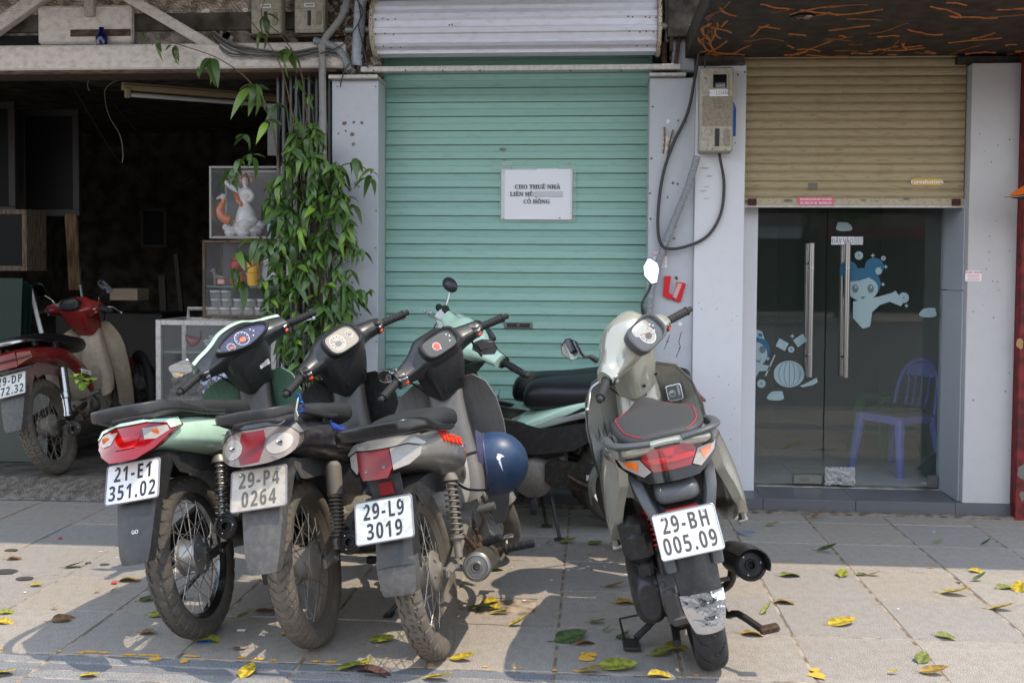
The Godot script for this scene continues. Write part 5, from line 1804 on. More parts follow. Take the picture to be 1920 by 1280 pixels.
	for c in [[1611,479,8],[1657,484,4.5],[1695,558,10],[1484,655,6],[1428,719,8]]:
		var coin := thing("window_decal",["white coin sticker above the child's hair, larger one","smallest coin sticker, beside the hair bun","largest coin sticker, beyond the fan","coin sticker above the lantern","coin sticker below the lantern's stick"][n],"decal",Transform3D(),"coin stickers on the glass door")
		decal_ellipse(coin,"disc",c[0],c[1],c[2],c[2],0.0,M.decal_pale,fz)
		decal(coin,"hole",[[c[0] - 2.2,c[1]],[c[0],c[1] - 2.2],[c[0] + 2.2,c[1]],[c[0],c[1] + 2.2]],0.0004,M.decal_grey,fz)
		n += 1
	n = 0
	for c in [[1467,646,10,8,0.5],[1501,638,11,8,-0.6]]:
		var env := thing("window_decal",["white envelope sticker tilted upward above the lantern","white envelope sticker next to the long door handle"][n],"decal",Transform3D(),"envelope stickers on the glass door")
		var o := []
		for e in [[-1,-1],[1,-1],[1,1],[-1,1]]:
			var v := Vector2(e[0] * c[2],e[1] * c[3]).rotated(c[4])
			o.append([c[0] + v.x,c[1] + v.y])
		decal(env,"envelope",o,0.0,M.decal_pale,fz)
		n += 1
	n = 0
	for c in [[1637,479],[1661,500],[1656,533],[1700,573],[1486,630],[1440,672],[1413,730],[1610,557],[1500,690]]:
		var star := thing("window_decal",["tiny star sticker above the flower","tiny star sticker right of the hair bun","tiny star sticker over the raised sleeve","tiny star sticker under the largest coin","tiny star sticker between the two envelopes","tiny star sticker near the capped child's chin","tiny star sticker under the capped child's robe","tiny star sticker on the robe's collar","tiny star sticker on the lantern's edge"][n].replace("right of","past"),"decal",Transform3D(),"star stickers on the glass door")
		var o := []
		for k in 8:
			var rr := 5.0 if k % 2 == 0 else 1.8
			o.append([c[0] + rr * cos(TAU * k / 8),c[1] + rr * sin(TAU * k / 8)])
		decal(star,"star",o,0.0018,M.decal_pale,fz)
		n += 1

func decal(parent: Node,called: String,px: Array,out: float,m: Material,z: float,shift := Vector2.ZERO):
	var w := PackedVector2Array()
	for e in px:
		var a := onwall(e[0] + shift.x * 0.0,e[1] + shift.y * 0.0,z)
		w.append(Vector2(a.x,a.y))
	var b := MB.new()
	b.slab(w,0,0.0004,Transform3D(Basis(),V(0,0,z + out)))
	return part(parent,called,b,m)

func decal_ellipse(parent: Node,called: String,cx: float,cy: float,rx: float,ry: float,out: float,m: Material,z: float):
	var o := []
	for k in 22: o.append([cx + rx * cos(TAU * k / 22),cy + ry * sin(TAU * k / 22)])
	return decal(parent,called,o,out,m,z)

func sticker_cloud(at: Vector3,s: float,label: String,flip: float):
	var b := MB.new()
	var w := PackedVector2Array()
	for k in 30:
		var a := TAU * k / 30
		w.append(Vector2(flip * cos(a) * s * (0.86 + 0.14 * cos(3.0 * a)),sin(a) * s * 0.66 * (0.86 + 0.16 * sin(2.0 * a + 0.6))))
	b.slab(w,0,0.0005,Transform3D(Basis(Vector3(0,0,1),-0.25 * flip),at))
	single("window_decal",b,M.decal_pale,label,"decal","cloud stickers on the glass door")

func build_right_room(B: Node3D,r: RandomNumberGenerator):
	var b := MB.new()
	for i in 5:
		for j in 6:
			b = MB.new()
			b.box(V(0.35 + 0.6 * i,0.045,-6.4 - 0.6 * j),V(0.597,0.05,0.597),0.001)
			part(B,"floor_tile",b,M.shop_tile)
	b = MB.new()
	b.box(V(1.5,0.0,-7.9),V(3.2,0.035,3.6))
	part(B,"floor_bed",b,M.grout)
	b = MB.new()
	b.box(V(2.72,1.4,-7.95),V(0.1,2.8,3.7))
	part(B,"side_wall",b,M.room_wall)
	b = MB.new()
	b.box(V(0.22,1.4,-7.95),V(0.1,2.8,3.7))
	part(B,"side_wall",b,M.room_wall)
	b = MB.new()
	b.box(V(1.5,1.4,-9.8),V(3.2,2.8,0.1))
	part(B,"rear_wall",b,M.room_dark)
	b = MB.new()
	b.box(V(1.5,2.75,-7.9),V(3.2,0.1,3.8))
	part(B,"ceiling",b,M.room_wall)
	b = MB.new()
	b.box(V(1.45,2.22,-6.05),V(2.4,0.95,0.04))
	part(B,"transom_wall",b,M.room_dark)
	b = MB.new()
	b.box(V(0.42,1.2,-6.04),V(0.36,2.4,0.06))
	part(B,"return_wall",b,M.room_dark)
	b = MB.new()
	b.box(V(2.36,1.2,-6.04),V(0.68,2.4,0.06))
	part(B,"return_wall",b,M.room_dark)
	b = MB.new()
	b.box(V(1.0,1.0,-9.0),V(1.1,2.0,0.5),0.01)
	single("wardrobe",b,M.room_dark,"dark tall cupboard at the back of the glass-doored shop","cupboard")
	var C := Transform3D(Basis(Vector3.UP,deg_to_rad(-58)).scaled(Vector3(0.8,0.8,0.8)),V(1.93,0.07,-6.62))
	var ch := thing("plastic_chair","blue plastic chair with slotted back inside the glass door","chair",C)
	b = MB.new()
	b.slab(PackedVector2Array([Vector2(-0.2,-0.19),Vector2(0.2,-0.19),Vector2(0.215,0.1),Vector2(0.2,0.2),Vector2(-0.2,0.2),Vector2(-0.215,0.1)]),0.0,0.022,Transform3D(Basis(V(1,0,0),V(0,0,1),V(0,-1,0)),V(0,0.45,0)),0.006)
	b.box(V(0,0.42,0.19),V(0.4,0.05,0.012),0.003)
	b.box(V(0.205,0.42,0.0),V(0.012,0.05,0.36),0.003)
	b.box(V(-0.205,0.42,0.0),V(0.012,0.05,0.36),0.003)
	part(ch,"seat",b,M.chair_blue)
	for s in [[-1,1],[1,1],[-1,-1],[1,-1]]:
		b = MB.new()
		b.rings([ring(V(s[0] * 0.245,0.0,s[1] * 0.225),V(0.022,0,0),V(0,0,0.022),4.0,12),ring(V(s[0] * 0.215,0.25,s[1] * 0.20),V(0.028,0,0),V(0,0,0.026),4.0,12),ring(V(s[0] * 0.19,0.44,s[1] * 0.18),V(0.036,0,0),V(0,0,0.034),4.0,12)])
		part(ch,"leg",b,M.chair_blue)
	b = MB.new()
	var arch := []
	for k in 15:
		var t := k / 14.0
		var a := PI * t
		arch.append(V(-0.2 * cos(a) * (1.0 if absf(cos(a)) < 0.99 else 1.0),0.45 + 0.42 * pow(sin(a),0.55),-0.19 - 0.09 * pow(sin(a),0.6)))
	b.tube(arch,0.021,10,0.8)
	b.box(V(0,0.79,-0.262),V(0.26,0.11,0.012),0.004,Basis(Vector3(1,0,0),-0.2))
	part(ch,"backrest",b,M.chair_blue,60)
	for k in 4:
		b = MB.new()
		b.tube([V(-0.09 + 0.06 * k,0.46,-0.19),V(-0.10 + 0.067 * k,0.6,-0.232),V(-0.10 + 0.067 * k,0.76,-0.258)],0.016,8,0.35)
		part(ch,"back_slat",b,M.chair_blue)
	b = MB.new()
	b.rings(body_rings([[-0.17,0.485,0.004,0.1,2.5],[-0.12,0.487,0.014,0.17,3],[0.1,0.49,0.018,0.18,3],[0.16,0.487,0.004,0.12,2.5]],24,3))
	for k in 7: b.tube(smooth([V(-0.1 + 0.03 * k,0.505,0.15),V(-0.1 + 0.035 * k,0.52,0.0),V(-0.12 + 0.04 * k,0.505,-0.15)],3),0.012,6,0.5)
	single("cushion",b,M.leaf_cloth,"dark green leafy cushion lying on the blue chair","cushion","",50,C)
	var stc := Transform3D(Basis(Vector3.UP,0.4),V(2.05,0.07,-7.25))
	var sl := thing("plastic_stool","green plastic stool standing behind the blue chair","stool",stc)
	b = MB.new()
	b.box(V(0,0.4,0),V(0.29,0.03,0.29),0.01)
	part(sl,"seat",b,M.stool_green)
	for s in [[-1,1],[1,1],[-1,-1],[1,-1]]:
		b = MB.new()
		b.rings([ring(V(s[0] * 0.17,0,s[1] * 0.17),V(0.02,0,0),V(0,0,0.02),4,10),ring(V(s[0] * 0.12,0.39,s[1] * 0.12),V(0.03,0,0),V(0,0,0.03),4,10)])
		part(sl,"leg",b,M.stool_green)
	b = MB.new()
	b.box(V(0,0.17,0.145),V(0.26,0.035,0.012),0.003)
	b.box(V(0.145,0.17,0),V(0.012,0.035,0.26),0.003)
	b.box(V(-0.145,0.17,0),V(0.012,0.035,0.26),0.003)
	part(sl,"stretcher",b,M.stool_green)
	var br := thing("broom","grey broom leaning in the corner behind the glass door","broom")
	var b0 := V(2.13,0.19,-6.42)
	var b1 := V(2.42,0.85,-6.62)
	b = MB.new()
	b.tube([b0,b1],0.011,10)
	part(br,"handle",b,M.grey_plastic)
	b = MB.new()
	b.rings([ring(b0 + V(0.02,0.04,0),V(0.02,-0.012,0),V(0,0,0.02),2,12),ring(b0 - V(0.02,0.03,0),V(0.035,-0.02,0),V(0,0,0.06),2.5,12),ring(b0 - V(0.07,0.11,0),V(0.05,-0.03,0),V(0,0,0.11),3,12)])
	part(br,"bristles",b,M.bristle_green)
	var mb := thing("electric_meter_box","weathered grey meter box with a window and blue tag on the white pillar","meter box")
	var c := V(0.656,2.185,-5.645)
	b = MB.new()
	b.box(c,V(0.178,0.452,0.1),0.008)
	part(mb,"case",b,M.meter_grey)
	b = MB.new()
	b.box(c + V(0.004,-0.02,0.052),V(0.16,0.18,0.006),0.002)
	part(mb,"lower_lid",b,M.meter_dirty)
	b = MB.new()
	b.box(c + V(0.0,-0.155,0.053),V(0.168,0.135,0.008),0.003)
	part(mb,"switch_lid",b,M.meter_grey)
	b = MB.new()
	for q in [[0,0.04,0.09,0.008],[0,-0.04,0.09,0.008],[-0.04,0,0.008,0.088],[0.04,0,0.008,0.088]]: b.box(c + V(0.015 + q[0],0.15 + q[1],0.054),V(q[2],q[3],0.008),0.002)
	part(mb,"window_frame",b,M.meter_grey)
	b = MB.new()
	b.box(c + V(0.015,0.15,0.0512),V(0.075,0.075,0.002))
	part(mb,"window",b,M.black_gloss)
	b = MB.new()
	b.lathe([Vector2(0,0),Vector2(0.014,0.002),Vector2(0.014,0.05),Vector2(0,0.052)],12,Transform3D(Basis(V(0,1,0),V(1,0,0),V(0,0,-1)),c + V(-0.008,0.128,0.0545)))
	part(mb,"counter",b,M.galvanised)
	b = MB.new()
	b.box(c + V(0.01,0.088,0.0515),V(0.098,0.036,0.002))
	part(mb,"name_label",b,M.paper)
	lettering(mb,"lettering","+ - LOAN",0.02,M.grey_print,Transform3D(Basis(),c + V(0.01,0.088,0.053)),font_sans,0.95,0.0005)
	b = MB.new()
	b.box(c + V(0.004,-0.15,0.058),V(0.024,0.095,0.004),0.001)
	part(mb,"breaker_slot",b,M.black_metal)
	b = MB.new()
	b.slab(rounded(0.032,0.09,0.014),0,0.006,Transform3D(Basis(),c + V(0.055,-0.15,0.057)),0.002)
	part(mb,"latch",b,M.meter_dirty)
	for q in [[0.012,0.03,0.026],[-0.045,-0.125,0.018]]:
		b = MB.new()
		var pts := []
		for k in 21: pts.append(c + V(q[0] + cos(TAU * k / 20) * q[2],q[1] + sin(TAU * k / 20) * q[2],0.057))
		b.tube(pts,0.0012,5)
		if q[2] > 0.02:
			b.tube([c + V(q[0] - 0.02,q[1],0.057),c + V(q[0] + 0.02,q[1],0.057)],0.0012,5)
			b.tube([c + V(q[0],q[1] - 0.02,0.057),c + V(q[0],q[1] + 0.02,0.057)],0.0012,5)
		part(mb,"embossed_ring",b,M.meter_dirty)
	b = MB.new()
	b.slab(PackedVector2Array([Vector2(0,0),Vector2(0.03,0.0),Vector2(0.03,0.15),Vector2(0.016,0.185),Vector2(0,0.16)]),0,0.002,Transform3D(Basis(),V(0.742,2.055,-5.69)))
	part(mb,"blue_tag",b,M.blue_plastic)
	for q in [[-0.05,-0.215],[-0.02,-0.213],[0.05,-0.213],[-0.062,0.165],[0.1,-0.18]]: screw_on(mb,c + V(q[0],q[1],0.055),M.rusty_metal,0.004)
	conduit("conduit",[Vector3(0.562,1.943,-5.640),Vector3(0.515,1.778,-5.660),Vector3(0.438,1.576,-5.680),Vector3(0.366,1.371,-5.690),Vector3(0.327,1.224,-5.690),Vector3(0.315,1.047,-5.690),Vector3(0.315,0.752,-5.690)],0.0205,M.conduit_grey,"ribbed grey conduit slanting down from the meter box")
	cable("power_cable",[Vector3(0.658,2.837,-5.550),Vector3(0.579,2.603,-5.620),Vector3(0.552,2.412,-5.660),Vector3(0.512,2.187,-5.695),Vector3(0.434,2.014,-5.700),Vector3(0.381,1.840,-5.700),Vector3(0.358,1.635,-5.700),Vector3(0.367,1.488,-5.690),Vector3(0.410,1.441,-5.660),Vector3(0.520,1.456,-5.670),Vector3(0.630,1.515,-5.680),Vector3(0.697,1.635,-5.680),Vector3(0.712,1.794,-5.680),Vector3(0.688,1.922,-5.660),Vector3(0.680,1.964,-5.650)],0.0085,M.cable_dark,"thick black cable looping across the white pillar to the meter box")
	cable("thin_cable",[Vector3(0.762,2.821,-5.500),Vector3(0.638,2.682,-5.600),Vector3(0.605,2.550,-5.640),Vector3(0.598,2.417,-5.660)],0.006,M.cable_dark,"short black cable dropping beside the brown soffit")
	var stp := thing("metal_strut","thin steel strut hanging beside the edge of the brown soffit","strut")
	b = MB.new()
	b.box(Vector3(0.577,2.686,-5.500),V(0.02,0.22,0.008),0.001,Basis(Vector3(0,0,1),-0.75))
	part(stp,"bar",b,M.steel_worn)
	b = MB.new()
	b.box(Vector3(0.517,2.603,-5.500),V(0.02,0.02,0.02),0.002)
	part(stp,"end_bolt",b,M.rusty_metal)

func build_left():
	var B := thing("shop_building","old open-fronted shop with white timber lintel and dark cluttered interior","building")
	var r := RandomNumberGenerator.new()
	r.seed = 21
	var b := MB.new()
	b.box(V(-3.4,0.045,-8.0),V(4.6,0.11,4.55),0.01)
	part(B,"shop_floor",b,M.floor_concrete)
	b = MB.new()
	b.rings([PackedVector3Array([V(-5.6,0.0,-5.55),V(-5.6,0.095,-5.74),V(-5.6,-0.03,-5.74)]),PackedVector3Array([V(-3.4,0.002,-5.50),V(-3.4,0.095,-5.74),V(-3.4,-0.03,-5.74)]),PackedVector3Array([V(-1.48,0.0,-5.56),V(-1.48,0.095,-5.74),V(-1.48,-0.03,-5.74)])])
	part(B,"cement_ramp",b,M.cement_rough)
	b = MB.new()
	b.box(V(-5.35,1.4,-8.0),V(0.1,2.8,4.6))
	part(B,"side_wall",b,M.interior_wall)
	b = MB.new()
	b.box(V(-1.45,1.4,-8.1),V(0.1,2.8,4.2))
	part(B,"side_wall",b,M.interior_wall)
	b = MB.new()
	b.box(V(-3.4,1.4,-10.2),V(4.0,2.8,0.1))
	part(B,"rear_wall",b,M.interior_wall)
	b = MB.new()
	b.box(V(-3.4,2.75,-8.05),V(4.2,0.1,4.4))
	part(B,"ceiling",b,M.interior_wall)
	b = MB.new()
	b.box(V(-3.45,2.523,-5.80),V(4.1,0.145,0.16),0.012)
	part(B,"lintel",b,M.white_timber)
	b = MB.new()
	b.box(V(-3.45,2.445,-5.83),V(4.0,0.03,0.2),0.004)
	part(B,"soffit_board",b,M.old_wood)
	b = MB.new()
	b.box(V(-3.5,3.2,-5.93),V(4.3,1.4,0.12))
	part(B,"gable_wall",b,M.plaster_old)
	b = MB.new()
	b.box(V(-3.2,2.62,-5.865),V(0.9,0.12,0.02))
	part(B,"gap_shade",b,M.recess_shade)  # solid strip, coloured dark for the shade between the roof timbers
	for q in [[[-20,62],[95,-20],0.075],[[225,-14],[405,92],0.06],[[505,118],[640,118],0.05]]:
		var a := onwall(q[0][0],q[0][1],-5.80)
		var c := onwall(q[1][0],q[1][1],-5.80)
		b = MB.new()
		b.box((a + c) * 0.5,V(a.distance_to(c),q[2],0.07),0.006,Basis(Vector3(0,0,1),atan2(c.y - a.y,c.x - a.x)))
		part(B,"roof_strut",b,M.white_timber)
	b = MB.new()
	var pc := (onwall(67,12,-5.80) + onwall(256,84,-5.80)) * 0.5
	b.box(pc,V(0.56,0.22,0.06),0.012)
	part(B,"white_board",b,M.white_timber)
	b = MB.new()
	b.box(pc + V(0.1,-0.05,0.032),V(0.36,0.04,0.004))
	part(B,"board_ledge",b,M.old_wood)
	b = MB.new()
	b.box(onwall(168,8,-5.76),V(0.06,0.14,0.04),0.004)
	part(B,"bracket",b,M.meter_grey)
	b = MB.new()
	b.lathe([Vector2(0,0),Vector2(0.03,0.0),Vector2(0.035,0.04),Vector2(0.016,0.075),Vector2(0.014,0.1),Vector2(0,0.1)],16,Transform3D(Basis(),onwall(190,84,-5.74)))
	single("blue_bottle",b,M.blue_glass,"dark blue bottle standing on the white timber lintel","bottle")
	b = MB.new()
	b.box(V(-3.45,3.12,-5.15),V(4.2,0.1,1.36),0.01)
	part(B,"unseen_awning",b,M.plaster_brown)  # unseen slab, reaching out so its shadow edge lands on the pavement
	for k in 16: blob(B,"plaster_scar",V(r.randf_range(-2.6,-1.5),r.randf_range(2.62,2.85),-5.869),r.randf_range(0.015,0.06),M.plaster_brown if k % 2 else M.white_timber,r,0.7,0.002)
	var n := 0
	for q in [[503,30],[584,28]]:
		var c := onwall(q[0],q[1],-5.80)
		var mb := thing("electric_meter_box",["grey meter box over the lintel, partly behind vine leaves","grey meter box over the lintel next to the bent grey pipe"][n],"meter box",Transform3D(),"")
		b = MB.new()
		b.box(c + V(0,0.02,0),V(0.175,0.26,0.09),0.008)
		part(mb,"case",b,M.meter_grey)
		b = MB.new()
		b.box(c + V(0,-0.035,0.047),V(0.165,0.12,0.008),0.003)
		part(mb,"switch_lid",b,M.meter_grey)
		b = MB.new()
		b.box(c + V(0.0,-0.03,0.052),V(0.02,0.085,0.004),0.001)
		part(mb,"breaker_slot",b,M.black_metal)
		b = MB.new()
		b.slab(rounded(0.03,0.075,0.013),0,0.006,Transform3D(Basis(),c + V(0.055,-0.03,0.051)),0.002)
		part(mb,"latch",b,M.meter_dirty)
		b = MB.new()
		b.box(c + V(0.0,0.045,0.0465),V(0.06,0.022,0.002))
		part(mb,"name_label",b,M.paper)
		b = MB.new()
		b.box(c + V(0.0,0.045,0.048),V(0.046,0.007,0.0006))
		part(mb,"printed_line",b,M.grey_print)
		b = MB.new()
		b.box(c + V(0,-0.125,-0.01),V(0.19,0.014,0.11),0.003)
		part(mb,"shelf",b,M.old_wood)
		n += 1
	b = MB.new()
	b.tube(smooth([onwall(651,-20,-5.70),onwall(648,12,-5.70),onwall(636,38,-5.70),onwall(612,68,-5.70),onwall(604,88,-5.70),onwall(604,110,-5.70),onwall(605,250,-5.70),onwall(607,420,-5.70),onwall(608,640,-5.70),onwall(609,900,-5.70)],5),0.0205,14)
	for q in [[604,90],[646,18]]: b.lathe([Vector2(0.0245,-0.02),Vector2(0.0245,0.02)],16,Transform3D(Basis(),onwall(q[0],q[1],-5.70)),false)
	single("downpipe",b,M.pipe_grey,"bent grey pipe running down behind the vine to the ground","pipe","",60)
	conduit("conduit",[onwall(590,76,-5.72),onwall(615,82,-5.70),onwall(636,95,-5.69),onwall(648,115,-5.69),onwall(655,132,-5.69)],0.021,M.conduit_grey,"short ribbed grey conduit bending over the grey pillar's top")
	for k in 7:
		var y0 := r.randf_range(-3,3)
		cable("wire",[onwall(400,58 + k * 3,-5.74),onwall(430,78 + k * 4 + y0,-5.70),onwall(480,92 + k * 2.5 - y0,-5.69),onwall(545,96 + k * 2 + y0,-5.69),onwall(600,88 + k * 2,-5.69),onwall(635,92 + k * 2,-5.69)],0.0042,M.cable_dark if k % 3 else M.cable_grey,["slack black wire lying lowest along the lintel","slack black wire along the lintel, just above the lowest","slack grey wire in the bundle along the lintel","slack wire in the middle of the lintel bundle","slack wire dipping under the meter boxes","slack black wire near the bundle's top","topmost slack wire of the lintel bundle"][6 - k],"wire","wires along the lintel")
	for q in [[[668,-10],[676,30],[664,55],[640,85],[600,100],"black wire hanging beside the white roll housing"],[[662,-10],[680,20],[672,45],[678,75],[690,128],"rusty thin wire dangling by the housing bracket"]]:
		var pts := []
		for i in 5: pts.append(onwall(q[i][0],q[i][1],-5.66))
		cable("wire",pts,0.0035,M.cable_dark,q[5],"wire")
	cable("wire",[onwall(655,118,-5.66),onwall(645,135,-5.65),onwall(640,150,-5.66),onwall(638,163,-5.70)],0.0035,M.cable_dark,"short black wire end hanging over the grey pillar","wire")
	var g := thing("folding_gate","folded grey steel concertina gate behind the climbing vine","gate")
	for k in 9:
		b = MB.new()
		b.box(V(-1.83 + 0.038 * k,1.28,-5.87 + 0.02 * (k % 2)),V(0.016,2.32,0.03),0.003)
		part(g,"gate_bar",b,M.gate_grey)
	for y in [0.35,0.95,1.6,2.2]:
		for k in 8:
			b = MB.new()
			b.box(V(-1.811 + 0.038 * k,y,-5.86),V(0.007,0.30,0.006),0.0,Basis(Vector3(0,0,1),0.12 * (1 if k % 2 else -1)))
			part(g,"lattice_strap",b,M.gate_grey)
	b = MB.new()
	b.box(V(-1.855,2.12,-5.84),V(0.06,0.3,0.02),0.004)
	part(g,"lock_plate",b,M.gate_grey)
	var fl := thing("fluorescent_lamp","unlit fluorescent tube lamp hanging below the lintel","lamp")
	var l0 := Vector3(-2.927,2.439,-6.200)
	var l1 := Vector3(-2.065,2.469,-6.900)
	var lx := (l1 - l0).normalized()
	var lb := Basis(lx,V(0,1,0),lx.cross(V(0,1,0)))
	b = MB.new()
	b.box((l0 + l1) * 0.5 + V(0,0.0,0),V(l0.distance_to(l1),0.035,0.055),0.006,lb)
	b.box((l0 + l1) * 0.5 + V(0,0.024,0),V(l0.distance_to(l1),0.012,0.035),0.003,lb)
	part(fl,"housing",b,M.lamp_beige)
	b = MB.new()
	b.tube([l0 + lx * 0.06 + V(0,-0.045,0.02),l1 - lx * 0.06 + V(0,-0.045,0.02)],0.0145,14)
	part(fl,"tube",b,M.tube_white)
	for q in [l0 + lx * 0.04,l1 - lx * 0.04]:
		b = MB.new()
		b.box(q + V(0,-0.035,0.015),V(0.03,0.06,0.045),0.005,lb)
		part(fl,"socket",b,M.lamp_beige)
	cable("wire",[Vector3(-3.041,2.509,-6.000),Vector3(-3.035,2.461,-6.000),Vector3(-3.048,2.414,-6.000),Vector3(-3.035,2.382,-6.000)],0.003,M.cable_grey,"short frayed cord hanging from the lintel's underside","cord")
	cable("wire",[Vector3(-2.817,2.507,-6.200),Vector3(-2.937,2.489,-6.200),Vector3(-3.054,2.442,-6.250),Vector3(-3.083,2.368,-6.300),Vector3(-3.104,2.283,-6.400),Vector3(-3.082,2.177,-6.500),Vector3(-3.065,2.055,-6.500),Vector3(-3.072,2.004,-6.500)],0.003,M.cable_grey,"thin pale cord looping down in front of the lamp","cord")
	cable("wire",[Vector3(-3.457,2.611,-6.500),Vector3(-3.531,2.375,-7.000),Vector3(-3.496,2.052,-7.500),Vector3(-3.332,1.995,-8.000),Vector3(-3.213,2.241,-8.500)],0.004,M.cable_dark,"black wire sagging through the dark shop","wire")
	cable("wire",[Vector3(-3.413,2.524,-7.000),Vector3(-3.370,2.291,-7.500),Vector3(-3.287,2.144,-8.000),Vector3(-3.121,2.106,-8.500)],0.004,M.cable_dark,"black wire crossing the dark shop behind the lamp","wire")
	for q in [[[0,190],[28,400],-7.0,"narrow dark framed board hanging in the open shop"],[[32,205],[148,405],-7.3,"large dark framed panel hanging on the shop's side"]]:
		var f := thing("framed_panel",q[3],"panel")
		var a := onwall(q[0][0] - (60 if q[0][0] == 0 else 0),q[0][1],q[2])
		var c := onwall(q[1][0],q[1][1],q[2])
		frame_of(f,a,c,0.05,0.05,M.wood_black,M.glass_dark)
	var ca := thing("wall_cabinet","worn wooden glass-fronted cabinet above the red motorbike","cabinet")
	frame_of(ca,onwall(-50,392,-6.6),onwall(50,508,-6.6),0.035,0.25,M.wood_worn,M.glass_dark)
	b = MB.new()
	b.box((Vector3(-3.881,1.699,-7.300) + Vector3(-3.776,1.168,-7.300)) * 0.5,V(0.09,0.56,0.03),0.004,Basis(Vector3(0,0,1),0.05))
	single("plank",b,M.wood_plank,"upright brown wooden plank leaning inside the dark shop","plank")
	b = MB.new()
	b.tube([Vector3(-3.706,1.176,-6.500),Vector3(-3.490,0.774,-6.300)],0.014,12)
	single("white_tube",b,M.tube_white,"white plastic tube leaning behind the red motorbike","tube")
	b = MB.new()
	b.tube([Vector3(-3.517,1.196,-6.800),Vector3(-3.430,0.962,-6.700)],0.009,10)
	single("grey_rod",b,M.galvanised,"thin grey rod leaning behind the red motorbike's mirror","rod")
	b = MB.new()
	b.box((Vector3(-3.642,1.153,-7.600) + Vector3(-3.440,1.085,-7.600)) * 0.5,V(0.22,0.09,0.2),0.004)
	var sb := single("shelf_box",b,M.carton,"pale carton on a shelf deep inside the dark shop","box")
	b = MB.new()
	b.box((Vector3(-4.197,0.997,-8.200) + Vector3(-3.560,0.628,-8.200)) * 0.5 + V(0,-0.3,0),V(0.9,0.9,0.5),0.01)
	single("workbench",b,M.wood_black,"dark workbench at the back of the open shop","bench")
	n = 0
	for x in [2,10,18]:
		b = MB.new()
		var p0: Vector3 = onwall(x - 55,520 + n * 6,-6.35 - n * 0.05)
		var p1: Vector3 = onwall(x,885,-6.15 - n * 0.05)
		b.box(V((p0.x + p1.x) / 2,(p0.y + 0.1) / 2,-6.2 - n * 0.06),V(0.5,p0.y - 0.1,0.006),0.0,Basis(Vector3(1,0,0),-0.08))
		single("glass_sheet",b,M.green_glass,["green-edged glass sheet leaning at the shop entrance, front one","green-edged glass sheet leaning second in the stack","green-edged glass sheet leaning at the back of the stack"][n],"glass sheet")
		n += 1
	b = MB.new()
	b.box(V(-3.62,0.32,-6.12),V(0.5,0.44,0.04),0.003,Basis(Vector3(1,0,0),-0.1))
	single("green_board",b,M.dark_green,"dark green board standing behind the red motorbike's wheel","board")
	var pan := thing("framed_panel","tall dark pane leaning at the shop's back wall","panel")
	frame_of(pan,onwall(262,390,-9.0),onwall(312,465,-9.0),0.03,0.03,M.wood_black,M.glass_dark)
	n = 0
	for q in [[200,650,0.03],[232,690,0.02],[262,700,0.05],[310,560,0.06],[345,520,0.04]]:
		b = MB.new()
		var a := onwall(q[0],q[1],-8.4)
		b.box(V(a.x,a.y * 0.5 + 0.1,-8.4),V(q[2],a.y + 0.2,0.03),0.003,Basis(Vector3(0,0,1),0.05 * (n - 2)))
		single("timber_batten",b,M.wood_black,["dark batten leaning beyond the red motorbike","thin dark batten leaning beyond the leg shield","wide dark batten near the spare wheel","widest dark board near the glass cabinets","dark batten behind the upper glass cabinet"][n],"batten","battens leaning inside the open shop")
		n += 1
	var sp := thing("spare_wheel","dark spoked wheel standing behind the red motorbike","wheel",Transform3D(Basis(Vector3.UP,-0.9),Vector3(-3.143,0.415,-6.900)))
	wheel(sp,"wheel",Vector3.ZERO,0.33,0.05,0.27,"ribs",false,{"tyre": M.tyre_black,"rim": M.black_metal,"hubmat": M.black_metal,"spoke": M.steel_worn})
	build_cabinets(r)

func frame_of(parent: Node,a: Vector3,c: Vector3,w: float,depth: float,wood: Material,fill: Material):
	var x0 := minf(a.x,c.x)
	var x1 := maxf(a.x,c.x)
	var y0 := minf(a.y,c.y)
	var y1 := maxf(a.y,c.y)
	for q in [[(x0 + x1) / 2,y0 + w / 2,x1 - x0,w],[(x0 + x1) / 2,y1 - w / 2,x1 - x0,w],[x0 + w / 2,(y0 + y1) / 2,w,y1 - y0 - 2 * w],[x1 - w / 2,(y0 + y1) / 2,w,y1 - y0 - 2 * w]]:
		var b := MB.new()
		b.box(V(q[0],q[1],a.z - depth / 2),V(q[2],q[3],depth),0.003)
		part(parent,"frame_bar",b,wood)
	var b := MB.new()
	b.box(V((x0 + x1) / 2,(y0 + y1) / 2,a.z - 0.015),V(x1 - x0 - 2 * w + 0.004,y1 - y0 - 2 * w + 0.004,0.006))
	part(parent,"pane",b,fill)

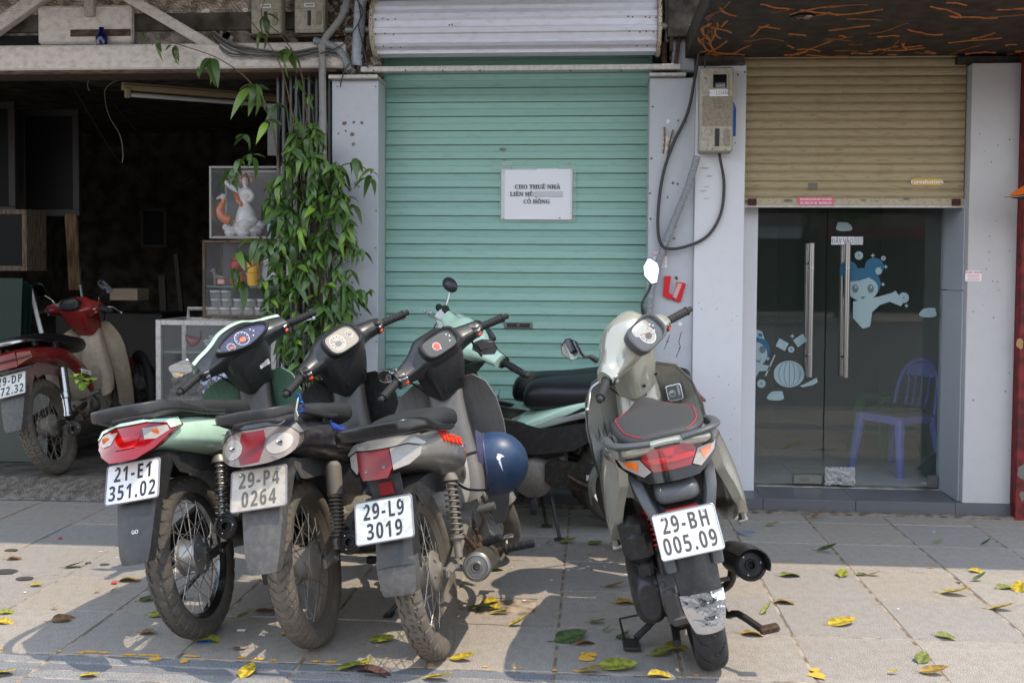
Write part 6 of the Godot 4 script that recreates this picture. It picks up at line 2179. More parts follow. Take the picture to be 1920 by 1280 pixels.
func vitrine(t: Node3D,x0: float,x1: float,y0: float,y1: float,z0: float,z1: float,w: float,shelves: Array,frame: Material,back: Material):
	for x in [x0,x1]:
		for z in [z0,z1]:
			var b := MB.new()
			b.box(V(x,(y0 + y1) / 2,z),V(w,y1 - y0,w),0.002)
			part(t,"corner_post",b,frame)
	for y in [y0 + w / 2,y1 - w / 2]:
		for z in [z0,z1]:
			var b := MB.new()
			b.box(V((x0 + x1) / 2,y,z),V(x1 - x0 - w,w * 0.98,w * 0.98),0.002)
			part(t,"rail",b,frame)
		for x in [x0,x1]:
			var b := MB.new()
			b.box(V(x,y,(z0 + z1) / 2),V(w * 0.98,w * 0.98,z0 - z1 - w),0.002)
			part(t,"rail",b,frame)
	for y in shelves:
		var b := MB.new()
		b.box(V((x0 + x1) / 2,y,(z0 + z1) / 2),V(x1 - x0 - w - 0.004,0.012,z0 - z1 - w),0.002)
		part(t,"shelf",b,M.shelf_glass if back == M.cab_back else M.wood_worn)
	var b := MB.new()
	b.box(V((x0 + x1) / 2,(y0 + y1) / 2,z1 + 0.004),V(x1 - x0 - w,y1 - y0 - 2 * w,0.004))
	part(t,"back_panel",b,back)
	b = MB.new()
	b.box(V((x0 + x1) / 2,(y0 + y1) / 2,z0),V(x1 - x0 - w,y1 - y0 - 2 * w,0.004))
	part(t,"pane",b,M.cab_glass)
	b = MB.new()
	b.box(V(x0,(y0 + y1) / 2,(z0 + z1) / 2),V(0.004,y1 - y0 - 2 * w,z0 - z1 - w))
	part(t,"pane",b,M.cab_glass)
	b = MB.new()
	b.box(V((x0 + x1) / 2,y0 + w,(z0 + z1) / 2),V(x1 - x0 - w,0.006,z0 - z1 - w))
	part(t,"base_board",b,frame)

func lathe_thing(called: String,prof: Array,at: Vector3,m: Material,label: String,category: String,group := ""):
	var b := MB.new()
	b.lathe(prof,24,Transform3D(Basis(),at))
	return single(called,b,m,label,category,group)

func build_cabinets(r: RandomNumberGenerator):
	var t := thing("display_cabinet","low aluminium glass display cabinet of ornaments beneath a taller one","cabinet")
	vitrine(t,-2.655,-1.93,0.1,1.0,-6.1,-6.5,0.032,[0.80,0.47],M.alu_strip,M.cab_back)
	var u := thing("display_cabinet","upper glass case holding a porcelain figurine and jars","cabinet")
	vitrine(u,-2.345,-1.90,1.50,1.945,-6.15,-6.42,0.014,[],M.alu_dull,M.cab_back)
	var w := thing("display_cabinet","brown-topped glass case of jars and a plate between two others","cabinet")
	vitrine(w,-2.385,-1.88,1.01,1.49,-6.14,-6.45,0.016,[1.205],M.wood_worn,M.cab_back)
	var st := thing("metal_stand","small pale metal stand beside the jar case","stand")
	var b := MB.new()
	b.tube([V(-2.53,1.0,-6.25),V(-2.53,1.065,-6.25),V(-2.40,1.065,-6.25),V(-2.40,1.0,-6.25)],0.012,4)
	part(st,"bar",b,M.alu_strip)
	var F := V(-2.19,1.515,-6.28)
	var f := thing("porcelain_figurine","white porcelain figurine of a robed lady beside an orange-necked bird","figurine")
	b = MB.new()
	for q in [[0.0,0.03,0.0,0.07],[-0.06,0.03,0.02,0.05],[0.07,0.035,0.0,0.055],[0.03,0.07,0.02,0.06],[-0.02,0.075,-0.01,0.05],[0.1,0.075,-0.02,0.04],[-0.09,0.06,0.03,0.03],[0.06,0.1,0.01,0.045],[-0.055,0.02,0.06,0.035],[0.03,0.02,0.06,0.04]]:
		b.lathe([Vector2(0,-q[3] * 0.8),Vector2(q[3] * 0.7,-q[3] * 0.6),Vector2(q[3],0),Vector2(q[3] * 0.75,q[3] * 0.55),Vector2(q[3] * 0.3,q[3] * 0.75),Vector2(0,q[3] * 0.8)],14,Transform3D(Basis(),F + V(q[0],q[1],q[2])))
	part(f,"cloud_base",b,M.porcelain)
	b = MB.new()
	var rs := []
	for q in smooth([[0.0,0.09,0.07,0.05],[0.005,0.15,0.06,0.05],[0.0,0.2,0.036,0.03],[-0.004,0.235,0.03,0.024],[0.0,0.27,0.045,0.028],[0.0,0.295,0.04,0.024],[0.0,0.31,0.015,0.014],[0.0,0.325,0.013,0.013]],3): rs.append(ring(F + V(q[0] + 0.02,q[1],0),V(q[2],0,0),V(0,0,q[3]),2.2,18))
	b.rings(rs)
	b.tube(smooth([F + V(-0.01,0.285,0.01),F + V(-0.06,0.31,0.02),F + V(-0.1,0.345,0.02),F + V(-0.115,0.375,0.02)],4),[0.02,0.02,0.02,0.019,0.018,0.017,0.016,0.015,0.013,0.011,0.010,0.009,0.008],10)
	b.tube(smooth([F + V(0.05,0.285,0.01),F + V(0.075,0.25,0.03),F + V(0.05,0.22,0.045)],4),0.016,10)
	part(f,"robe",b,M.porcelain)
	b = MB.new()
	b.lathe([Vector2(0,-0.03),Vector2(0.013,-0.026),Vector2(0.02,-0.008),Vector2(0.021,0.008),Vector2(0.014,0.024),Vector2(0,0.028)],16,Transform3D(Basis(),F + V(0.02,0.347,0.004)))
	part(f,"head",b,M.porcelain_skin)
	b = MB.new()
	b.lathe([Vector2(0.0215,-0.004),Vector2(0.024,0.008),Vector2(0.018,0.026),Vector2(0.012,0.036),Vector2(0.01,0.05),Vector2(0,0.056)],14,Transform3D(Basis(),F + V(0.02,0.347,-0.004)))
	part(f,"hair",b,M.hair_dark)
	b = MB.new()
	var arc := []
	for k in 11: arc.append(F + V(0.02 + 0.036 * cos(PI * k / 10.0 * 1.3 - 0.45),0.362 + 0.04 * sin(PI * k / 10.0 * 1.3 - 0.45),-0.012))
	b.tube(arc,0.007,8)
	part(f,"veil",b,M.porcelain_pink)
	b = MB.new()
	b.tube(smooth([F + V(-0.04,0.27,0.0),F + V(-0.025,0.235,0.022),F + V(0.0,0.21,0.03),F + V(0.01,0.19,0.03)],4),0.015,8,0.5)
	b.tube(smooth([F + V(0.07,0.28,0.0),F + V(0.06,0.25,0.02),F + V(0.065,0.22,0.02)],4),0.013,8,0.5)
	part(f,"sash",b,M.porcelain_orange)
	b = MB.new()
	b.tube(smooth([F + V(-0.06,0.1,0.05),F + V(-0.105,0.12,0.055),F + V(-0.125,0.165,0.055),F + V(-0.105,0.21,0.055),F + V(-0.1,0.235,0.055)],4),[0.03,0.031,0.031,0.03,0.03,0.029,0.028,0.026,0.025,0.023,0.021,0.019,0.018,0.017,0.016,0.015,0.014],12)
	part(f,"bird_neck",b,M.porcelain_orange)
	b = MB.new()
	b.lathe([Vector2(0,-0.022),Vector2(0.016,-0.014),Vector2(0.019,0.004),Vector2(0.012,0.018),Vector2(0,0.022)],12,Transform3D(Basis(),F + V(-0.103,0.247,0.055)))
	b.tube([F + V(-0.115,0.245,0.06),F + V(-0.135,0.24,0.062),F + V(-0.142,0.23,0.062)],[0.011,0.008,0.003],8)
	part(f,"bird_head",b,M.porcelain)
	lathe_thing("vase",[Vector2(0,0),Vector2(0.02,0),Vector2(0.032,0.04),Vector2(0.03,0.08),Vector2(0.014,0.11),Vector2(0.014,0.13),Vector2(0.02,0.14),Vector2(0.014,0.138),Vector2(0,0.12)],V(-2.0,1.515,-6.28),M.porcelain_blue,"pale blue vase behind the vine in the upper glass case","vase")
	var jar := [Vector2(0,0),Vector2(0.034,0),Vector2(0.042,0.01),Vector2(0.045,0.035),Vector2(0.04,0.062),Vector2(0.034,0.068),Vector2(0.036,0.07),Vector2(0.036,0.084),Vector2(0,0.086)]
	lathe_thing("jar",jar,V(-2.215,1.212,-6.25),M.jar_orange,"orange printed jar carrying a red jar on the glass shelf","jar")
	lathe_thing("jar",jar,V(-2.215,1.299,-6.25),M.jar_red,"red jar stacked on an orange jar","jar")
	lathe_thing("tub",[Vector2(0,0),Vector2(0.036,0),Vector2(0.042,0.07),Vector2(0.046,0.072),Vector2(0.046,0.08),Vector2(0,0.082)],V(-2.11,1.212,-6.25),M.tub_yellow,"yellow plastic tub on the shelf under another yellow tub","tub")
	lathe_thing("tub",[Vector2(0,0),Vector2(0.036,0),Vector2(0.042,0.07),Vector2(0.046,0.072),Vector2(0.046,0.085),Vector2(0,0.087)],V(-2.11,1.295,-6.25),M.tub_yellow,"yellow plastic tub stacked topmost beside the red jar","tub")
	for q in [[-2.232,0.03,M.porcelain],[-2.198,0.03,M.porcelain]]:
		b = MB.new()
		b.slab(ellipse(0.018,0.022,12),0,0.004,Transform3D(Basis(),V(q[0],1.212 + q[1] + 0.01,-6.25 + 0.042)))
		single("jar_label",b,q[2],"round white print on the orange jar, " + ("outer one" if q[0] < -2.21 else "inner one"),"label")
	b = MB.new()
	b.lathe([Vector2(0,0.0),Vector2(0.06,0.006),Vector2(0.105,0.02),Vector2(0.108,0.022),Vector2(0.1,0.024),Vector2(0.06,0.012),Vector2(0,0.008)],36,Transform3D(Basis(V(1,0,0),V(0,0.25,0.97).normalized(),V(1,0,0).cross(V(0,0.25,0.97).normalized())),V(-1.985,1.32,-6.33)))
	var pl := single("painted_plate",b,M.porcelain,"round white plate with red painted blossoms propped in the jar case","plate")
	var rr := RandomNumberGenerator.new()
	rr.seed = 4
	for k in 12: blob(pl,"painted_blossom",V(-1.985 + rr.randf_range(-0.06,0.05),1.30 + rr.randf_range(-0.04,0.05),-6.312),rr.randf_range(0.006,0.018),M.red_paint if k < 7 else M.porcelain_blue,rr,1.0,0.006)
	var dog := thing("animal_figurine","small grey standing dog ornament next to the orange jar","figurine")
	b = MB.new()
	rs = []
	for q in smooth([[-0.035,0.05,0.012],[-0.02,0.052,0.017],[0.01,0.048,0.015],[0.03,0.047,0.014],[0.042,0.05,0.007]],3): rs.append(ring(V(-2.315 + q[0],1.212 + q[1],-6.22),V(0,q[2],0),V(0,0,q[2] * 0.8),2,12))
	b.rings(rs)
	b.tube([V(-2.345,1.268,-6.22),V(-2.352,1.3,-6.22)],[0.013,0.011],10)
	b.lathe([Vector2(0,-0.014),Vector2(0.013,-0.006),Vector2(0.013,0.008),Vector2(0,0.016)],10,Transform3D(Basis(),V(-2.354,1.308,-6.22)))
	b.tube([V(-2.356,1.306,-6.22),V(-2.376,1.30,-6.22)],[0.009,0.005],8)
	for x in [-2.342,-2.292]:
		for z in [-6.23,-6.21]: b.tube([V(x,1.255,z),V(x - 0.002,1.212,z)],[0.008,0.005],8)
	part(dog,"body",b,M.stone_grey)
	b = MB.new()
	b.box(V(-2.285,1.235,-6.17),V(0.045,0.03,0.03),0.004)
	single("small_box",b,M.pink_pale,"small pink box before the dog ornament","box")
	var k := 0
	for q in [[-2.345,1.03,-6.20],[-2.275,1.03,-6.20],[-2.2,1.03,-6.20],[-2.125,1.03,-6.20],[-2.05,1.03,-6.20],[-1.98,1.03,-6.20],[-2.335,1.082,-6.21],[-2.265,1.082,-6.21],[-2.19,1.082,-6.21],[-2.115,1.082,-6.21],[-2.04,1.082,-6.21],[-2.34,1.134,-6.21],[-2.27,1.134,-6.21]]:
		var j := thing("glass_jar","small clear lidded jar, %s %s" % [["first","second","third","fourth","fifth","sixth","first","second","third","fourth","fifth","first","second"][k],["in the bottom row under the glass shelf","in the middle row under the glass shelf","on top of the rows under the glass shelf"][0 if k < 6 else 1 if k < 11 else 2]],"jar",Transform3D(Basis(),V(q[0],q[1],q[2])),"clear jars in the middle glass case")
		b = MB.new()
		b.lathe([Vector2(0,0),Vector2(0.03,0),Vector2(0.032,0.005),Vector2(0.032,0.036),Vector2(0,0.036)],16)
		part(j,"cup",b,M.jar_clear)
		b = MB.new()
		b.lathe([Vector2(0.034,0.036),Vector2(0.034,0.047),Vector2(0,0.049)],16)
		part(j,"lid",b,M.jar_lid)
		k += 1
	var lion := thing("stone_lion","dark carved stone lion crouching in the low cabinet","ornament")
	b = MB.new()
	var L := V(-2.50,0.50,-6.19)
	b.box(L + V(0.03,0.012,0),V(0.3,0.024,0.12),0.004)
	for q in [[-0.06,0.08,0.0,0.05],[-0.07,0.135,0.01,0.046],[0.02,0.075,0.0,0.05],[0.08,0.065,0.0,0.042],[-0.09,0.05,0.03,0.028],[0.12,0.05,0.0,0.035],[-0.085,0.17,0.03,0.02],[-0.055,0.172,0.03,0.02],[-0.075,0.125,0.045,0.03],[0.14,0.1,0,0.028],[0.05,0.11,0.02,0.03],[-0.02,0.12,0.02,0.03]]:
		b.lathe([Vector2(0,-q[3]),Vector2(q[3] * 0.7,-q[3] * 0.7),Vector2(q[3],0),Vector2(q[3] * 0.7,q[3] * 0.7),Vector2(0,q[3])],9,Transform3D(Basis(Vector3(0,0,1),q[0] * 7),L + V(q[0],q[1],q[2])))
	part(lion,"carving",b,M.stone_black,25)
	k = 0
	for q in [[-2.29,0.62,0.14,"blue and white plate with scrolls leaning in the low cabinet"],[-2.17,0.63,0.15,"blue and white plate overlapping another in the low cabinet"],[-2.06,0.66,0.13,"blue and white plate leaning at the back beside the motorbike"]]:
		var n := V(0,0.3,0.95).normalized()
		var X := Transform3D(Basis(V(1,0,0),n,V(1,0,0).cross(n)),V(q[0],q[1],-6.2 - 0.05 * k))
		b = MB.new()
		b.lathe([Vector2(0,0),Vector2(q[2] * 0.6,0.004),Vector2(q[2],0.02),Vector2(q[2],0.024),Vector2(q[2] * 0.6,0.009),Vector2(0,0.006)],36,X)
		var p = tag(part(self,numbered("painted_plate"),b,M.porcelain_print),q[3],"plate")
		k += 1
	b = MB.new()
	for q in [[0,0.05],[0.02,0.08],[0.03,0.11]]: b.lathe([Vector2(0,-0.03),Vector2(0.03,-0.01),Vector2(0.028,0.01),Vector2(0,0.03)],12,Transform3D(Basis(),V(-2.16 + q[0],0.44 + q[1],-6.14)))
	single("gilt_figurine",b,M.brass_pale,"small gilt figurine before the blue and white plates","figurine")
	var ro := thing("rooster_figurine","dark red rooster ornament on the low cabinet's shelf","figurine")
	b = MB.new()
	rs = []
	for q in smooth([[-0.05,0.09,0.006],[-0.035,0.07,0.02],[0.0,0.05,0.03],[0.035,0.055,0.025],[0.045,0.085,0.014],[0.045,0.11,0.012]],3): rs.append(ring(V(-2.47 + q[0],0.81 + q[1],-6.18),V(q[2] * 0.5,q[2],0),V(0,0,q[2]),2,12))
	b.rings(rs)
	part(ro,"body",b,M.red_dark)
	var bl := thing("blossom_ornament","white blossom ornament on the low cabinet's shelf by the rooster","ornament")
	b = MB.new()
	for i in 22:
		var s := rr.randf_range(0.008,0.018)
		b.lathe([Vector2(0,-s),Vector2(s * 0.8,-s * 0.4),Vector2(s,0.1 * s),Vector2(0,s)],7,Transform3D(Basis(),V(-2.33 + rr.randf_range(-0.08,0.08),0.845 + rr.randf_range(-0.015,0.045),-6.22 + rr.randf_range(-0.03,0.03))))
	part(bl,"blossoms",b,M.porcelain,20).set_meta("kind","stuff")

func leaf_mesh(L: float,w: float,droop: float,fold: float,wave := 0.0) -> ArrayMesh:
	var mid := []
	var lo := []
	var hi := []
	var n := 7
	for i in n + 1:
		var t := float(i) / n
		var ww: float = w * pow(sin(PI * pow(t,0.8)),0.85) if i > 0 and i < n else 0.0
		var y := -droop * t * t * L
		var c := V(L * t * (1.0 - 0.12 * droop * t),y,0)
		mid.append(c)
		lo.append(c + V(0,fold * ww + wave * sin(t * 9.0) * w * 0.3,-ww))
		hi.append(c + V(0,fold * ww - wave * sin(t * 8.0 + 1.0) * w * 0.3,ww))
	var b := MB.new()
	for i in n:
		b.quad(mid[i],mid[i + 1],lo[i + 1],lo[i])
		b.quad(hi[i],hi[i + 1],mid[i + 1],mid[i])
	return b.mesh(50)

func build_vine():
	var r := RandomNumberGenerator.new()
	r.seed = 1234
	var t := thing("climbing_vine","bushy green vine climbing the folded gate and grey pillar","vine")
	var meshes := []
	for q in [[0.105,0.019,0.5,0.25],[0.12,0.021,0.9,0.2],[0.09,0.018,0.3,0.35],[0.115,0.022,1.2,0.15],[0.075,0.015,0.6,0.3]]: meshes.append(leaf_mesh(q[0],q[1],q[2],q[3]))
	var stems := [
		[[600,900,-5.62],[596,700,-5.60],[590,560,-5.58],[575,430,-5.57],[560,300,-5.57],[545,200,-5.58],[520,110,-5.6],[470,40,-5.62],[425,-10,-5.64]],
		[[612,900,-5.60],[606,680,-5.59],[600,520,-5.56],[590,400,-5.55],[583,280,-5.58],[572,190,-5.6],[560,120,-5.62],[530,70,-5.62],[490,30,-5.62],[500,-10,-5.6]],
		[[590,900,-5.64],[585,690,-5.62],[570,520,-5.58],[540,400,-5.57],[520,300,-5.55],[505,210,-5.56],[465,150,-5.58],[410,110,-5.58],[350,88,-5.58],[290,70,-5.58]],
		[[575,430,-5.57],[620,330,-5.5],[660,305,-5.48],[690,320,-5.46]],
		[[600,520,-5.56],[640,460,-5.5],[670,470,-5.48]],
		[[570,520,-5.58],[520,480,-5.5],[470,500,-5.46],[440,520,-5.45]],
		[[606,680,-5.59],[640,560,-5.5],[670,560,-5.47]],
		[[575,430,-5.57],[520,360,-5.5],[465,330,-5.47],[440,340,-5.46]],
	]
	var pts_all := []
	for s in stems:
		var pts := []
		for q in s: pts.append(onwall(q[0],q[1],q[2]))
		var sp := smooth(pts,5)
		var rad := []
		for i in sp.size(): rad.append(lerpf(0.006,0.002,float(i) / sp.size()))
		var b := MB.new()
		b.tube(sp,rad,7)
		part(t,"stem",b,M.vine_stem,60)
	for k in 6:
		var b := MB.new()
		var x := 590.0 + k * 5.5
		b.tube(smooth([onwall(x + r.randf_range(-6,6),960,-5.66),onwall(x + r.randf_range(-6,6),700,-5.63),onwall(x - 8 + r.randf_range(-8,8),500,-5.62),onwall(x - 25 + r.randf_range(-8,8),330,-5.6)],5),0.0035,6)
		part(t,"stem",b,M.vine_stem,60)
	var cl := []
	for q in [[541,95,5,1.0],[528,90,4,1.0],[498,30,5,0.9],[492,62,4,0.8],[478,160,6,1.15],[470,165,5,1.2],[395,112,5,1.05],[398,108,3,1.0],[325,88,4,0.95],[300,78,4,1.0],[272,62,3,0.8],[375,120,2,0.8],[563,150,5,0.9],[520,195,5,0.9],[505,228,6,0.9],[555,222,5,0.8],[580,180,5,0.7],[460,255,5,0.9],[470,290,6,0.9],[447,300,5,0.9],[690,330,4,0.9],[668,300,6,1.0],[640,318,5,0.95],[700,320,3,0.8],[645,378,5,0.95],[665,385,4,0.8],[660,455,5,0.9],[675,470,4,0.9],[680,540,4,0.9],[690,545,3,0.7],[660,560,6,0.9],[440,505,4,1.1],[455,530,4,1.1],[495,525,5,1.1],[450,470,4,1.0],[480,445,5,1.0],[430,335,4,1.0],[440,318,4,1.0]]: cl.append(q)
	for k in 230:
		var a := r.randf() * TAU
		var d := sqrt(r.randf())
		var y: float = 460.0 + 235.0 * sin(a) * d
		var half := 88.0 if y > 300.0 else 60.0
		cl.append([565.0 + half * cos(a) * d + 12.0,y,r.randi_range(4,7),r.randf_range(0.7,1.05)])
	var leaf_mats := [M.leaf_dark,M.leaf_mid,M.leaf_mid2,M.leaf_dark,M.leaf_light,M.leaf_dark2]
	var made := 0
	var extra := {}
	for q in cl:
		var depth := -5.46 if r.randf() < 0.45 else r.randf_range(-5.62,-5.48)
		if q[1] < 200.0 or q[0] < 450.0: depth = -5.57
		var at := onwall(q[0],q[1],depth)
		var a0 := r.randf() * TAU
		var n: int = q[2]
		for i in n:
			var yaw := a0 + TAU * i / n + r.randf_range(-0.35,0.35)
			var down := r.randf_range(-0.15,1.05)
			var s: float = q[3] * r.randf_range(0.6,1.05)
			var bs := Basis(Vector3.UP,yaw) * Basis(V(0,0,1),-down) * Basis(V(1,0,0),r.randf_range(-0.7,0.7))
			var X := Transform3D(bs.scaled(Vector3(s,s,s)),at + V(r.randf_range(-0.012,0.012),r.randf_range(-0.012,0.012),r.randf_range(-0.012,0.012)))
			var mi := r.randi_range(0,meshes.size() - 1)
			var mm: Material = leaf_mats[r.randi_range(0,leaf_mats.size() - 1)]
			if r.randf() < 0.05: mm = M.leaf_bright
			if made < 300 and depth > -5.58:
				put(t,"leaf",meshes[mi],mm,X)
				made += 1
			else:
				if not extra.has([mi,mm]): extra[[mi,mm]] = []
				extra[[mi,mm]].append(X)
	var fo := holder(t,"foliage")
	fo.set_meta("kind","stuff")
	for key in extra:
		var mmi := MultiMeshInstance3D.new()
		var mu := MultiMesh.new()
		mu.transform_format = MultiMesh.TRANSFORM_3D
		mu.mesh = meshes[key[0]]
		mu.instance_count = extra[key].size()
		for i in extra[key].size(): mu.set_instance_transform(i,extra[key][i])
		mmi.multimesh = mu
		mmi.material_override = key[1]
		mmi.name = "foliage"
		mmi.set_meta("kind","stuff")
		fo.add_child(mmi,true)

func build_leaves():
	var r := RandomNumberGenerator.new()
	r.seed = 99
	var meshes := []
	for q in [[0.085,0.021,-0.25,0.25,0.15],[0.085,0.024,0.15,0.4,0.3],[0.085,0.018,-0.5,0.6,0.15],[0.085,0.026,-0.12,0.15,0.25]]: meshes.append(leaf_mesh(q[0],q[1],q[2],q[3],q[4]))
	var L := [
		[1531,972,0.9,20,2,"b","curled brown leaf against the granite step"],
		[1447,986,0.85,0,0,"yg","flat yellow-green leaf near the round utility cover"],
		[1550,1036,1.2,-25,2,"g","curled green leaf on the shaded paving before the step"],
		[1760,1018,0.6,0,0,"yg","small yellow-green leaf in the shade before the wide pillar"],
		[1850,1022,0.7,10,2,"g","small upcurled green leaf in the shade near the red wall"],
		[1484,1080,1.3,5,1,"gy","pale green leaf with brown stalk at the shadow's edge"],
		[1580,1078,1.1,60,3,"yg","broad yellow-green leaf standing tilted in the sun"],
		[1618,1078,0.7,10,1,"gy","small green leaf touching a yellow one"],
		[1640,1079,0.75,-25,0,"y","small yellow leaf touching a green one"],
		[1833,1073,0.9,-30,1,"y","bright yellow leaf just inside the sunlight"],
		[1835,1090,0.8,10,2,"g","dark green folded leaf below a bright yellow one"],
		[1792,1115,1.5,-12,0,"y","long flat yellow leaf crossing a paving joint"],
		[1886,1103,1.1,15,1,"gy","green leaf lying against a yellow leaf at the pavement's edge"],
		[1912,1105,1.4,60,3,"y","large yellow leaf leaning on a green one"],
		[1880,1144,1.3,-5,0,"y","narrow ribbed yellow leaf on the outer tiles"],
		[1473,1131,1.1,-12,1,"yb","yellow leaf with brown hole beside the wide joint"],
		[1436,1150,0.75,50,2,"yg","small torn yellow-green leaf right beside the muffler's shadow"],
		[1578,1170,1.4,8,3,"y","pale yellow leaf with wavy edges alone on its tile"],
		[1415,1191,1.2,5,1,"yb","olive yellow leaf lying on the joint behind the scooter"],
		[1776,1196,1.0,-25,1,"gy","olive green leaf alone on a sunlit tile"],
		[1730,1237,1.0,55,3,"gy","green and brown leaf on the wide joint"],
		[1750,1262,1.1,0,0,"yb","brown-striped yellow leaf at the near end of the joint"],
		[1675,1263,0.45,0,0,"y","tiny yellow leaf scrap near the striped leaf"],
		[1747,1065,0.35,0,0,"yb","tiny yellow fragment at the shadow's edge"],
		[1064,1018,1.1,0,0,"gy","long flat leaf in the shade between the bikes"],
		[1115,1021,0.95,-5,3,"gy","broad leaf in the shade beside the scooter's stand"],
		[1028,1021,0.4,30,2,"b","tiny brown scrap in the shade by the front tyre"],
		[1165,1026,0.7,10,1,"gy","leaf half hidden behind the scooter's belt case"],
		[930,1069,0.9,25,1,"yg","green leaf beside the silver bike's muffler"],
		[1152,1102,1.1,5,0,"yb","yellow leaf lying under the scooter's side stand"],
		[1175,1131,1.2,0,1,"yb","brown-edged leaf under the scooter's belt case"],
		[903,1142,1.6,10,3,"gy","largest green leaf at the corner of the sunken pit"],
		[921,1133,1.4,-50,1,"y","yellow leaf with green rim leaning into the pit"],
		[938,1151,1.0,5,0,"y","flat yellow leaf on the pit's near edge"],
		[971,1174,0.9,10,2,"y","small upcurled yellow leaf below the pit"],
		[1069,1198,1.6,25,3,"g","largest dark green ribbed leaf in the scooter's shadow"],
		[1097,1207,1.0,20,1,"b","dry brown leaf next to the large dark green one"],
		[1120,1168,0.8,10,3,"gy","round green leaf in the middle of the scooter's shadow"],
		[1138,1185,0.5,30,2,"gy","small curled leaf in the scooter's shadow"],
		[1168,1195,0.8,50,3,"g","broad green leaf under the scooter's rear wheel side"],
		[1240,1228,1.0,10,0,"gy","narrow green leaf beside the scooter's tyre"],
		[1270,1217,1.3,5,1,"yb","spotted olive leaf touching the scooter's tyre shadow"],
		[1158,1252,1.6,-5,3,"yg","large green leaf with raised stalk near the border stones"],
		[1108,1262,1.1,12,0,"yb","thin yellow leaf near the yellow flecks"],
		[1237,1267,1.0,5,1,"y","yellow leaf at the very front below the scooter"],
		[866,1238,1.1,0,0,"y","flat yellow leaf under the silver bike's rear tyre"],
		[716,1202,1.1,0,3,"yg","yellow-green leaf pair between the dark and silver bikes"],
		[665,1252,1.5,20,3,"yg","large yellow-green leaf beside a purple-brown one"],
		[702,1262,1.7,-12,1,"p","purple-brown dead leaf near the silver bike's tyre"],
		[820,1275,1.2,-5,0,"y","yellow leaf on the border stones below the silver bike"],
		[463,1262,1.1,80,3,"y","upright yellow leaf on the grey border stones"],
		[395,1202,1.2,10,1,"yg","leaf under the mint bike's rear tyre beside a blue scrap"],
		[499,1148,1.4,0,3,"yb","yellow-brown leaf between the mint and dark bikes"],
		[457,1160,0.8,20,2,"gy","dark green leaf behind the mint bike's tyre"],
		[540,1191,0.7,5,0,"yg","yellow-green leaf in front of the dark bike's tyre"],
		[572,1210,1.0,-15,1,"yg","crumpled leaf pressed by the dark bike's tyre"],
		[448,1218,0.65,10,3,"b","small brown leaf between the two lit wheel shadows"],
		[296,1155,0.95,15,3,"yg","round yellow-green leaf beside the mint bike's tyre"],
		[275,1188,0.8,-5,3,"b","brown oval leaf in the mint bike's shadow"],
		[278,1124,1.0,40,3,"g","dark green leaf at the mint bike's tyre"],
		[245,1089,1.3,12,1,"yb","crinkled yellow leaf left of the mint bike's tyre".replace("left of","beside")],
		[257,1053,0.9,10,2,"y","yellow curled leaf under the mint bike's mud flap"],
		[138,1064,1.1,3,0,"yg","flat green leaf in the open sun near the oil stains"],
		[68,1098,0.7,0,3,"y","small yellow leaf below the darkest oil stain"],
		[27,1049,0.9,5,1,"b","pale orange dry leaf beside an oil stain"],
		[182,1111,0.4,0,0,"y","tiny yellow scrap near the mint bike's shadow"],
		[213,1110,0.4,20,2,"b","tiny brown scrap near the mint bike's shadow"],
		[12,1150,0.8,20,1,"yg","green leaf at the pavement's far edge, upper of two"],
		[8,1168,0.9,0,1,"y","yellow leaf at the pavement's far edge, lower of two"],
		[120,1163,1.2,30,1,"b","dry torn brown leaf at the edge of the mint bike's shadow"],
		[102,1142,0.35,0,0,"y","tiny yellow crumb above the torn brown leaf"],
		[5,1265,1.0,0,3,"y","yellow leaf on the border stones at the corner"],
		[167,1269,0.8,0,3,"y","small bright yellow leaf on the grey border stones"],
	]
	for q in L:
		var g := ground_at(q[0],q[1])
		var m: Material = M["fallen_" + q[5]]
		var s: float = q[2] * 0.95
		var bs := Basis(Vector3.UP,deg_to_rad(q[3] + r.randf_range(-8,8))) * Basis(V(1,0,0),r.randf_range(-0.25,0.25)) * Basis(V(0,0,1),r.randf_range(0.0,0.12))
		var X := Transform3D(bs.scaled(Vector3(s,s,s)),g + V(0,0.006,0) - bs.x * 0.042 * s)
		var o := put(self,numbered("fallen_leaf"),meshes[q[4]],m,X)
		tag(o,q[6],"leaf","fallen leaves on the pavement")
		var b := MB.new()
		b.tube([V(0,0,0),V(-0.012,0.001,0.002),V(-0.02,0.004,0.003)],0.001,5)
		part(o,"stalk",b,m,60)
	var k := 0
	for q in [[113,1010],[214,1094],[257,1026],[986,1136]]:
		var g := ground_at(q[0],q[1])
		if k == 3: g = V(g.x,-0.045,g.z)
		var b := MB.new()
		for i in 4: b.box(g + V(r.randf_range(-0.008,0.008),0.004,r.randf_range(-0.008,0.008)),V(0.012,0.004,0.01),0.001,Basis(Vector3.UP,r.randf() * 3))
		single("red_petal",b,M.petal_red,["crimson petal on the shaded paving near the open shop","red petal beside the crinkled yellow leaf","red petal under the mint bike's mud flap","red petal inside the sunken pit"][k],"petal","red petals on the pavement")
		k += 1
	var b := MB.new()
	b.box(ground_at(382,1204) + V(0,0.004,0),V(0.05,0.003,0.03),0.001,Basis(Vector3.UP,0.3))
	single("blue_wrapper",b,M.blue_plastic,"blue wrapper scrap under the mint bike's rear tyre","wrapper")
	b = MB.new()
	b.box(ground_at(452,1183) + V(0,0.004,0),V(0.03,0.004,0.014),0.001,Basis(Vector3.UP,0.1))
	single("paper_scrap",b,M.paper,"white paper scrap between the mint and dark bikes","paper")

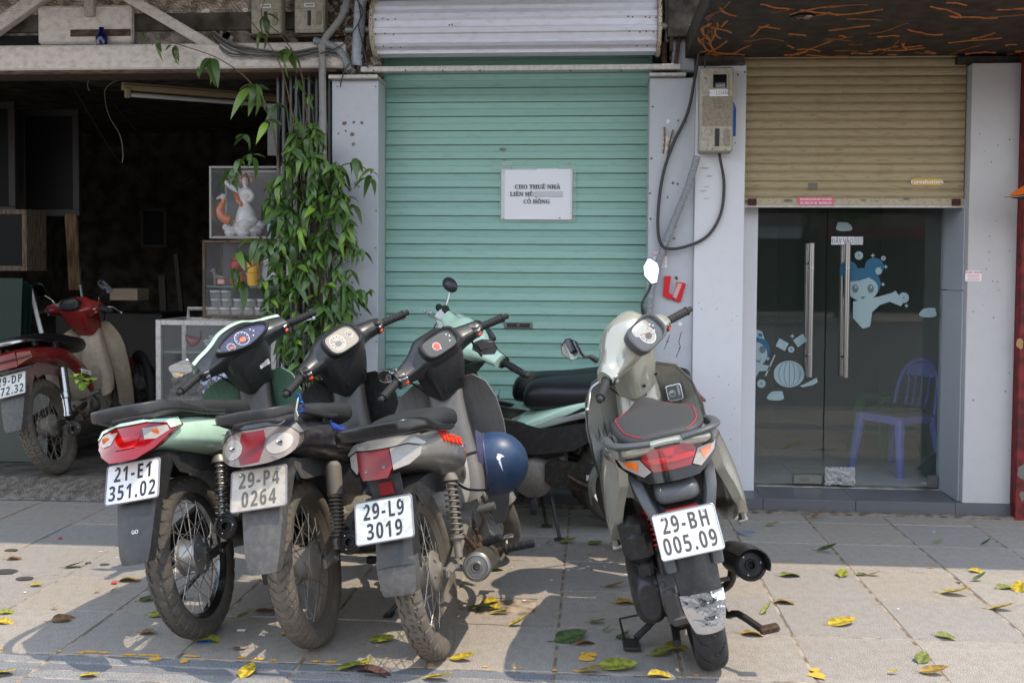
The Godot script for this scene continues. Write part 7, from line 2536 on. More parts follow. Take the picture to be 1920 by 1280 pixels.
func build_far():
	var r := RandomNumberGenerator.new()
	r.seed = 31
	var b := MB.new()
	b.box(V(0,-0.08,21.0),V(60,0.16,5.0),0.02)
	var fp := structure("far_pavement",b,M.tile1)
	var n := 0
	for q in [[-11.0,8.0,6.5],[-3.0,7.0,7.0],[4.0,6.5,6.2],[11.0,7.0,7.2]]:
		var B := thing("town_house",["grey town house across the street, mirrored beside the pillar","ochre town house across the street with dark shopfront","pale dress shop across the street mirrored in the glass door","brown town house across the street mirrored by the chair"][n],"building")
		b = MB.new()
		b.box(V(q[0],q[2] / 2 + 1.4,27.0),V(q[1],q[2] - 2.8,6.0))
		part(B,"wall",b,[M.plaster_old,M.plaster_brown,M.plaster_old,M.plaster_brown][n])
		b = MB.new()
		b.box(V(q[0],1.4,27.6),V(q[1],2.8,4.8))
		part(B,"shop_recess",b,M.recess_shade)  # solid block, the shopfront darkness is put into its colour
		b = MB.new()
		b.box(V(q[0],2.75,23.6),V(q[1] * 0.95,0.4,0.2))
		part(B,"shop_sign",b,M.jamb_blue if n == 2 else M.red_wall)
		for i in 3:
			b = MB.new()
			b.box(V(q[0] - q[1] * 0.3 + i * q[1] * 0.3,4.6,23.98),V(1.1,1.5,0.1),0.01)
			part(B,"window",b,M.glass_dark)
		n += 1
	var d := thing("dress_mannequin","mannequin in a pink dress mirrored in the glass door","mannequin",Transform3D(Basis(),V(4.9,0.45,23.4)))
	b = MB.new()
	var rs := []
	for q in smooth([[0.55,0.22,0.16],[0.8,0.17,0.13],[0.98,0.12,0.09],[1.15,0.15,0.1],[1.3,0.13,0.08]],3): rs.append(ring(V(0,q[0],0),V(q[1],0,0),V(0,0,q[2]),2.2,16))
	b.rings(rs)
	part(d,"dress",b,M.pink_sticker)
	b = MB.new()
	for s in [-1,1]:
		b.tube([V(s * 0.07,0.0,0),V(s * 0.07,0.3,0),V(s * 0.08,0.6,0)],[0.035,0.045,0.06],10)
		b.tube([V(s * 0.15,1.28,0),V(s * 0.22,1.05,0),V(s * 0.24,0.8,0)],[0.04,0.035,0.025],10)
	b.tube([V(0,1.28,0),V(0,1.4,0)],0.045,10)
	part(d,"figure",b,M.porcelain_skin)
	for q in [[-5.2,20.3,0],[7.6,20.0,1],[1.2,20.2,2]]:
		var T := thing("street_tree",["leafy street tree across the road, beyond the pillar's side","leafy street tree across the road mirrored near the chair","leafy street tree across the road mirrored between the handles"][q[2]],"tree",Transform3D(Basis(),V(q[0],0,q[1])),"street trees across the road")
		b = MB.new()
		b.tube(smooth([V(0,0,0),V(0.05,1.2,0),V(-0.05,2.6,0.05),V(0.1,4.4,0)],4),[0.2,0.19,0.18,0.17,0.16,0.15,0.145,0.14,0.13,0.12,0.11,0.1,0.09],12)
		for k in 6:
			var a := TAU * k / 6.0
			b.tube([V(0,2.6 + 0.3 * k,0),V(cos(a) * 0.9,3.6 + 0.3 * k,sin(a) * 0.9),V(cos(a) * 1.6,4.4 + 0.2 * k,sin(a) * 1.6)],[0.07,0.05,0.02],7)
		part(T,"trunk",b,M.old_wood)
		var mu := MultiMesh.new()
		mu.transform_format = MultiMesh.TRANSFORM_3D
		mu.mesh = leaf_mesh(0.3,0.075,0.5,0.2)
		mu.instance_count = 2600
		for i in 2600:
			var k := i % 13
			var c := V(cos(k * 2.4) * (0.5 + 0.1 * k),3.6 + (k * 37 % 13) * 0.18,sin(k * 2.4) * (0.5 + 0.1 * k))
			var dv := V(r.randfn(),r.randfn() * 0.7,r.randfn()) * 0.42
			mu.set_instance_transform(i,Transform3D(Basis(Vector3.UP,r.randf() * TAU) * Basis(V(0,0,1),r.randf_range(-1.2,0.4)),c + dv))
		var o := MultiMeshInstance3D.new()
		o.multimesh = mu
		o.material_override = M.leaf_mid
		o.name = "crown"
		o.set_meta("kind","stuff")
		T.add_child(o,true)

func make_materials():
	font_sans = SystemFont.new(); font_sans.font_names = PackedStringArray(["Droid Sans"])
	var fv := FontVariation.new()
	fv.spacing_glyph = 7
	font_plate = fv
	font_bold = SystemFont.new(); font_bold.font_names = PackedStringArray(["Droid Sans"]); font_bold.font_weight = 700
	fv.base_font = font_bold
	var W := Color(1,1,1)
	noise_tex("mottle",0.012,[Color(0.62,0.6,0.57),Color(0.86,0.85,0.83),W],[0.25,0.5,0.78],5)
	noise_tex("speckle",0.16,[Color(0.55,0.54,0.53),Color(0.88,0.87,0.86),W,W],[0.3,0.46,0.6,1.0],3,512,FastNoiseLite.TYPE_SIMPLEX_SMOOTH,5)
	noise_tex("granite",0.2,[Color(0.35,0.36,0.38),Color(0.6,0.6,0.62),Color(0.8,0.8,0.82),W],[0.34,0.46,0.55,0.72],2,512,FastNoiseLite.TYPE_SIMPLEX,9)
	noise_tex("rough",0.06,[],[],5,512,FastNoiseLite.TYPE_SIMPLEX_SMOOTH,7)
	noise_tex("grain_fine",0.22,[],[],3,512,FastNoiseLite.TYPE_SIMPLEX_SMOOTH,13)
	noise_tex("dustmask",0.014,[Color(0.08,0.08,0.08),Color(0.22,0.22,0.22),Color(0.55,0.55,0.55)],[0.3,0.55,0.95],6,512,FastNoiseLite.TYPE_SIMPLEX_SMOOTH,17)
	noise_tex("dustheavy",0.012,[Color(0.3,0.3,0.3),Color(0.5,0.5,0.5),Color(0.8,0.8,0.8)],[0.2,0.52,0.9],6,512,FastNoiseLite.TYPE_SIMPLEX_SMOOTH,19)
	noise_tex("dustlight",0.02,[Color(0,0,0),Color(0.06,0.06,0.06),Color(0.28,0.28,0.28)],[0.3,0.6,0.95],6,512,FastNoiseLite.TYPE_SIMPLEX_SMOOTH,23)
	noise_tex("streaks",0.02,[Color(0,0,0),Color(0.08,0.08,0.08),Color(0.6,0.6,0.6)],[0.5,0.62,0.85],5,512,FastNoiseLite.TYPE_SIMPLEX_SMOOTH,29)
	noise_tex("peel",0.02,[Color(0,0,0),Color(0,0,0),W,W],[0.0,0.55,0.6,1.0],5,512,FastNoiseLite.TYPE_SIMPLEX_SMOOTH,37)
	noise_tex("porcelain",0.03,[Color(0.75,0.78,0.85),Color(0.72,0.75,0.84),Color(0.09,0.14,0.42),Color(0.09,0.14,0.42)],[0.0,0.5,0.53,1.0],2,256,FastNoiseLite.TYPE_CELLULAR,3)
	noise_tex("roughmap",0.03,[Color(0.55,0.55,0.55),Color(0.8,0.8,0.8),W],[0.3,0.55,0.8],4,256,FastNoiseLite.TYPE_SIMPLEX_SMOOTH,41)
	var dust := Color(0.50,0.46,0.40)
	mat("dirt",Color(0.36,0.31,0.26),0.95,0,{"tex": "mottle","scale": 2.0,"world": true})
	mat("dirt_pale",Color(0.52,0.48,0.43),0.95,0,{"tex": "mottle","scale": 2.0,"world": true,"bump": "rough","bump_scale": 0.4})
	mat("asphalt",Color(0.42,0.41,0.40),0.95,0,{"tex": "speckle","scale": 1.5,"world": true})
	mat("grout",Color(0.66,0.60,0.53),0.95,0,{"tex": "mottle","scale": 1.7,"world": true})
	for k in 4:
		mat("tile%d" % k,[Color(0.685,0.65,0.605),Color(0.66,0.63,0.59),Color(0.675,0.635,0.585),Color(0.645,0.62,0.59)][k],0.86,0,{"tex": "speckle","scale": 2.6,"world": true,"bump": "grain_fine","bump_scale": 0.12,"dust": Color(0.47,0.445,0.41),"dustmask": "dustmask","off": Vector3(k * 0.31,0,k * 0.17)})
	for k in 3: mat("band%d" % k,[Color(0.50,0.51,0.53),Color(0.60,0.595,0.59),Color(0.54,0.55,0.565)][k],0.85,0,{"tex": "speckle","scale3": Vector3(1.6,3.0,3.2),"world": true,"bump": "grain_fine","bump_scale": 0.12,"dust": Color(0.40,0.39,0.38),"dustmask": "dustmask"})
	mat("granite",Color(0.52,0.52,0.53),0.42,0,{"tex": "granite","scale": 3.4,"world": true})
	mat("marble",Color(0.72,0.70,0.66),0.4,0,{"tex": "mottle","scale": 1.0,"world": true})
	mat("yellow_paint",Color(0.83,0.62,0.22),0.85,0)
	mat("oil",Color(0.26,0.25,0.24),0.6,0)
	mat("white_spot",Color(0.84,0.83,0.82),0.9,0)
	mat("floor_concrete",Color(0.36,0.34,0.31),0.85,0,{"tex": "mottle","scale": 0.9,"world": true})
	mat("cement_rough",Color(0.52,0.49,0.46),0.95,0,{"tex": "mottle","scale": 2.4,"world": true,"bump": "rough","bump_scale": 1.2})
	for k in 3:
		mat("green%d" % k,[Color(0.51,0.66,0.605),Color(0.518,0.668,0.612),Color(0.503,0.653,0.598)][k],0.4,0,{"dust": Color(0.46,0.60,0.545),"dustmask": "streaks","scale3": Vector3(0.7,2.5,2.0),"world": true,"off": Vector3(0.2 * k,0,0)})
		mat("beige%d" % k,[Color(0.61,0.55,0.42),Color(0.62,0.56,0.43),Color(0.605,0.545,0.415)][k],0.5,0,{"dust": Color(0.44,0.36,0.22),"dustmask": "streaks","scale3": Vector3(0.9,5.0,2.0),"world": true,"off": Vector3(0.3 * k,0,0)})
	mat("green_trim",Color(0.42,0.55,0.50),0.45,0)
	mat("beige_bar",Color(0.68,0.63,0.52),0.5,0,{"dust": Color(0.38,0.30,0.22),"dustmask": "dustmask","scale": 5.0})
	mat("alu_panel",Color(0.68,0.69,0.71),0.38,0.0,{"dust": Color(0.61,0.61,0.61),"dustmask": "dustlight","scale": 1.4,"world": true})
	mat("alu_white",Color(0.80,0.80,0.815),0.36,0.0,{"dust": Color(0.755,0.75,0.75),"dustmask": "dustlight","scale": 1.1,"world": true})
	mat("alu_shaded",Color(0.70,0.695,0.695),0.4,0.0,{"dust": Color(0.65,0.64,0.635),"dustmask": "dustlight","scale": 1.1,"world": true})  # white panel again, the shade on this pillar put into a greyer colour
	mat("jamb_blue",Color(0.64,0.67,0.70),0.4,0)
	mat("alu_strip",Color(0.74,0.73,0.71),0.45,0.1,{"dust": Color(0.48,0.42,0.36),"dustmask": "dustmask","scale": 4.0})
	mat("alu_dull",Color(0.55,0.54,0.52),0.45,0.2)
	mat("white_sheet",Color(0.86,0.86,0.90),0.38,0,{"dust": Color(0.52,0.50,0.47),"dustmask": "dustlight","scale3": Vector3(1.0,3.0,3.0)})
	mat("rust_white",Color(0.76,0.71,0.62),0.6,0,{"dust": Color(0.30,0.17,0.10),"dustmask": "peel","scale": 9.0})
	mat("galvanised",Color(0.55,0.58,0.57),0.45,0.5)
	mat("plaster_dark",Color(0.34,0.32,0.30),0.95,0,{"tex": "mottle","scale": 1.4,"world": true})
	mat("plaster_brown",Color(0.46,0.37,0.30),0.95,0,{"tex": "mottle","scale": 2.2,"world": true,"bump": "rough","bump_scale": 1.0,"dust": Color(0.62,0.60,0.57),"dustmask": "peel"})
	mat("plaster_old",Color(0.66,0.63,0.60),0.95,0,{"tex": "mottle","scale": 1.6,"world": true,"bump": "rough","bump_scale": 0.7,"dust": Color(0.42,0.37,0.33),"dustmask": "dustmask"})
	mat("white_timber",Color(0.86,0.83,0.80),0.85,0,{"scale3": Vector3(2.0,2.8,2.8),"world": true,"bump": "rough","bump_scale": 0.5,"dust": Color(0.58,0.52,0.46),"dustmask": "dustmask"})
	mat("old_wood",Color(0.37,0.30,0.25),0.9,0,{"tex": "mottle","scale3": Vector3(1.5,9,9),"world": true})
	mat("recess_shade",Color(0.10,0.095,0.09),0.95,0)  # near-black colour paints the shade of gaps and shop openings
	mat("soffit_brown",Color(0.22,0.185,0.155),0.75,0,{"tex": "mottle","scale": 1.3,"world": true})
	mat("glue_orange",Color(0.68,0.41,0.18),0.6,0)
	mat("glue_dark",Color(0.48,0.29,0.14),0.6,0)
	mat("red_wall",Color(0.47,0.10,0.10),0.7,0,{"tex": "mottle","scale": 1.5,"world": true})
	mat("cardboard",Color(0.62,0.48,0.33),0.9,0)
	mat("orange_cloth",Color(0.90,0.42,0.08),0.7,0)
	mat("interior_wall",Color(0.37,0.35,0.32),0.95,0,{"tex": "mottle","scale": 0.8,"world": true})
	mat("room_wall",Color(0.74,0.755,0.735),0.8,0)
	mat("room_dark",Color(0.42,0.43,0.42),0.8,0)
	mat("shop_tile",Color(0.80,0.80,0.77),0.25,0)
	mat("glue_brown",Color(0.46,0.38,0.32),0.85,0)
	mat("grime",Color(0.42,0.41,0.38),0.85,0)
	mat("scuff",Color(0.66,0.64,0.61),0.7,0)
	mat("paper",Color(0.87,0.87,0.88),0.8,0,{"tex": "speckle","scale": 0.8})
	M.paper.albedo_texture = null
	mat("paper_grey",Color(0.74,0.74,0.76),0.8,0)
	mat("print_ink",Color(0.16,0.16,0.17),0.8,0)
	mat("marker_ink",Color(0.18,0.12,0.2),0.7,0)
	mat("red_ink",Color(0.78,0.22,0.22),0.8,0)
	mat("grey_print",Color(0.46,0.46,0.46),0.7,0)
	mat("white_ink",Color(0.88,0.88,0.88),0.7,0)
	mat("pink_sticker",Color(0.80,0.36,0.46),0.5,0)
	mat("pink_pale",Color(0.80,0.58,0.58),0.6,0)
	mat("red_plastic",Color(0.76,0.10,0.13),0.35,0)
	mat("blue_plastic",Color(0.06,0.34,0.66),0.5,0)
	mat("petal_red",Color(0.78,0.08,0.20),0.7,0)
	mat("brass",Color(0.50,0.38,0.20),0.5,0.6)
	mat("brass_pale",Color(0.76,0.62,0.30),0.5,0.3)
	mat("brass_scrap",Color(0.56,0.45,0.28),0.6,0.3)
	mat("meter_grey",Color(0.68,0.66,0.60),0.6,0,{"dust": Color(0.40,0.35,0.28),"dustmask": "dustmask","scale": 4.0})
	mat("meter_dirty",Color(0.58,0.54,0.47),0.7,0,{"dust": Color(0.33,0.29,0.24),"dustmask": "dustmask","scale": 6.0})
	mat("conduit_grey",Color(0.52,0.54,0.55),0.55,0)
	mat("pipe_grey",Color(0.55,0.55,0.54),0.5,0,{"dust": Color(0.42,0.36,0.30),"dustmask": "dustmask","scale": 3.0})
	mat("pipe_white",Color(0.68,0.71,0.76),0.5,0,{"dust": Color(0.30,0.26,0.22),"dustmask": "dustmask","scale": 4.0})
	mat("cable_dark",Color(0.22,0.21,0.21),0.6,0)
	mat("cable_grey",Color(0.42,0.41,0.40),0.6,0)
	mat("gate_grey",Color(0.36,0.38,0.37),0.5,0.2,{"dust": Color(0.30,0.24,0.2),"dustmask": "dustmask","scale": 3.0})
	mat("lamp_beige",Color(0.68,0.60,0.47),0.6,0)
	mat("tube_white",Color(0.82,0.81,0.80),0.3,0)
	mat("wood_black",Color(0.15,0.135,0.12),0.6,0)
	mat("wood_worn",Color(0.40,0.335,0.27),0.8,0,{"tex": "mottle","scale3": Vector3(6,1,6)})
	mat("wood_plank",Color(0.46,0.36,0.26),0.8,0,{"tex": "mottle","scale3": Vector3(7,0.8,7)})
	mat("carton",Color(0.60,0.54,0.46),0.9,0)
	mat("dark_green",Color(0.07,0.15,0.12),0.35,0)
	mat("cab_back",Color(0.36,0.37,0.375),0.8,0)
	glass("cab_glass",0.02)
	glass("door_glass",0.06,Color(0.4,0.46,0.43))
	mat("green_glass",Color(0.06,0.15,0.12),0.35,0,{"spec": 0.3})
	glass("shelf_glass",0.3,Color(0.6,0.7,0.66))
	glass("jar_clear",0.22,Color(0.8,0.82,0.82),0.1)
	mat("jar_lid",Color(0.74,0.74,0.73),0.5,0)
	mat("glass_dark",Color(0.10,0.10,0.10),0.5,0,{"spec": 0.2})
	mat("blue_glass",Color(0.04,0.06,0.30),0.1,0)
	mat("tape",Color(0.75,0.78,0.76,0.16),0.35,0)
	M.tape.transparency = BaseMaterial3D.TRANSPARENCY_ALPHA
	mat("tape_shiny",Color(0.82,0.82,0.80,0.35),0.3,0)
	M.tape_shiny.transparency = BaseMaterial3D.TRANSPARENCY_ALPHA
	mat("decal_pale",Color(0.55,0.635,0.65),0.6,0)
	mat("decal_blue",Color(0.07,0.34,0.46),0.6,0)
	mat("decal_grey",Color(0.33,0.38,0.40),0.6,0)
	mat("porcelain",Color(0.80,0.80,0.80),0.15,0)
	mat("porcelain_skin",Color(0.82,0.74,0.69),0.3,0)
	mat("porcelain_pink",Color(0.80,0.55,0.55),0.2,0)
	mat("porcelain_orange",Color(0.76,0.40,0.20),0.2,0)
	mat("porcelain_blue",Color(0.55,0.64,0.78),0.2,0)
	mat("porcelain_print",W,0.12,0,{"tex": "porcelain","scale": 5.0})
	mat("hair_dark",Color(0.12,0.10,0.10),0.3,0)
	mat("jar_orange",Color(0.84,0.34,0.10),0.3,0)
	mat("jar_red",Color(0.60,0.08,0.10),0.3,0)
	mat("tub_yellow",Color(0.90,0.68,0.10),0.4,0)
	mat("stone_grey",Color(0.48,0.44,0.40),0.8,0)
	mat("stone_black",Color(0.40,0.39,0.38),0.7,0,{"tex": "mottle","scale": 6.0})
	mat("red_dark",Color(0.40,0.10,0.10),0.4,0)
	mat("chair_blue",Color(0.42,0.47,0.74),0.4,0)
	mat("stool_green",Color(0.12,0.48,0.28),0.4,0)
	mat("bristle_green",Color(0.10,0.20,0.15),0.9,0)
	mat("leaf_cloth",Color(0.12,0.32,0.20),0.9,0,{"tex": "mottle","scale": 6.0})
	mat("grey_plastic",Color(0.50,0.51,0.52),0.5,0)
	for q in [["leaf_dark",Color(0.25,0.35,0.17)],["leaf_dark2",Color(0.22,0.32,0.17)],["leaf_mid",Color(0.31,0.42,0.20)],["leaf_mid2",Color(0.34,0.45,0.23)],["leaf_light",Color(0.36,0.48,0.19)],["leaf_bright",Color(0.47,0.60,0.20)]]:
		var m := mat(q[0],q[1],0.38,0)
		m.backlight_enabled = true
		m.backlight = Color(0.22,0.30,0.07)
	mat("vine_stem",Color(0.38,0.31,0.21),0.8,0)
	for q in [["y",Color(0.76,0.66,0.20)],["yg",Color(0.58,0.60,0.20)],["g",Color(0.29,0.37,0.17)],["gy",Color(0.46,0.49,0.21)],["yb",Color(0.63,0.51,0.22)],["b",Color(0.52,0.38,0.24)],["p",Color(0.40,0.29,0.27)]]:
		mat("fallen_" + q[0],q[1],0.55,0,{"tex": "mottle","scale": 7.0})
	mat("tyre",Color(0.22,0.21,0.20),0.85,0,{"dust": Color(0.36,0.335,0.30),"dustmask": "dustheavy","scale": 4.0})
	mat("tyre_dusty",Color(0.27,0.255,0.24),0.9,0,{"dust": Color(0.45,0.41,0.36),"dustmask": "dustheavy","scale": 3.0})
	mat("tyre_clean",Color(0.17,0.17,0.175),0.8,0,{"dust": Color(0.34,0.32,0.3),"dustmask": "dustlight","scale": 4.0})
	mat("tyre_black",Color(0.10,0.10,0.10),0.8,0)
	mat("chrome",Color(0.80,0.80,0.80),0.08,1.0)
	mat("chrome_worn",Color(0.66,0.66,0.65),0.26,1.0,{"dust": Color(0.42,0.38,0.34),"dustmask": "dustlight","scale": 6.0})
	mat("rim_dusty",Color(0.44,0.42,0.40),0.55,0.5,{"dust": dust,"dustmask": "dustheavy","scale": 4.0})
	mat("chrome_foil",Color(0.82,0.83,0.85),0.12,1.0,{"bump": "rough","scale": 0.6,"bump_scale": 0.5})
	mat("mirror",Color(0.86,0.87,0.88),0.03,1.0)
	mat("spoke",Color(0.62,0.61,0.60),0.3,0.8)
	mat("spoke_dusty",Color(0.48,0.45,0.42),0.6,0.4)
	mat("alloy",Color(0.66,0.65,0.63),0.35,0.8)
	mat("alloy_dusty",Color(0.58,0.56,0.53),0.5,0.6,{"dust": Color(0.42,0.37,0.31),"dustmask": "dustmask","scale": 5.0})
	mat("alloy_muddy",Color(0.50,0.475,0.44),0.7,0.25,{"dust": Color(0.45,0.42,0.38),"dustmask": "dustheavy","scale": 5.0})
	mat("engine_grey",Color(0.34,0.34,0.34),0.55,0.4,{"dust": Color(0.36,0.32,0.28),"dustmask": "dustmask","scale": 5.0})
	mat("steel",Color(0.68,0.68,0.67),0.25,0.9)
	mat("steel_worn",Color(0.50,0.49,0.47),0.45,0.7)
	mat("steel_brushed",Color(0.62,0.61,0.59),0.28,0.9)
	mat("rusty_metal",Color(0.38,0.29,0.22),0.75,0.3,{"tex": "mottle","scale": 8.0})
	mat("rust_dark",Color(0.26,0.13,0.10),0.7,0.3)
	mat("rusty_pale",Color(0.56,0.47,0.40),0.85,0.1,{"tex": "mottle","scale": 6.0})
	mat("plastic_bluegrey",Color(0.45,0.47,0.50),0.6,0)
	mat("black_plastic",Color(0.15,0.15,0.155),0.42,0,{"dust": Color(0.36,0.34,0.32),"dustmask": "dustlight","scale": 3.0})
	mat("black_dusty",Color(0.17,0.165,0.16),0.6,0,{"dust": Color(0.38,0.35,0.32),"dustmask": "dustmask","scale": 3.5})
	mat("pod_black",Color(0.16,0.16,0.165),0.34,0,{"dust": Color(0.30,0.29,0.28),"dustmask": "dustlight","scale": 4.0})
	mat("flap_grey",Color(0.25,0.245,0.24),0.65,0,{"dust": Color(0.44,0.42,0.40),"dustmask": "dustmask","scale": 5.0})
	mat("flap_red",Color(0.42,0.22,0.20),0.8,0,{"dust": dust,"dustmask": "dustheavy","scale": 4.0})
	mat("black_metal",Color(0.13,0.125,0.12),0.5,0.2,{"dust": Color(0.33,0.30,0.26),"dustmask": "dustmask","scale": 4.0})
	mat("black_gloss",Color(0.06,0.06,0.065),0.12,0)
	mat("muffler_black",Color(0.13,0.13,0.135),0.45,0.2)
	mat("muffler_steel",Color(0.55,0.53,0.50),0.35,0.7,{"dust": Color(0.37,0.33,0.28),"dustmask": "dustheavy","scale": 3.0})
	mat("grey_plastic_dark",Color(0.30,0.305,0.31),0.45,0)
	mat("rubber",Color(0.12,0.12,0.12),0.7,0)
	mat("rubber_dusty",Color(0.19,0.185,0.18),0.75,0)
	mat("seat",Color(0.135,0.135,0.14),0.62,0,{"bump": "grain_fine","scale": 6.0,"bump_scale": 0.05,"dust": Color(0.30,0.29,0.27),"dustmask": "dustlight"})
	mat("seat_black",Color(0.09,0.09,0.10),0.45,0,{"bump": "grain_fine","scale": 6.0,"bump_scale": 0.03})
	mat("seat_grey",Color(0.23,0.225,0.22),0.6,0,{"bump": "grain_fine","scale": 6.0,"bump_scale": 0.05})
	mat("red_thread",Color(0.66,0.14,0.20),0.7,0)
	mat("mint",Color(0.73,0.85,0.755),0.22,0,{"coat": 0.7,"dust": Color(0.56,0.60,0.53),"dustmask": "dustlight","scale": 2.0})
	mat("mint_deep",Color(0.53,0.70,0.60),0.25,0,{"coat": 0.6})
	mat("mint_inner",Color(0.30,0.42,0.35),0.5,0)
	mat("white_paint",Color(0.82,0.83,0.82),0.25,0,{"coat": 0.6})
	mat("navy",Color(0.10,0.10,0.15),0.3,0,{"coat": 0.4,"dust": Color(0.36,0.33,0.29),"dustmask": "dustmask","scale": 3.0})
	mat("navy_blue",Color(0.13,0.16,0.40),0.3,0,{"coat": 0.5})
	mat("silver_paint",Color(0.62,0.61,0.59),0.34,0.45,{"coat": 0.3,"dust": Color(0.46,0.42,0.37),"dustmask": "dustmask","scale": 2.5})
	mat("silver_inner",Color(0.42,0.41,0.40),0.5,0.0,{"dust": Color(0.34,0.32,0.29),"dustmask": "dustmask","scale": 3.0})
	mat("silver_panel",Color(0.74,0.74,0.73),0.35,0.2)
	mat("ivory",Color(0.66,0.655,0.605),0.2,0.3,{"coat": 0.7})
	mat("olive_silver",Color(0.56,0.555,0.52),0.26,0.3,{"coat": 0.5})
	mat("olive_grey",Color(0.45,0.45,0.44),0.4,0.1)
	mat("cub_red",Color(0.50,0.06,0.08),0.28,0,{"coat": 0.5,"dust": Color(0.42,0.30,0.26),"dustmask": "dustmask","scale": 3.0})
	mat("cream",Color(0.66,0.61,0.53),0.6,0,{"dust": Color(0.45,0.40,0.33),"dustmask": "dustmask","scale": 3.0})
	mat("red_paint",Color(0.72,0.07,0.10),0.35,0)
	mat("red_lens",Color(0.50,0.015,0.02),0.12,0,{"coat": 0.4})
	mat("red_lens_deep",Color(0.66,0.03,0.02),0.12,0,{"coat": 0.4})
	mat("red_lens_dull",Color(0.44,0.03,0.05),0.3,0,{"dust": Color(0.40,0.22,0.2),"dustmask": "dustlight","scale": 5.0})
	mat("orange_lens",Color(0.82,0.40,0.10),0.2,0,{"coat": 0.8})
	mat("orange_lens_dull",Color(0.50,0.22,0.10),0.4,0)
	mat("orange_plastic",Color(0.85,0.25,0.10),0.4,0)
	mat("lens_smoke",Color(0.60,0.575,0.545),0.22,0.0,{"coat": 0.3,"dust": Color(0.42,0.38,0.34),"dustmask": "dustmask","scale": 7.0})
	mat("lens_brown",Color(0.47,0.42,0.38),0.2,0.0,{"coat": 0.4,"dust": Color(0.33,0.25,0.22),"dustmask": "dustmask","scale": 4.0})
	mat("lens_frost",Color(0.74,0.72,0.68),0.25,0)
	glass("lens_clear",0.006)
	M.lens_clear.metallic_specular = 0.15
	mat("plate_white",Color(0.86,0.86,0.85),0.4,0,{"dust": Color(0.66,0.64,0.60),"dustmask": "dustlight","scale": 4.0})
	mat("plate_dirty",Color(0.74,0.71,0.66),0.6,0,{"dust": Color(0.58,0.54,0.48),"dustmask": "dustheavy","scale": 4.0})
	mat("plate_old",Color(0.78,0.79,0.76),0.5,0,{"dust": Color(0.58,0.55,0.50),"dustmask": "dustmask","scale": 4.0})
	mat("plate_edge",Color(0.50,0.48,0.52),0.4,0.3)
	mat("silver_frame",Color(0.74,0.74,0.74),0.25,0.8)
	mat("plate_ink",Color(0.13,0.12,0.17),0.5,0)
	mat("plate_ink_old",Color(0.30,0.28,0.26),0.5,0)
	mat("plate_ink_faded",Color(0.36,0.34,0.31),0.6,0)
	mat("silver_letter",Color(0.75,0.75,0.76),0.25,0.6)
	mat("dial_blue",Color(0.10,0.13,0.30),0.3,0)
	mat("dial_orange",Color(0.86,0.38,0.14),0.4,0)
	mat("dial_beige",Color(0.50,0.47,0.41),0.4,0)
	mat("dial_white",Color(0.58,0.565,0.53),0.4,0)
	mat("dial_dark",Color(0.12,0.14,0.13),0.3,0)
	mat("dial_red",Color(0.70,0.18,0.12),0.4,0)
	mat("dial_grey",Color(0.27,0.28,0.29),0.3,0)
	mat("lever",Color(0.72,0.71,0.69),0.3,0.8)
	mat("sticker_dark",Color(0.28,0.27,0.25),0.5,0)
	mat("decal_orange",Color(0.86,0.50,0.10),0.4,0)
	mat("decal_red",Color(0.86,0.22,0.10),0.4,0)
	mat("decal_royal",Color(0.20,0.30,0.62),0.4,0)
	mat("decal_black",Color(0.12,0.13,0.12),0.4,0)
	mat("decal_silver",Color(0.70,0.72,0.72),0.35,0.2)
	mat("helmet_blue",Color(0.14,0.225,0.34),0.42,0,{"dust": Color(0.30,0.34,0.40),"dustmask": "dustlight","scale": 4.0})
	mat("helmet_rim",Color(0.24,0.24,0.34),0.4,0)

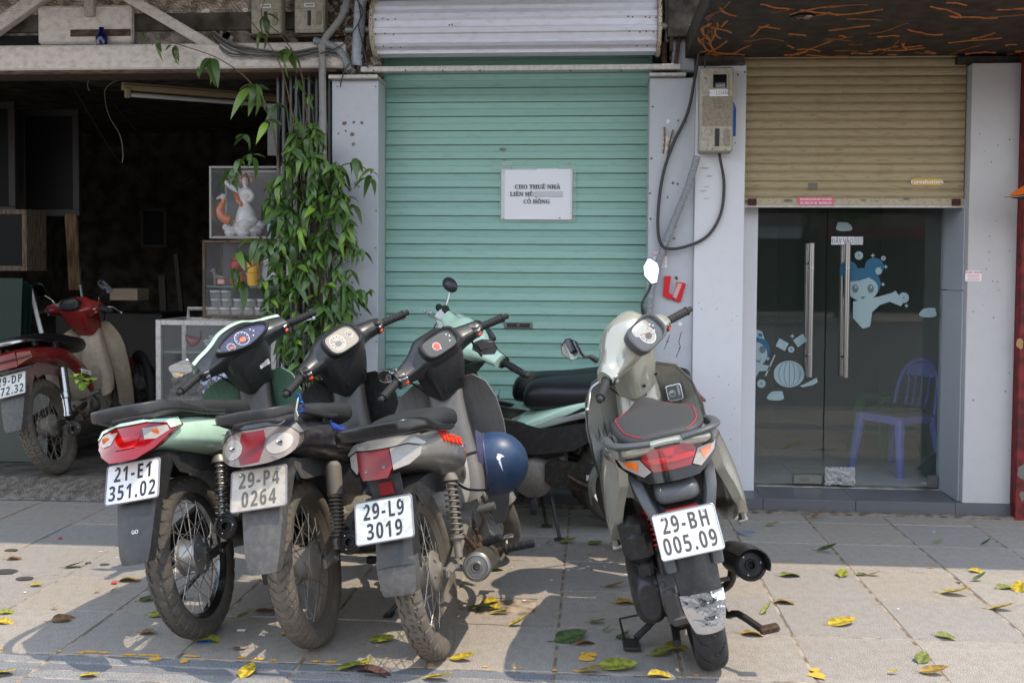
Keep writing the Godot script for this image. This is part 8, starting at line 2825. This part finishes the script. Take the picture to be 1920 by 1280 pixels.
func build_bikes():
	underbone({"label": "mint green motorbike with plate 21-E1 351.02 and red wedge lamp","at": V(-1.361,0,-3.527),"heading": 2.2,"lean": 11.6,"steer": 46.0,"group": "",
		"body": M.mint,"plate": ["21-E1","351.02"],"lamp_builder": lamp_wedge,"tread": "wave","hubmat": M.alloy,"spin": 0.2,
		"tail": [[-0.235,0.748,0.035,0.085,2.6],[-0.2,0.75,0.048,0.112,3],[-0.08,0.732,0.062,0.143,3.2],[0.1,0.697,0.072,0.162,3.2],[0.28,0.655,0.072,0.156,3.2],[0.45,0.612,0.066,0.125,3],[0.6,0.56,0.052,0.09,2.8],[0.68,0.53,0.03,0.06,2.4]],
		"decals": [["text","WAVE",M.decal_orange,Vector2(0.20,0.70),0.026,-0.25,0],["decal",PackedVector2Array([Vector2(0.02,0.735),Vector2(0.30,0.69),Vector2(0.44,0.64),Vector2(0.30,0.683),Vector2(0.05,0.727)]),M.decal_black],["decal",PackedVector2Array([Vector2(0.09,0.688),Vector2(0.19,0.678),Vector2(0.33,0.64),Vector2(0.20,0.668)]),M.decal_silver],["decal",PackedVector2Array([Vector2(0.24,0.672),Vector2(0.36,0.66),Vector2(0.46,0.612),Vector2(0.35,0.648)]),M.decal_black]],
		"shield": [[0.05,0.86],[0.14,0.87],[0.20,0.835],[0.235,0.76],[0.24,0.66],[0.235,0.55],[0.22,0.43],[0.195,0.32],[0.16,0.25],[0.12,0.24],[0.10,0.32],[0.085,0.5],[0.06,0.7]],"shieldmat": M.mint_inner,"cowl": M.mint,"nose": M.mint,"fender": M.mint,"podmat": M.pod_black,"sticker": true,
		"pod": [[0.0,0.155,0.088,0.074,0.0],[0.06,0.153,0.08,0.072,-0.002],[0.10,0.15,0.062,0.06,-0.006],[0.14,0.15,0.047,0.05,-0.012],[0.18,0.15,0.04,0.044,-0.02],[0.22,0.148,0.034,0.036,-0.03]],"dial": _gull(0.27,0.10),"dial_out": 0.110,
		"dialmat": M.dial_blue,"dials": [[-0.066,-0.010,0.034,M.dial_orange],[-0.004,0.000,0.06,M.dial_orange]],"shock_y": 0.60,"both_levers": false,"levermat": M.white_paint,
		"mirrors": [{"stem": [V(0.03,0.144,-0.19),V(0.035,0.16,-0.205),V(0.03,0.155,-0.23),V(0.03,0.152,-0.28)],"outline": rounded(0.105,0.062,0.014),"x": V(-0.74,0.25,0.67),"y": V(0.2,0.9,0.0),"at": V(0.03,0.185,-0.262),"back": M.chrome_worn,"depth": 0.012}],
		"flap_text": [["GO",0.012,-0.372,0.468,0.01]],"guardmat": M.black_plastic,"seatmat": M.seat,"muff": M.black_metal,"muff1": V(-0.07,0.385,0.175)})
	underbone({"label": "dusty dark blue motorbike with grimy plate 29-P4 0264","at": V(-0.938,0,-3.477),"heading": 1.8,"lean": 10.2,"steer": 50.9,
		"body": M.navy,"plate": ["29-P4","0264"],"platemat": M.plate_dirty,"plateink": M.plate_ink_faded,"lamp_builder": lamp_round,"tread": "diagonal","tyre": M.tyre_dusty,"rim": M.rim_dusty,"hubmat": M.alloy_muddy,"spoke": M.spoke_dusty,"spin": 0.5,
		"tail": [[-0.225,0.745,0.03,0.085,2.6],[-0.19,0.748,0.05,0.115,2.8],[-0.08,0.732,0.065,0.145,3],[0.1,0.695,0.074,0.162,3],[0.28,0.655,0.074,0.155,3],[0.45,0.61,0.064,0.115,3],[0.6,0.56,0.052,0.09,2.8],[0.68,0.53,0.03,0.06,2.4]],
		"decals": [["text","impulse",M.decal_royal,Vector2(0.17,0.715),0.034,-0.3,0],["decal",PackedVector2Array([Vector2(-0.17,0.79),Vector2(-0.02,0.785),Vector2(0.12,0.762),Vector2(-0.02,0.777),Vector2(-0.16,0.782)]),M.navy_blue]],
		"shieldmat": M.black_plastic,"cowl": M.navy,"fender": M.navy,"podmat": M.pod_black,"colmat": M.pod_black,"pod_e": 2.5,
		"pod": [[0.0,0.14,0.082,0.082,0.0],[0.05,0.14,0.078,0.08,0.0],[0.085,0.14,0.066,0.068,-0.002],[0.115,0.142,0.048,0.05,-0.006],[0.15,0.145,0.038,0.04,-0.014],[0.19,0.146,0.034,0.036,-0.024],[0.225,0.146,0.03,0.03,-0.034]],
		"dial": _octagon(0.18,0.115),"dial_out": 0.1,"dialmat": M.dial_beige,"dials": [[-0.026,0.0,0.066,M.dial_white],[0.044,0.004,0.034,M.dial_white]],"switch_style": "metal","switchmat": M.black_metal,"orange_left": true,
		"shock": "cover","damper": M.alloy_muddy,"spring": M.rim_dusty,"plate_top": 0.685,"arm": M.alloy_muddy,"muff1": V(-0.03,0.345,0.175),"flapmat": M.flap_grey,"guardmat": M.flap_grey,
		"flap_text": [["BN",0.017,-0.355,0.445,0.0],["505",0.017,-0.372,0.41,0.0]],"engine": M.alloy_muddy,"rail_r": 0.014,
		"mirrors": [],"bracket": M.black_metal})
	var b3 := underbone({"label": "silver motorbike with dented plate 29-L9 3019 and helmet at its side","at": V(-0.497,0,-3.409),"heading": 3.0,"lean": 11.9,"steer": 45.2,
		"body": M.silver_paint,"plate": ["29-L9","3019"],"platemat": M.plate_old,"plateink": M.plate_ink,"plate_z": -0.012,"lamp_builder": lamp_block,"tread": "lug","tyre": M.tyre_dusty,"rim": M.rim_dusty,"hubmat": M.alloy_muddy,"spoke": M.spoke,"spin": 0.1,
		"tail": [[-0.205,0.72,0.035,0.09,2.6],[-0.17,0.725,0.05,0.12,2.8],[-0.06,0.712,0.064,0.15,3],[0.1,0.68,0.075,0.172,3],[0.26,0.638,0.082,0.165,3],[0.42,0.59,0.075,0.112,3],[0.56,0.53,0.07,0.09,2.8],[0.66,0.49,0.04,0.06,2.4]],
		"decals": [["text","Wave",M.decal_red,Vector2(0.06,0.716),0.042,-0.3,0],["text","α",M.white_ink,Vector2(0.155,0.69),0.045,-0.3,0],["decal",PackedVector2Array([Vector2(0.12,0.69),Vector2(0.2,0.69),Vector2(0.29,0.64),Vector2(0.36,0.58),Vector2(0.27,0.64),Vector2(0.18,0.675)]),M.decal_royal],["decal",PackedVector2Array([Vector2(0.2,0.672),Vector2(0.28,0.63),Vector2(0.33,0.56),Vector2(0.30,0.57),Vector2(0.26,0.63)]),M.decal_orange]],
		"seat": [[-0.18,0.785,0.008,0.05,2.2],[-0.165,0.785,0.018,0.09,2.4],[-0.08,0.787,0.028,0.125,2.6],[0.08,0.782,0.038,0.14,2.8],[0.22,0.775,0.045,0.14,2.8],[0.38,0.755,0.048,0.132,2.8],[0.5,0.742,0.047,0.11,2.6],[0.6,0.735,0.045,0.08,2.4],[0.645,0.725,0.035,0.05,2.2],[0.655,0.72,0.012,0.02,2.0]],
		"rail": [V(0.17,0.745,0.15),V(0.04,0.755,0.16),V(-0.10,0.782,0.158),V(-0.20,0.81,0.14),V(-0.275,0.82,0.09)],"rail_r": 0.0185,"railmat": M.black_gloss_worn,"frame": 0,
		"shieldmat": M.silver_inner,"cowl": M.silver_panel,"fender": M.silver_paint,"podmat": M.pod_black,"colmat": M.silver_inner,"pod_e": 4.0,"framemat": M.silver_panel,
		"pod": [[0.0,0.135,0.088,0.076,0.0],[0.055,0.135,0.085,0.075,0.0],[0.09,0.136,0.066,0.06,-0.004],[0.125,0.14,0.046,0.044,-0.01],[0.165,0.142,0.037,0.037,-0.018],[0.2,0.144,0.031,0.032,-0.027],[0.228,0.145,0.029,0.03,-0.034]],
		"dial": _octagon(0.185,0.10),"dial_out": 0.104,"dialmat": M.dial_dark,"dials": [[-0.02,-0.004,0.034,M.dial_red]],"switch_style": "metal","switchmat": M.steel_worn,"orange_left": true,
		"shock": "open","damper": M.alloy_muddy,"spring": M.rim_dusty,"shock_y": 0.575,"plate_top": 0.615,"arm": M.alloy_muddy,"muff0": V(0.32,0.235,0.16),"muff1": V(-0.03,0.285,0.185),"muffr": 0.047,"muff": M.muffler_steel,"muffcap": M.steel_worn,"flapmat": M.flap_grey,
		"guard": [V(0.22,0.58,0.07),V(0.06,0.61,0.075),V(-0.1,0.62,0.075),V(-0.2,0.61,0.07),V(-0.25,0.58,0.06),V(-0.285,0.5,0.058),V(-0.315,0.43,0.06),V(-0.33,0.40,0.06)],
		"flap": [V(-0.322,0.425,0.062),V(-0.335,0.38,0.061),V(-0.345,0.34,0.056),V(-0.348,0.318,0.05)],"engine": M.alloy_muddy,
		"mirrors": [{"stem": [V(-0.01,0.15,-0.19),V(-0.01,0.165,-0.196),V(0.0,0.17,-0.22),V(0.0,0.177,-0.246)],"outline": ellipse(0.058,0.058,24),"x": V(-0.74,0.0,0.67),"y": V(0.1,1,0),"at": V(0.0,0.177,-0.25),"back": M.chrome,"depth": 0.026},
			{"stem": [V(0.02,0.13,0.20),V(0.05,0.08,0.225),V(0.055,0.02,0.245),V(0.05,-0.04,0.26)],"outline": PackedVector2Array([Vector2(-0.055,0.02),Vector2(-0.02,0.045),Vector2(0.03,0.05),Vector2(0.06,0.02),Vector2(0.055,-0.015),Vector2(0.0,-0.03),Vector2(-0.05,-0.012)]),"x": V(-0.5,-0.45,0.7),"y": V(-0.4,0.8,0.3),"at": V(0.055,-0.02,0.285),"stem_mat": M.black_metal,"depth": 0.04}]})
	var wave := {"label": "mint green motorbike parked sideways behind the silver one, its black seat in view","at": V(0.215,0,-5.23),"heading": -90.0,"lean": 10.5,"steer": 48.0,"hero": false,
		"body": M.mint,"plate": ["",""],"lamp_builder": lamp_wedge,"seatmat": M.seat_black,"shieldmat": M.mint_inner,"nose": M.mint,"podmat": M.pod_black,"framemat": M.black_plastic,"chain": M.black_metal,
		"tail": [[-0.235,0.748,0.035,0.085,2.6],[-0.2,0.75,0.048,0.112,3],[-0.08,0.735,0.058,0.136,3.2],[0.1,0.705,0.062,0.146,3.2],[0.28,0.665,0.060,0.140,3.2],[0.45,0.60,0.05,0.118,3],[0.6,0.54,0.03,0.09,2.8],[0.66,0.52,0.015,0.06,2.4]],
		"decals": [["text","WAVE",M.decal_orange,Vector2(0.16,0.70),0.026,-0.25,0],["decal",PackedVector2Array([Vector2(0.02,0.735),Vector2(0.26,0.685),Vector2(0.36,0.63),Vector2(0.24,0.672),Vector2(0.05,0.725)]),M.decal_black],["decal",PackedVector2Array([Vector2(0.25,0.66),Vector2(0.36,0.645),Vector2(0.5,0.575),Vector2(0.36,0.612),Vector2(0.2,0.632)]),M.decal_silver]],
		"rail": [V(0.16,0.77,0.142),V(0.02,0.785,0.148),V(-0.12,0.80,0.14),V(-0.2,0.81,0.115),V(-0.25,0.812,0.07)],"seat": [[-0.235,0.80,0.008,0.05,2.2],[-0.22,0.80,0.022,0.085,2.4],[-0.14,0.80,0.034,0.12,2.6],[0.0,0.79,0.042,0.135,2.8],[0.12,0.758,0.052,0.14,2.8],[0.26,0.732,0.062,0.135,2.8],[0.38,0.72,0.07,0.122,2.8],[0.48,0.71,0.07,0.10,2.6],[0.53,0.70,0.058,0.075,2.4],[0.552,0.69,0.025,0.035,2.0]],
		"mirrors": [{"stem": [V(0.01,0.16,0.19),V(0.01,0.22,0.2),V(0.0,0.28,0.23)],"outline": ellipse(0.11,0.075,20),"x": V(0.1,0.0,0.95),"y": V(0.1,1,0),"at": V(0.0,0.315,0.25)}]}
	var b4 := underbone(wave)
	for s in [1.0,-1.0]:
		var b := MB.new()
		b.shell(PackedVector2Array([Vector2(0.72,0.62),Vector2(0.6,0.60),Vector2(0.45,0.565),Vector2(0.25,0.60),Vector2(0.14,0.60),Vector2(0.2,0.52),Vector2(0.3,0.46),Vector2(0.5,0.43),Vector2(0.7,0.44),Vector2(0.8,0.5),Vector2(0.8,0.6)]),func(q): return V(q.x,q.y,s * (0.10 + 0.03 * smoothstep(0.7,0.3,q.x))),V(0,0,-s * 0.02),0.03)
		part(b4,"lower_fairing",b,M.black_plastic)
		b = MB.new()
		b.tube([V(0.20,0.56,s * 0.125),V(0.06,0.40,s * 0.15)],0.014,10)
		b.tube([V(0.11,0.565,s * 0.125),V(0.05,0.40,s * 0.15)],0.011,10)
		b.box(V(0.04,0.385,s * 0.155),V(0.07,0.03,0.02),0.005,Basis(Vector3(0,0,1),0.5))
		part(b4,"peg_stay",b,M.alloy)
	var b := MB.new()
	b.box(V(0.16,0.325,-0.1405),V(0.15,0.028,0.002))
	part(b4,"chain_case_label",b,M.paper_grey)
	b = MB.new()
	for k in 6: b.tube([V(0.68,0.70 - 0.006 * k,-0.12 + 0.04 * k),V(0.80,0.70 - 0.006 * k,-0.12 + 0.04 * k)],0.0028,5)
	for k in 5:
		b.tube([V(0.68 + 0.03 * k,0.70,-0.13),V(0.68 + 0.03 * k,0.70,0.09)],0.0028,5)
		b.tube([V(0.68 + 0.03 * k,0.70,-0.13),V(0.68 + 0.03 * k,0.60,-0.12),V(0.68 + 0.03 * k,0.60,0.0)],0.0028,5)
	part(b4,"wire_basket",b,M.chrome_worn,60)
	var b5 := b4.duplicate()
	b5.name = numbered("motorbike")
	add_child(b5)
	b5.transform = bike_place(0.14,0,-5.47,-90.0,9.0)
	for o in b4.get_children():
		if o.name == "mirror":
			b4.remove_child(o)
			o.free()
	b5.set_meta("label","white-fronted motorbike squeezed between the mint one and the green shutter")
	for o in b5.get_children():
		if o.name.begins_with("front_cover") or o.name.begins_with("front_cowl"): o.material_override = M.white_paint
	scooter({"label": "ivory scooter with plate 29-BH 005.09 and chrome mudguard tip","at": V(0.412,0,-3.414),"heading": -1.6,"lean": 13.4,"steer": 48.5,"body": M.ivory,"inner": M.olive_silver,"inner2": M.olive_grey,"podmat": M.ivory,
		"pod": [[0.0,0.19,0.108,0.092,0.0],[0.06,0.187,0.103,0.09,0.0],[0.10,0.172,0.082,0.075,-0.002],[0.135,0.158,0.06,0.058,-0.008],[0.17,0.152,0.05,0.048,-0.016],[0.2,0.15,0.045,0.044,-0.022],[0.225,0.148,0.034,0.034,-0.03]],"pod_e": 2.6,
		"chin": [[0.15,0.08,0.10,0.0],[0.09,0.078,0.10,-0.002],[0.04,0.074,0.096,-0.002],[0.0,0.07,0.09,0.0],[-0.04,0.066,0.084,0.0],[-0.05,0.05,0.07,0.0]],
		"chin_e": 3.0,"dial": _octagon(0.2,0.125),"dial_out": 0.15,"dialmat": M.dial_grey,"bezel": M.grey_plastic_dark,"dials": [[0.0,-0.006,0.075,M.dial_white]],"levermat": M.lever,"both_levers": true,"gripmat": M.rubber_dusty,
		"mirrors": [{"stem": [V(0.02,0.20,0.175),V(0.03,0.25,0.18),V(0.01,0.30,0.22),V(0.0,0.33,0.235)],"outline": PackedVector2Array([Vector2(-0.035,-0.012),Vector2(-0.028,0.03),Vector2(0.0,0.06),Vector2(0.012,0.058),Vector2(0.036,0.03),Vector2(0.036,0.0),Vector2(0.01,-0.055),Vector2(-0.014,-0.055)]),"x": V(-0.70,0.0,0.71),"y": V(0.6,1,0.6),"at": V(0.0,0.375,0.245),"stem_mat": M.black_plastic},
			{"stem": [V(0.02,0.205,-0.19),V(0.03,0.235,-0.21),V(0.02,0.27,-0.26),V(0.0,0.335,-0.30)],"outline": PackedVector2Array([Vector2(0.036,-0.02),Vector2(0.03,0.022),Vector2(0.005,0.045),Vector2(-0.012,0.045),Vector2(-0.036,0.02),Vector2(-0.038,-0.01),Vector2(-0.01,-0.045),Vector2(0.014,-0.045)]),"x": V(-0.70,0.0,0.71),"y": V(0.15,1,0.05),"at": V(0.0,0.36,-0.345),"stem_mat": M.black_plastic}]})
	var br := underbone({"label": "old red motorbike with cream leg shields inside the open shop","at": V(-3.119,0.1,-5.778),"heading": -3.6,"lean": 14.5,"steer": -22.5,"hero": true,
		"body": M.cub_red,"plate": ["29-DP","472.32"],"platemat": M.plate_old,"lamp_builder": lamp_old,"tread": "lug","tyre": M.tyre_dusty,"rim": M.rim_dusty,"hubmat": M.alloy_muddy,"spoke": M.spoke_dusty,
		"tail": [[-0.25,0.71,0.03,0.08,2.6],[-0.2,0.715,0.048,0.11,2.8],[-0.05,0.71,0.055,0.13,3],[0.15,0.69,0.055,0.135,3],[0.3,0.65,0.06,0.12,3],[0.42,0.58,0.09,0.105,3],[0.52,0.50,0.1,0.095,3],[0.6,0.45,0.06,0.06,2.4]],
		"decals": [["text","DREAM",M.white_ink,Vector2(0.44,0.55),0.028,-0.2,1]],"podmat": M.cub_red,"colmat": M.cream,"framemat": M.cream,"shieldmat": M.cream,"cowl": M.cub_red,"fender": M.cub_red,"guardmat": M.flap_red,"flapmat": M.flap_grey,
		"pod": [[0.0,0.13,0.06,0.07,0.0],[0.06,0.13,0.058,0.068,0.0],[0.10,0.132,0.05,0.055,-0.004],[0.15,0.14,0.036,0.04,-0.014],[0.19,0.143,0.033,0.036,-0.024],[0.225,0.145,0.03,0.03,-0.034]],"pod_e": 4.5,
		"dial": _octagon(0.16,0.08),"dialmat": M.dial_dark,"dials": [],"lights": [],"shock": "tube","damper": M.chrome_worn,"seatmat": M.seat_black,"shield": [[0.05,0.85],[0.12,0.86],[0.16,0.84],[0.23,0.74],[0.26,0.66],[0.265,0.5],[0.26,0.3],[0.25,0.24],[0.16,0.24],[0.10,0.30],[0.085,0.5],[0.06,0.7]],
		"rail": [V(0.1,0.765,0.13),V(0.0,0.775,0.14),V(-0.12,0.79,0.14),V(-0.23,0.80,0.12),V(-0.29,0.80,0.07)],"rail_r": 0.008,"railmat": M.chrome_worn,"muff0": V(0.34,0.21,0.15),"muff1": V(-0.10,0.245,0.19),"muffr": 0.04,"muff": M.black_metal,"engine": M.alloy_muddy,"plate_top": 0.64,
		"mirrors": [{"stem": [V(0.01,0.16,-0.19),V(0.01,0.2,-0.2),V(0.0,0.245,-0.23)],"outline": rounded(0.075,0.095,0.02),"x": V(0.3,0.0,0.95),"y": V(0.1,1,0),"at": V(0.0,0.29,-0.245),"depth": 0.014},{"stem": [V(0.01,0.16,0.19),V(0.01,0.2,0.2),V(0.0,0.235,0.27)],"outline": rounded(0.05,0.12,0.02),"x": V(0.6,0.25,0.75),"y": V(0.1,0.9,0.45),"at": V(0.0,0.28,0.3),"depth": 0.014}]})
	var r := RandomNumberGenerator.new()
	r.seed = 6
	var at := Vector3(-2.790,0.674,-5.420)
	b = MB.new()
	for k in 26:
		var d := V(r.randfn(),r.randfn() * 0.6,r.randfn() * 0.6) * 0.035
		var p := at + d
		b.tube([p,p + V(r.randf_range(-0.02,0.02),0.015,r.randf_range(-0.02,0.02)),p + V(r.randf_range(-0.03,0.03),0.02,r.randf_range(-0.03,0.03))],[0.004,0.014,0.003],6,0.35)
	single("greens_bunch",b,M.leaf_bright,"bunch of fresh leafy greens hung on the red motorbike","vegetables")
	build_helmet(b3)
	var kb := thing("karabiner","blue metal karabiner with keys hanging beside the dark bike's grip","karabiner")
	b = MB.new()
	var kc := Vector3(-0.916,0.875,-3.160)
	var pts := []
	for k in 15: pts.append(kc + V(0.010 * sin(TAU * k / 15.0 * 0.9),0.017 * cos(TAU * k / 15.0 * 0.9),0.003 * sin(k)))
	b.tube(pts,0.0034,8)
	b.box(kc + V(-0.006,0.03,0),V(0.014,0.024,0.005),0.003,Basis(Vector3(0,0,1),0.3))
	part(kb,"clip",b,M.blue_metal)
	b = MB.new()
	b.tube([kc + V(-0.006,0.03,0),kc + V(-0.012,-0.01,0.006),kc + V(-0.006,-0.03,0.006)],0.003,6)
	b.box(kc + V(-0.012,-0.028,0.006),V(0.012,0.03,0.002),0.0005)
	part(kb,"keys",b,M.steel)

func _gull(w: float,h: float) -> PackedVector2Array:
	var g := PackedVector2Array()
	for k in 32:
		var a := TAU * k / 32
		g.append(Vector2(cos(a) * w / 2,sin(a) * h / 2 * (1.0 - 0.25 * absf(cos(a)))))
	return g

func _octagon(w: float,h: float) -> PackedVector2Array:
	var g := PackedVector2Array()
	for k in 32:
		var a := TAU * k / 32
		g.append(Vector2(signf(cos(a)) * pow(absf(cos(a)),0.55) * w / 2,signf(sin(a)) * pow(absf(sin(a)),0.7) * h / 2))
	return g

func build_helmet(bike: Node3D):
	var c := bike.transform * V(0.42,0.545,0.235)
	var ax := V(-0.35,0.25,0.75).normalized()
	var X := Transform3D(basis_of(V(0.9,0.2,0.3),V(0.55,0.12,0.4)),c)
	X.basis = Basis.from_euler(Vector3(deg_to_rad(35),deg_to_rad(10),deg_to_rad(-80)))
	var h := thing("helmet","blue half-shell helmet with white tick emblem hanging on the silver bike","helmet",X)
	var b := MB.new()
	var rs := []
	for k in 11:
		var a := lerpf(-0.25,PI / 2 - 0.001,k / 10.0)
		rs.append(ring(V(0,0.125 * sin(a),0),V(0.128 * cos(a),0,0),V(0,0,0.11 * cos(a)),2.1,32))
	var ri := []
	for k in 8:
		var a := lerpf(PI / 2 - 0.001,-0.25,k / 7.0)
		ri.append(ring(V(0,0.115 * sin(a),0),V(0.118 * cos(a),0,0),V(0,0,0.10 * cos(a)),2.1,32))
	rs.append_array(ri)
	b.rings(rs,false,true,false)
	part(h,"shell",b,M.helmet_blue,60)
	b = MB.new()
	var pts := []
	for k in 33:
		var q := ring(V(0,-0.031,0),V(0.124,0,0),V(0,0,0.106),2.1,32)
		pts.append(q[k % 32])
	b.tube(pts,0.0055,8)
	part(h,"rim_trim",b,M.helmet_rim,60)
	b = MB.new()
	var grid := []
	for i in 5:
		var row := PackedVector3Array()
		for j in 9:
			var a := lerpf(-0.9,0.9,j / 8.0)
			var e := 1.0 + 0.32 * i / 4.0
			row.append(V(-cos(a) * 0.124 * e,-0.03 - 0.006 * i,sin(a) * 0.106 * lerpf(1.0,0.95,i / 4.0)))
		grid.append(row)
	b.sheet(grid,0.003)
	part(h,"peak",b,M.helmet_rim,60)
	b = MB.new()
	var nd := (X.affine_inverse().basis * V(0.25,0.22,1.0)).normalized()
	nd = V(nd.x,maxf(nd.y,0.15),nd.z).normalized()
	var ey := (X.affine_inverse().basis * V(0,1,0))
	ey = (ey - nd * ey.dot(nd)).normalized()
	var exx := ey.cross(nd)
	var surf := func(q):
		var d: Vector3 = (nd * 0.12 + exx * q.x + ey * q.y).normalized()
		var k := 1.0 / sqrt(pow(d.x / 0.128,2.0) + pow(d.y / 0.125,2.0) + pow(d.z / 0.11,2.0))
		return d * (k + 0.0015)
	b.shell(PackedVector2Array([Vector2(-0.006,0.034),Vector2(-0.014,0.03),Vector2(-0.013,0.016),Vector2(0.012,-0.034),Vector2(0.0,0.012),Vector2(0.004,0.02),Vector2(0.016,0.023),Vector2(0.006,0.03)]),surf,-nd * 0.003,0.006)
	part(h,"emblem",b,M.white_ink)
	b = MB.new()
	b.tube(smooth([V(0.03,-0.03,0.1),V(0.05,-0.12,0.06),V(0.03,-0.17,0.0),V(0.0,-0.12,-0.06),V(0.02,-0.03,-0.1)],5),0.006,6,0.4)
	part(h,"chin_strap",b,M.rubber)

func _ready():
	rng.seed = 1
	var cam := Camera3D.new()
	cam.name = "camera"
	cam.projection = Camera3D.PROJECTION_FRUSTUM
	cam.near = 0.05
	cam.far = 600.0
	cam.size = 2.0 * 640.0 / 1920.0 * cam.near
	cam.frustum_offset = Vector2(0.0,-54.0 / 1920.0 * cam.near)
	cam.position = Vector3(0,1.3,0)
	cam.rotation_order = EULER_ORDER_YXZ
	cam.rotation_degrees = Vector3(-2.2,4.47,0.4)
	add_child(cam)
	cam.current = true
	var env := Environment.new()
	env.background_mode = Environment.BG_SKY
	var sky := Sky.new()
	var sm := ProceduralSkyMaterial.new()
	sm.sky_top_color = Color(0.60,0.69,0.82)
	sm.sky_horizon_color = Color(0.94,0.945,0.955)
	sm.sky_curve = 0.5
	sm.sky_energy_multiplier = 1.75
	sm.ground_bottom_color = Color(0.3,0.29,0.28)
	sm.ground_horizon_color = Color(0.5,0.5,0.5)
	sky.sky_material = sm
	env.sky = sky
	env.background_energy_multiplier = 1.0
	env.tonemap_mode = Environment.TONE_MAPPER_LINEAR
	env.tonemap_exposure = 0.88
	env.sdfgi_enabled = true
	env.ssao_enabled = true
	env.ssil_enabled = true
	var we := WorldEnvironment.new()
	we.name = "world"
	we.environment = env
	add_child(we)
	var sun := DirectionalLight3D.new()
	sun.name = "sun"
	sun.light_energy = 1.6
	sun.light_color = Color(1.0,0.945,0.865)
	sun.light_angular_distance = 0.6
	sun.shadow_enabled = true
	sun.basis = Basis.looking_at(Vector3(-0.43,-1.0,-0.08).normalized(),Vector3(0,0,1))
	add_child(sun)
	make_materials()
	mat("blue_metal",Color(0.08,0.30,0.55),0.25,0.6)
	mat("black_gloss_worn",Color(0.09,0.09,0.09),0.22,0,{"dust": Color(0.2,0.19,0.18),"dustmask": "dustlight","scale": 4.0})
	build_ground()
	build_centre()
	build_right()
	build_left()
	build_far()
	build_bikes()
	build_vine()
	build_leaves()
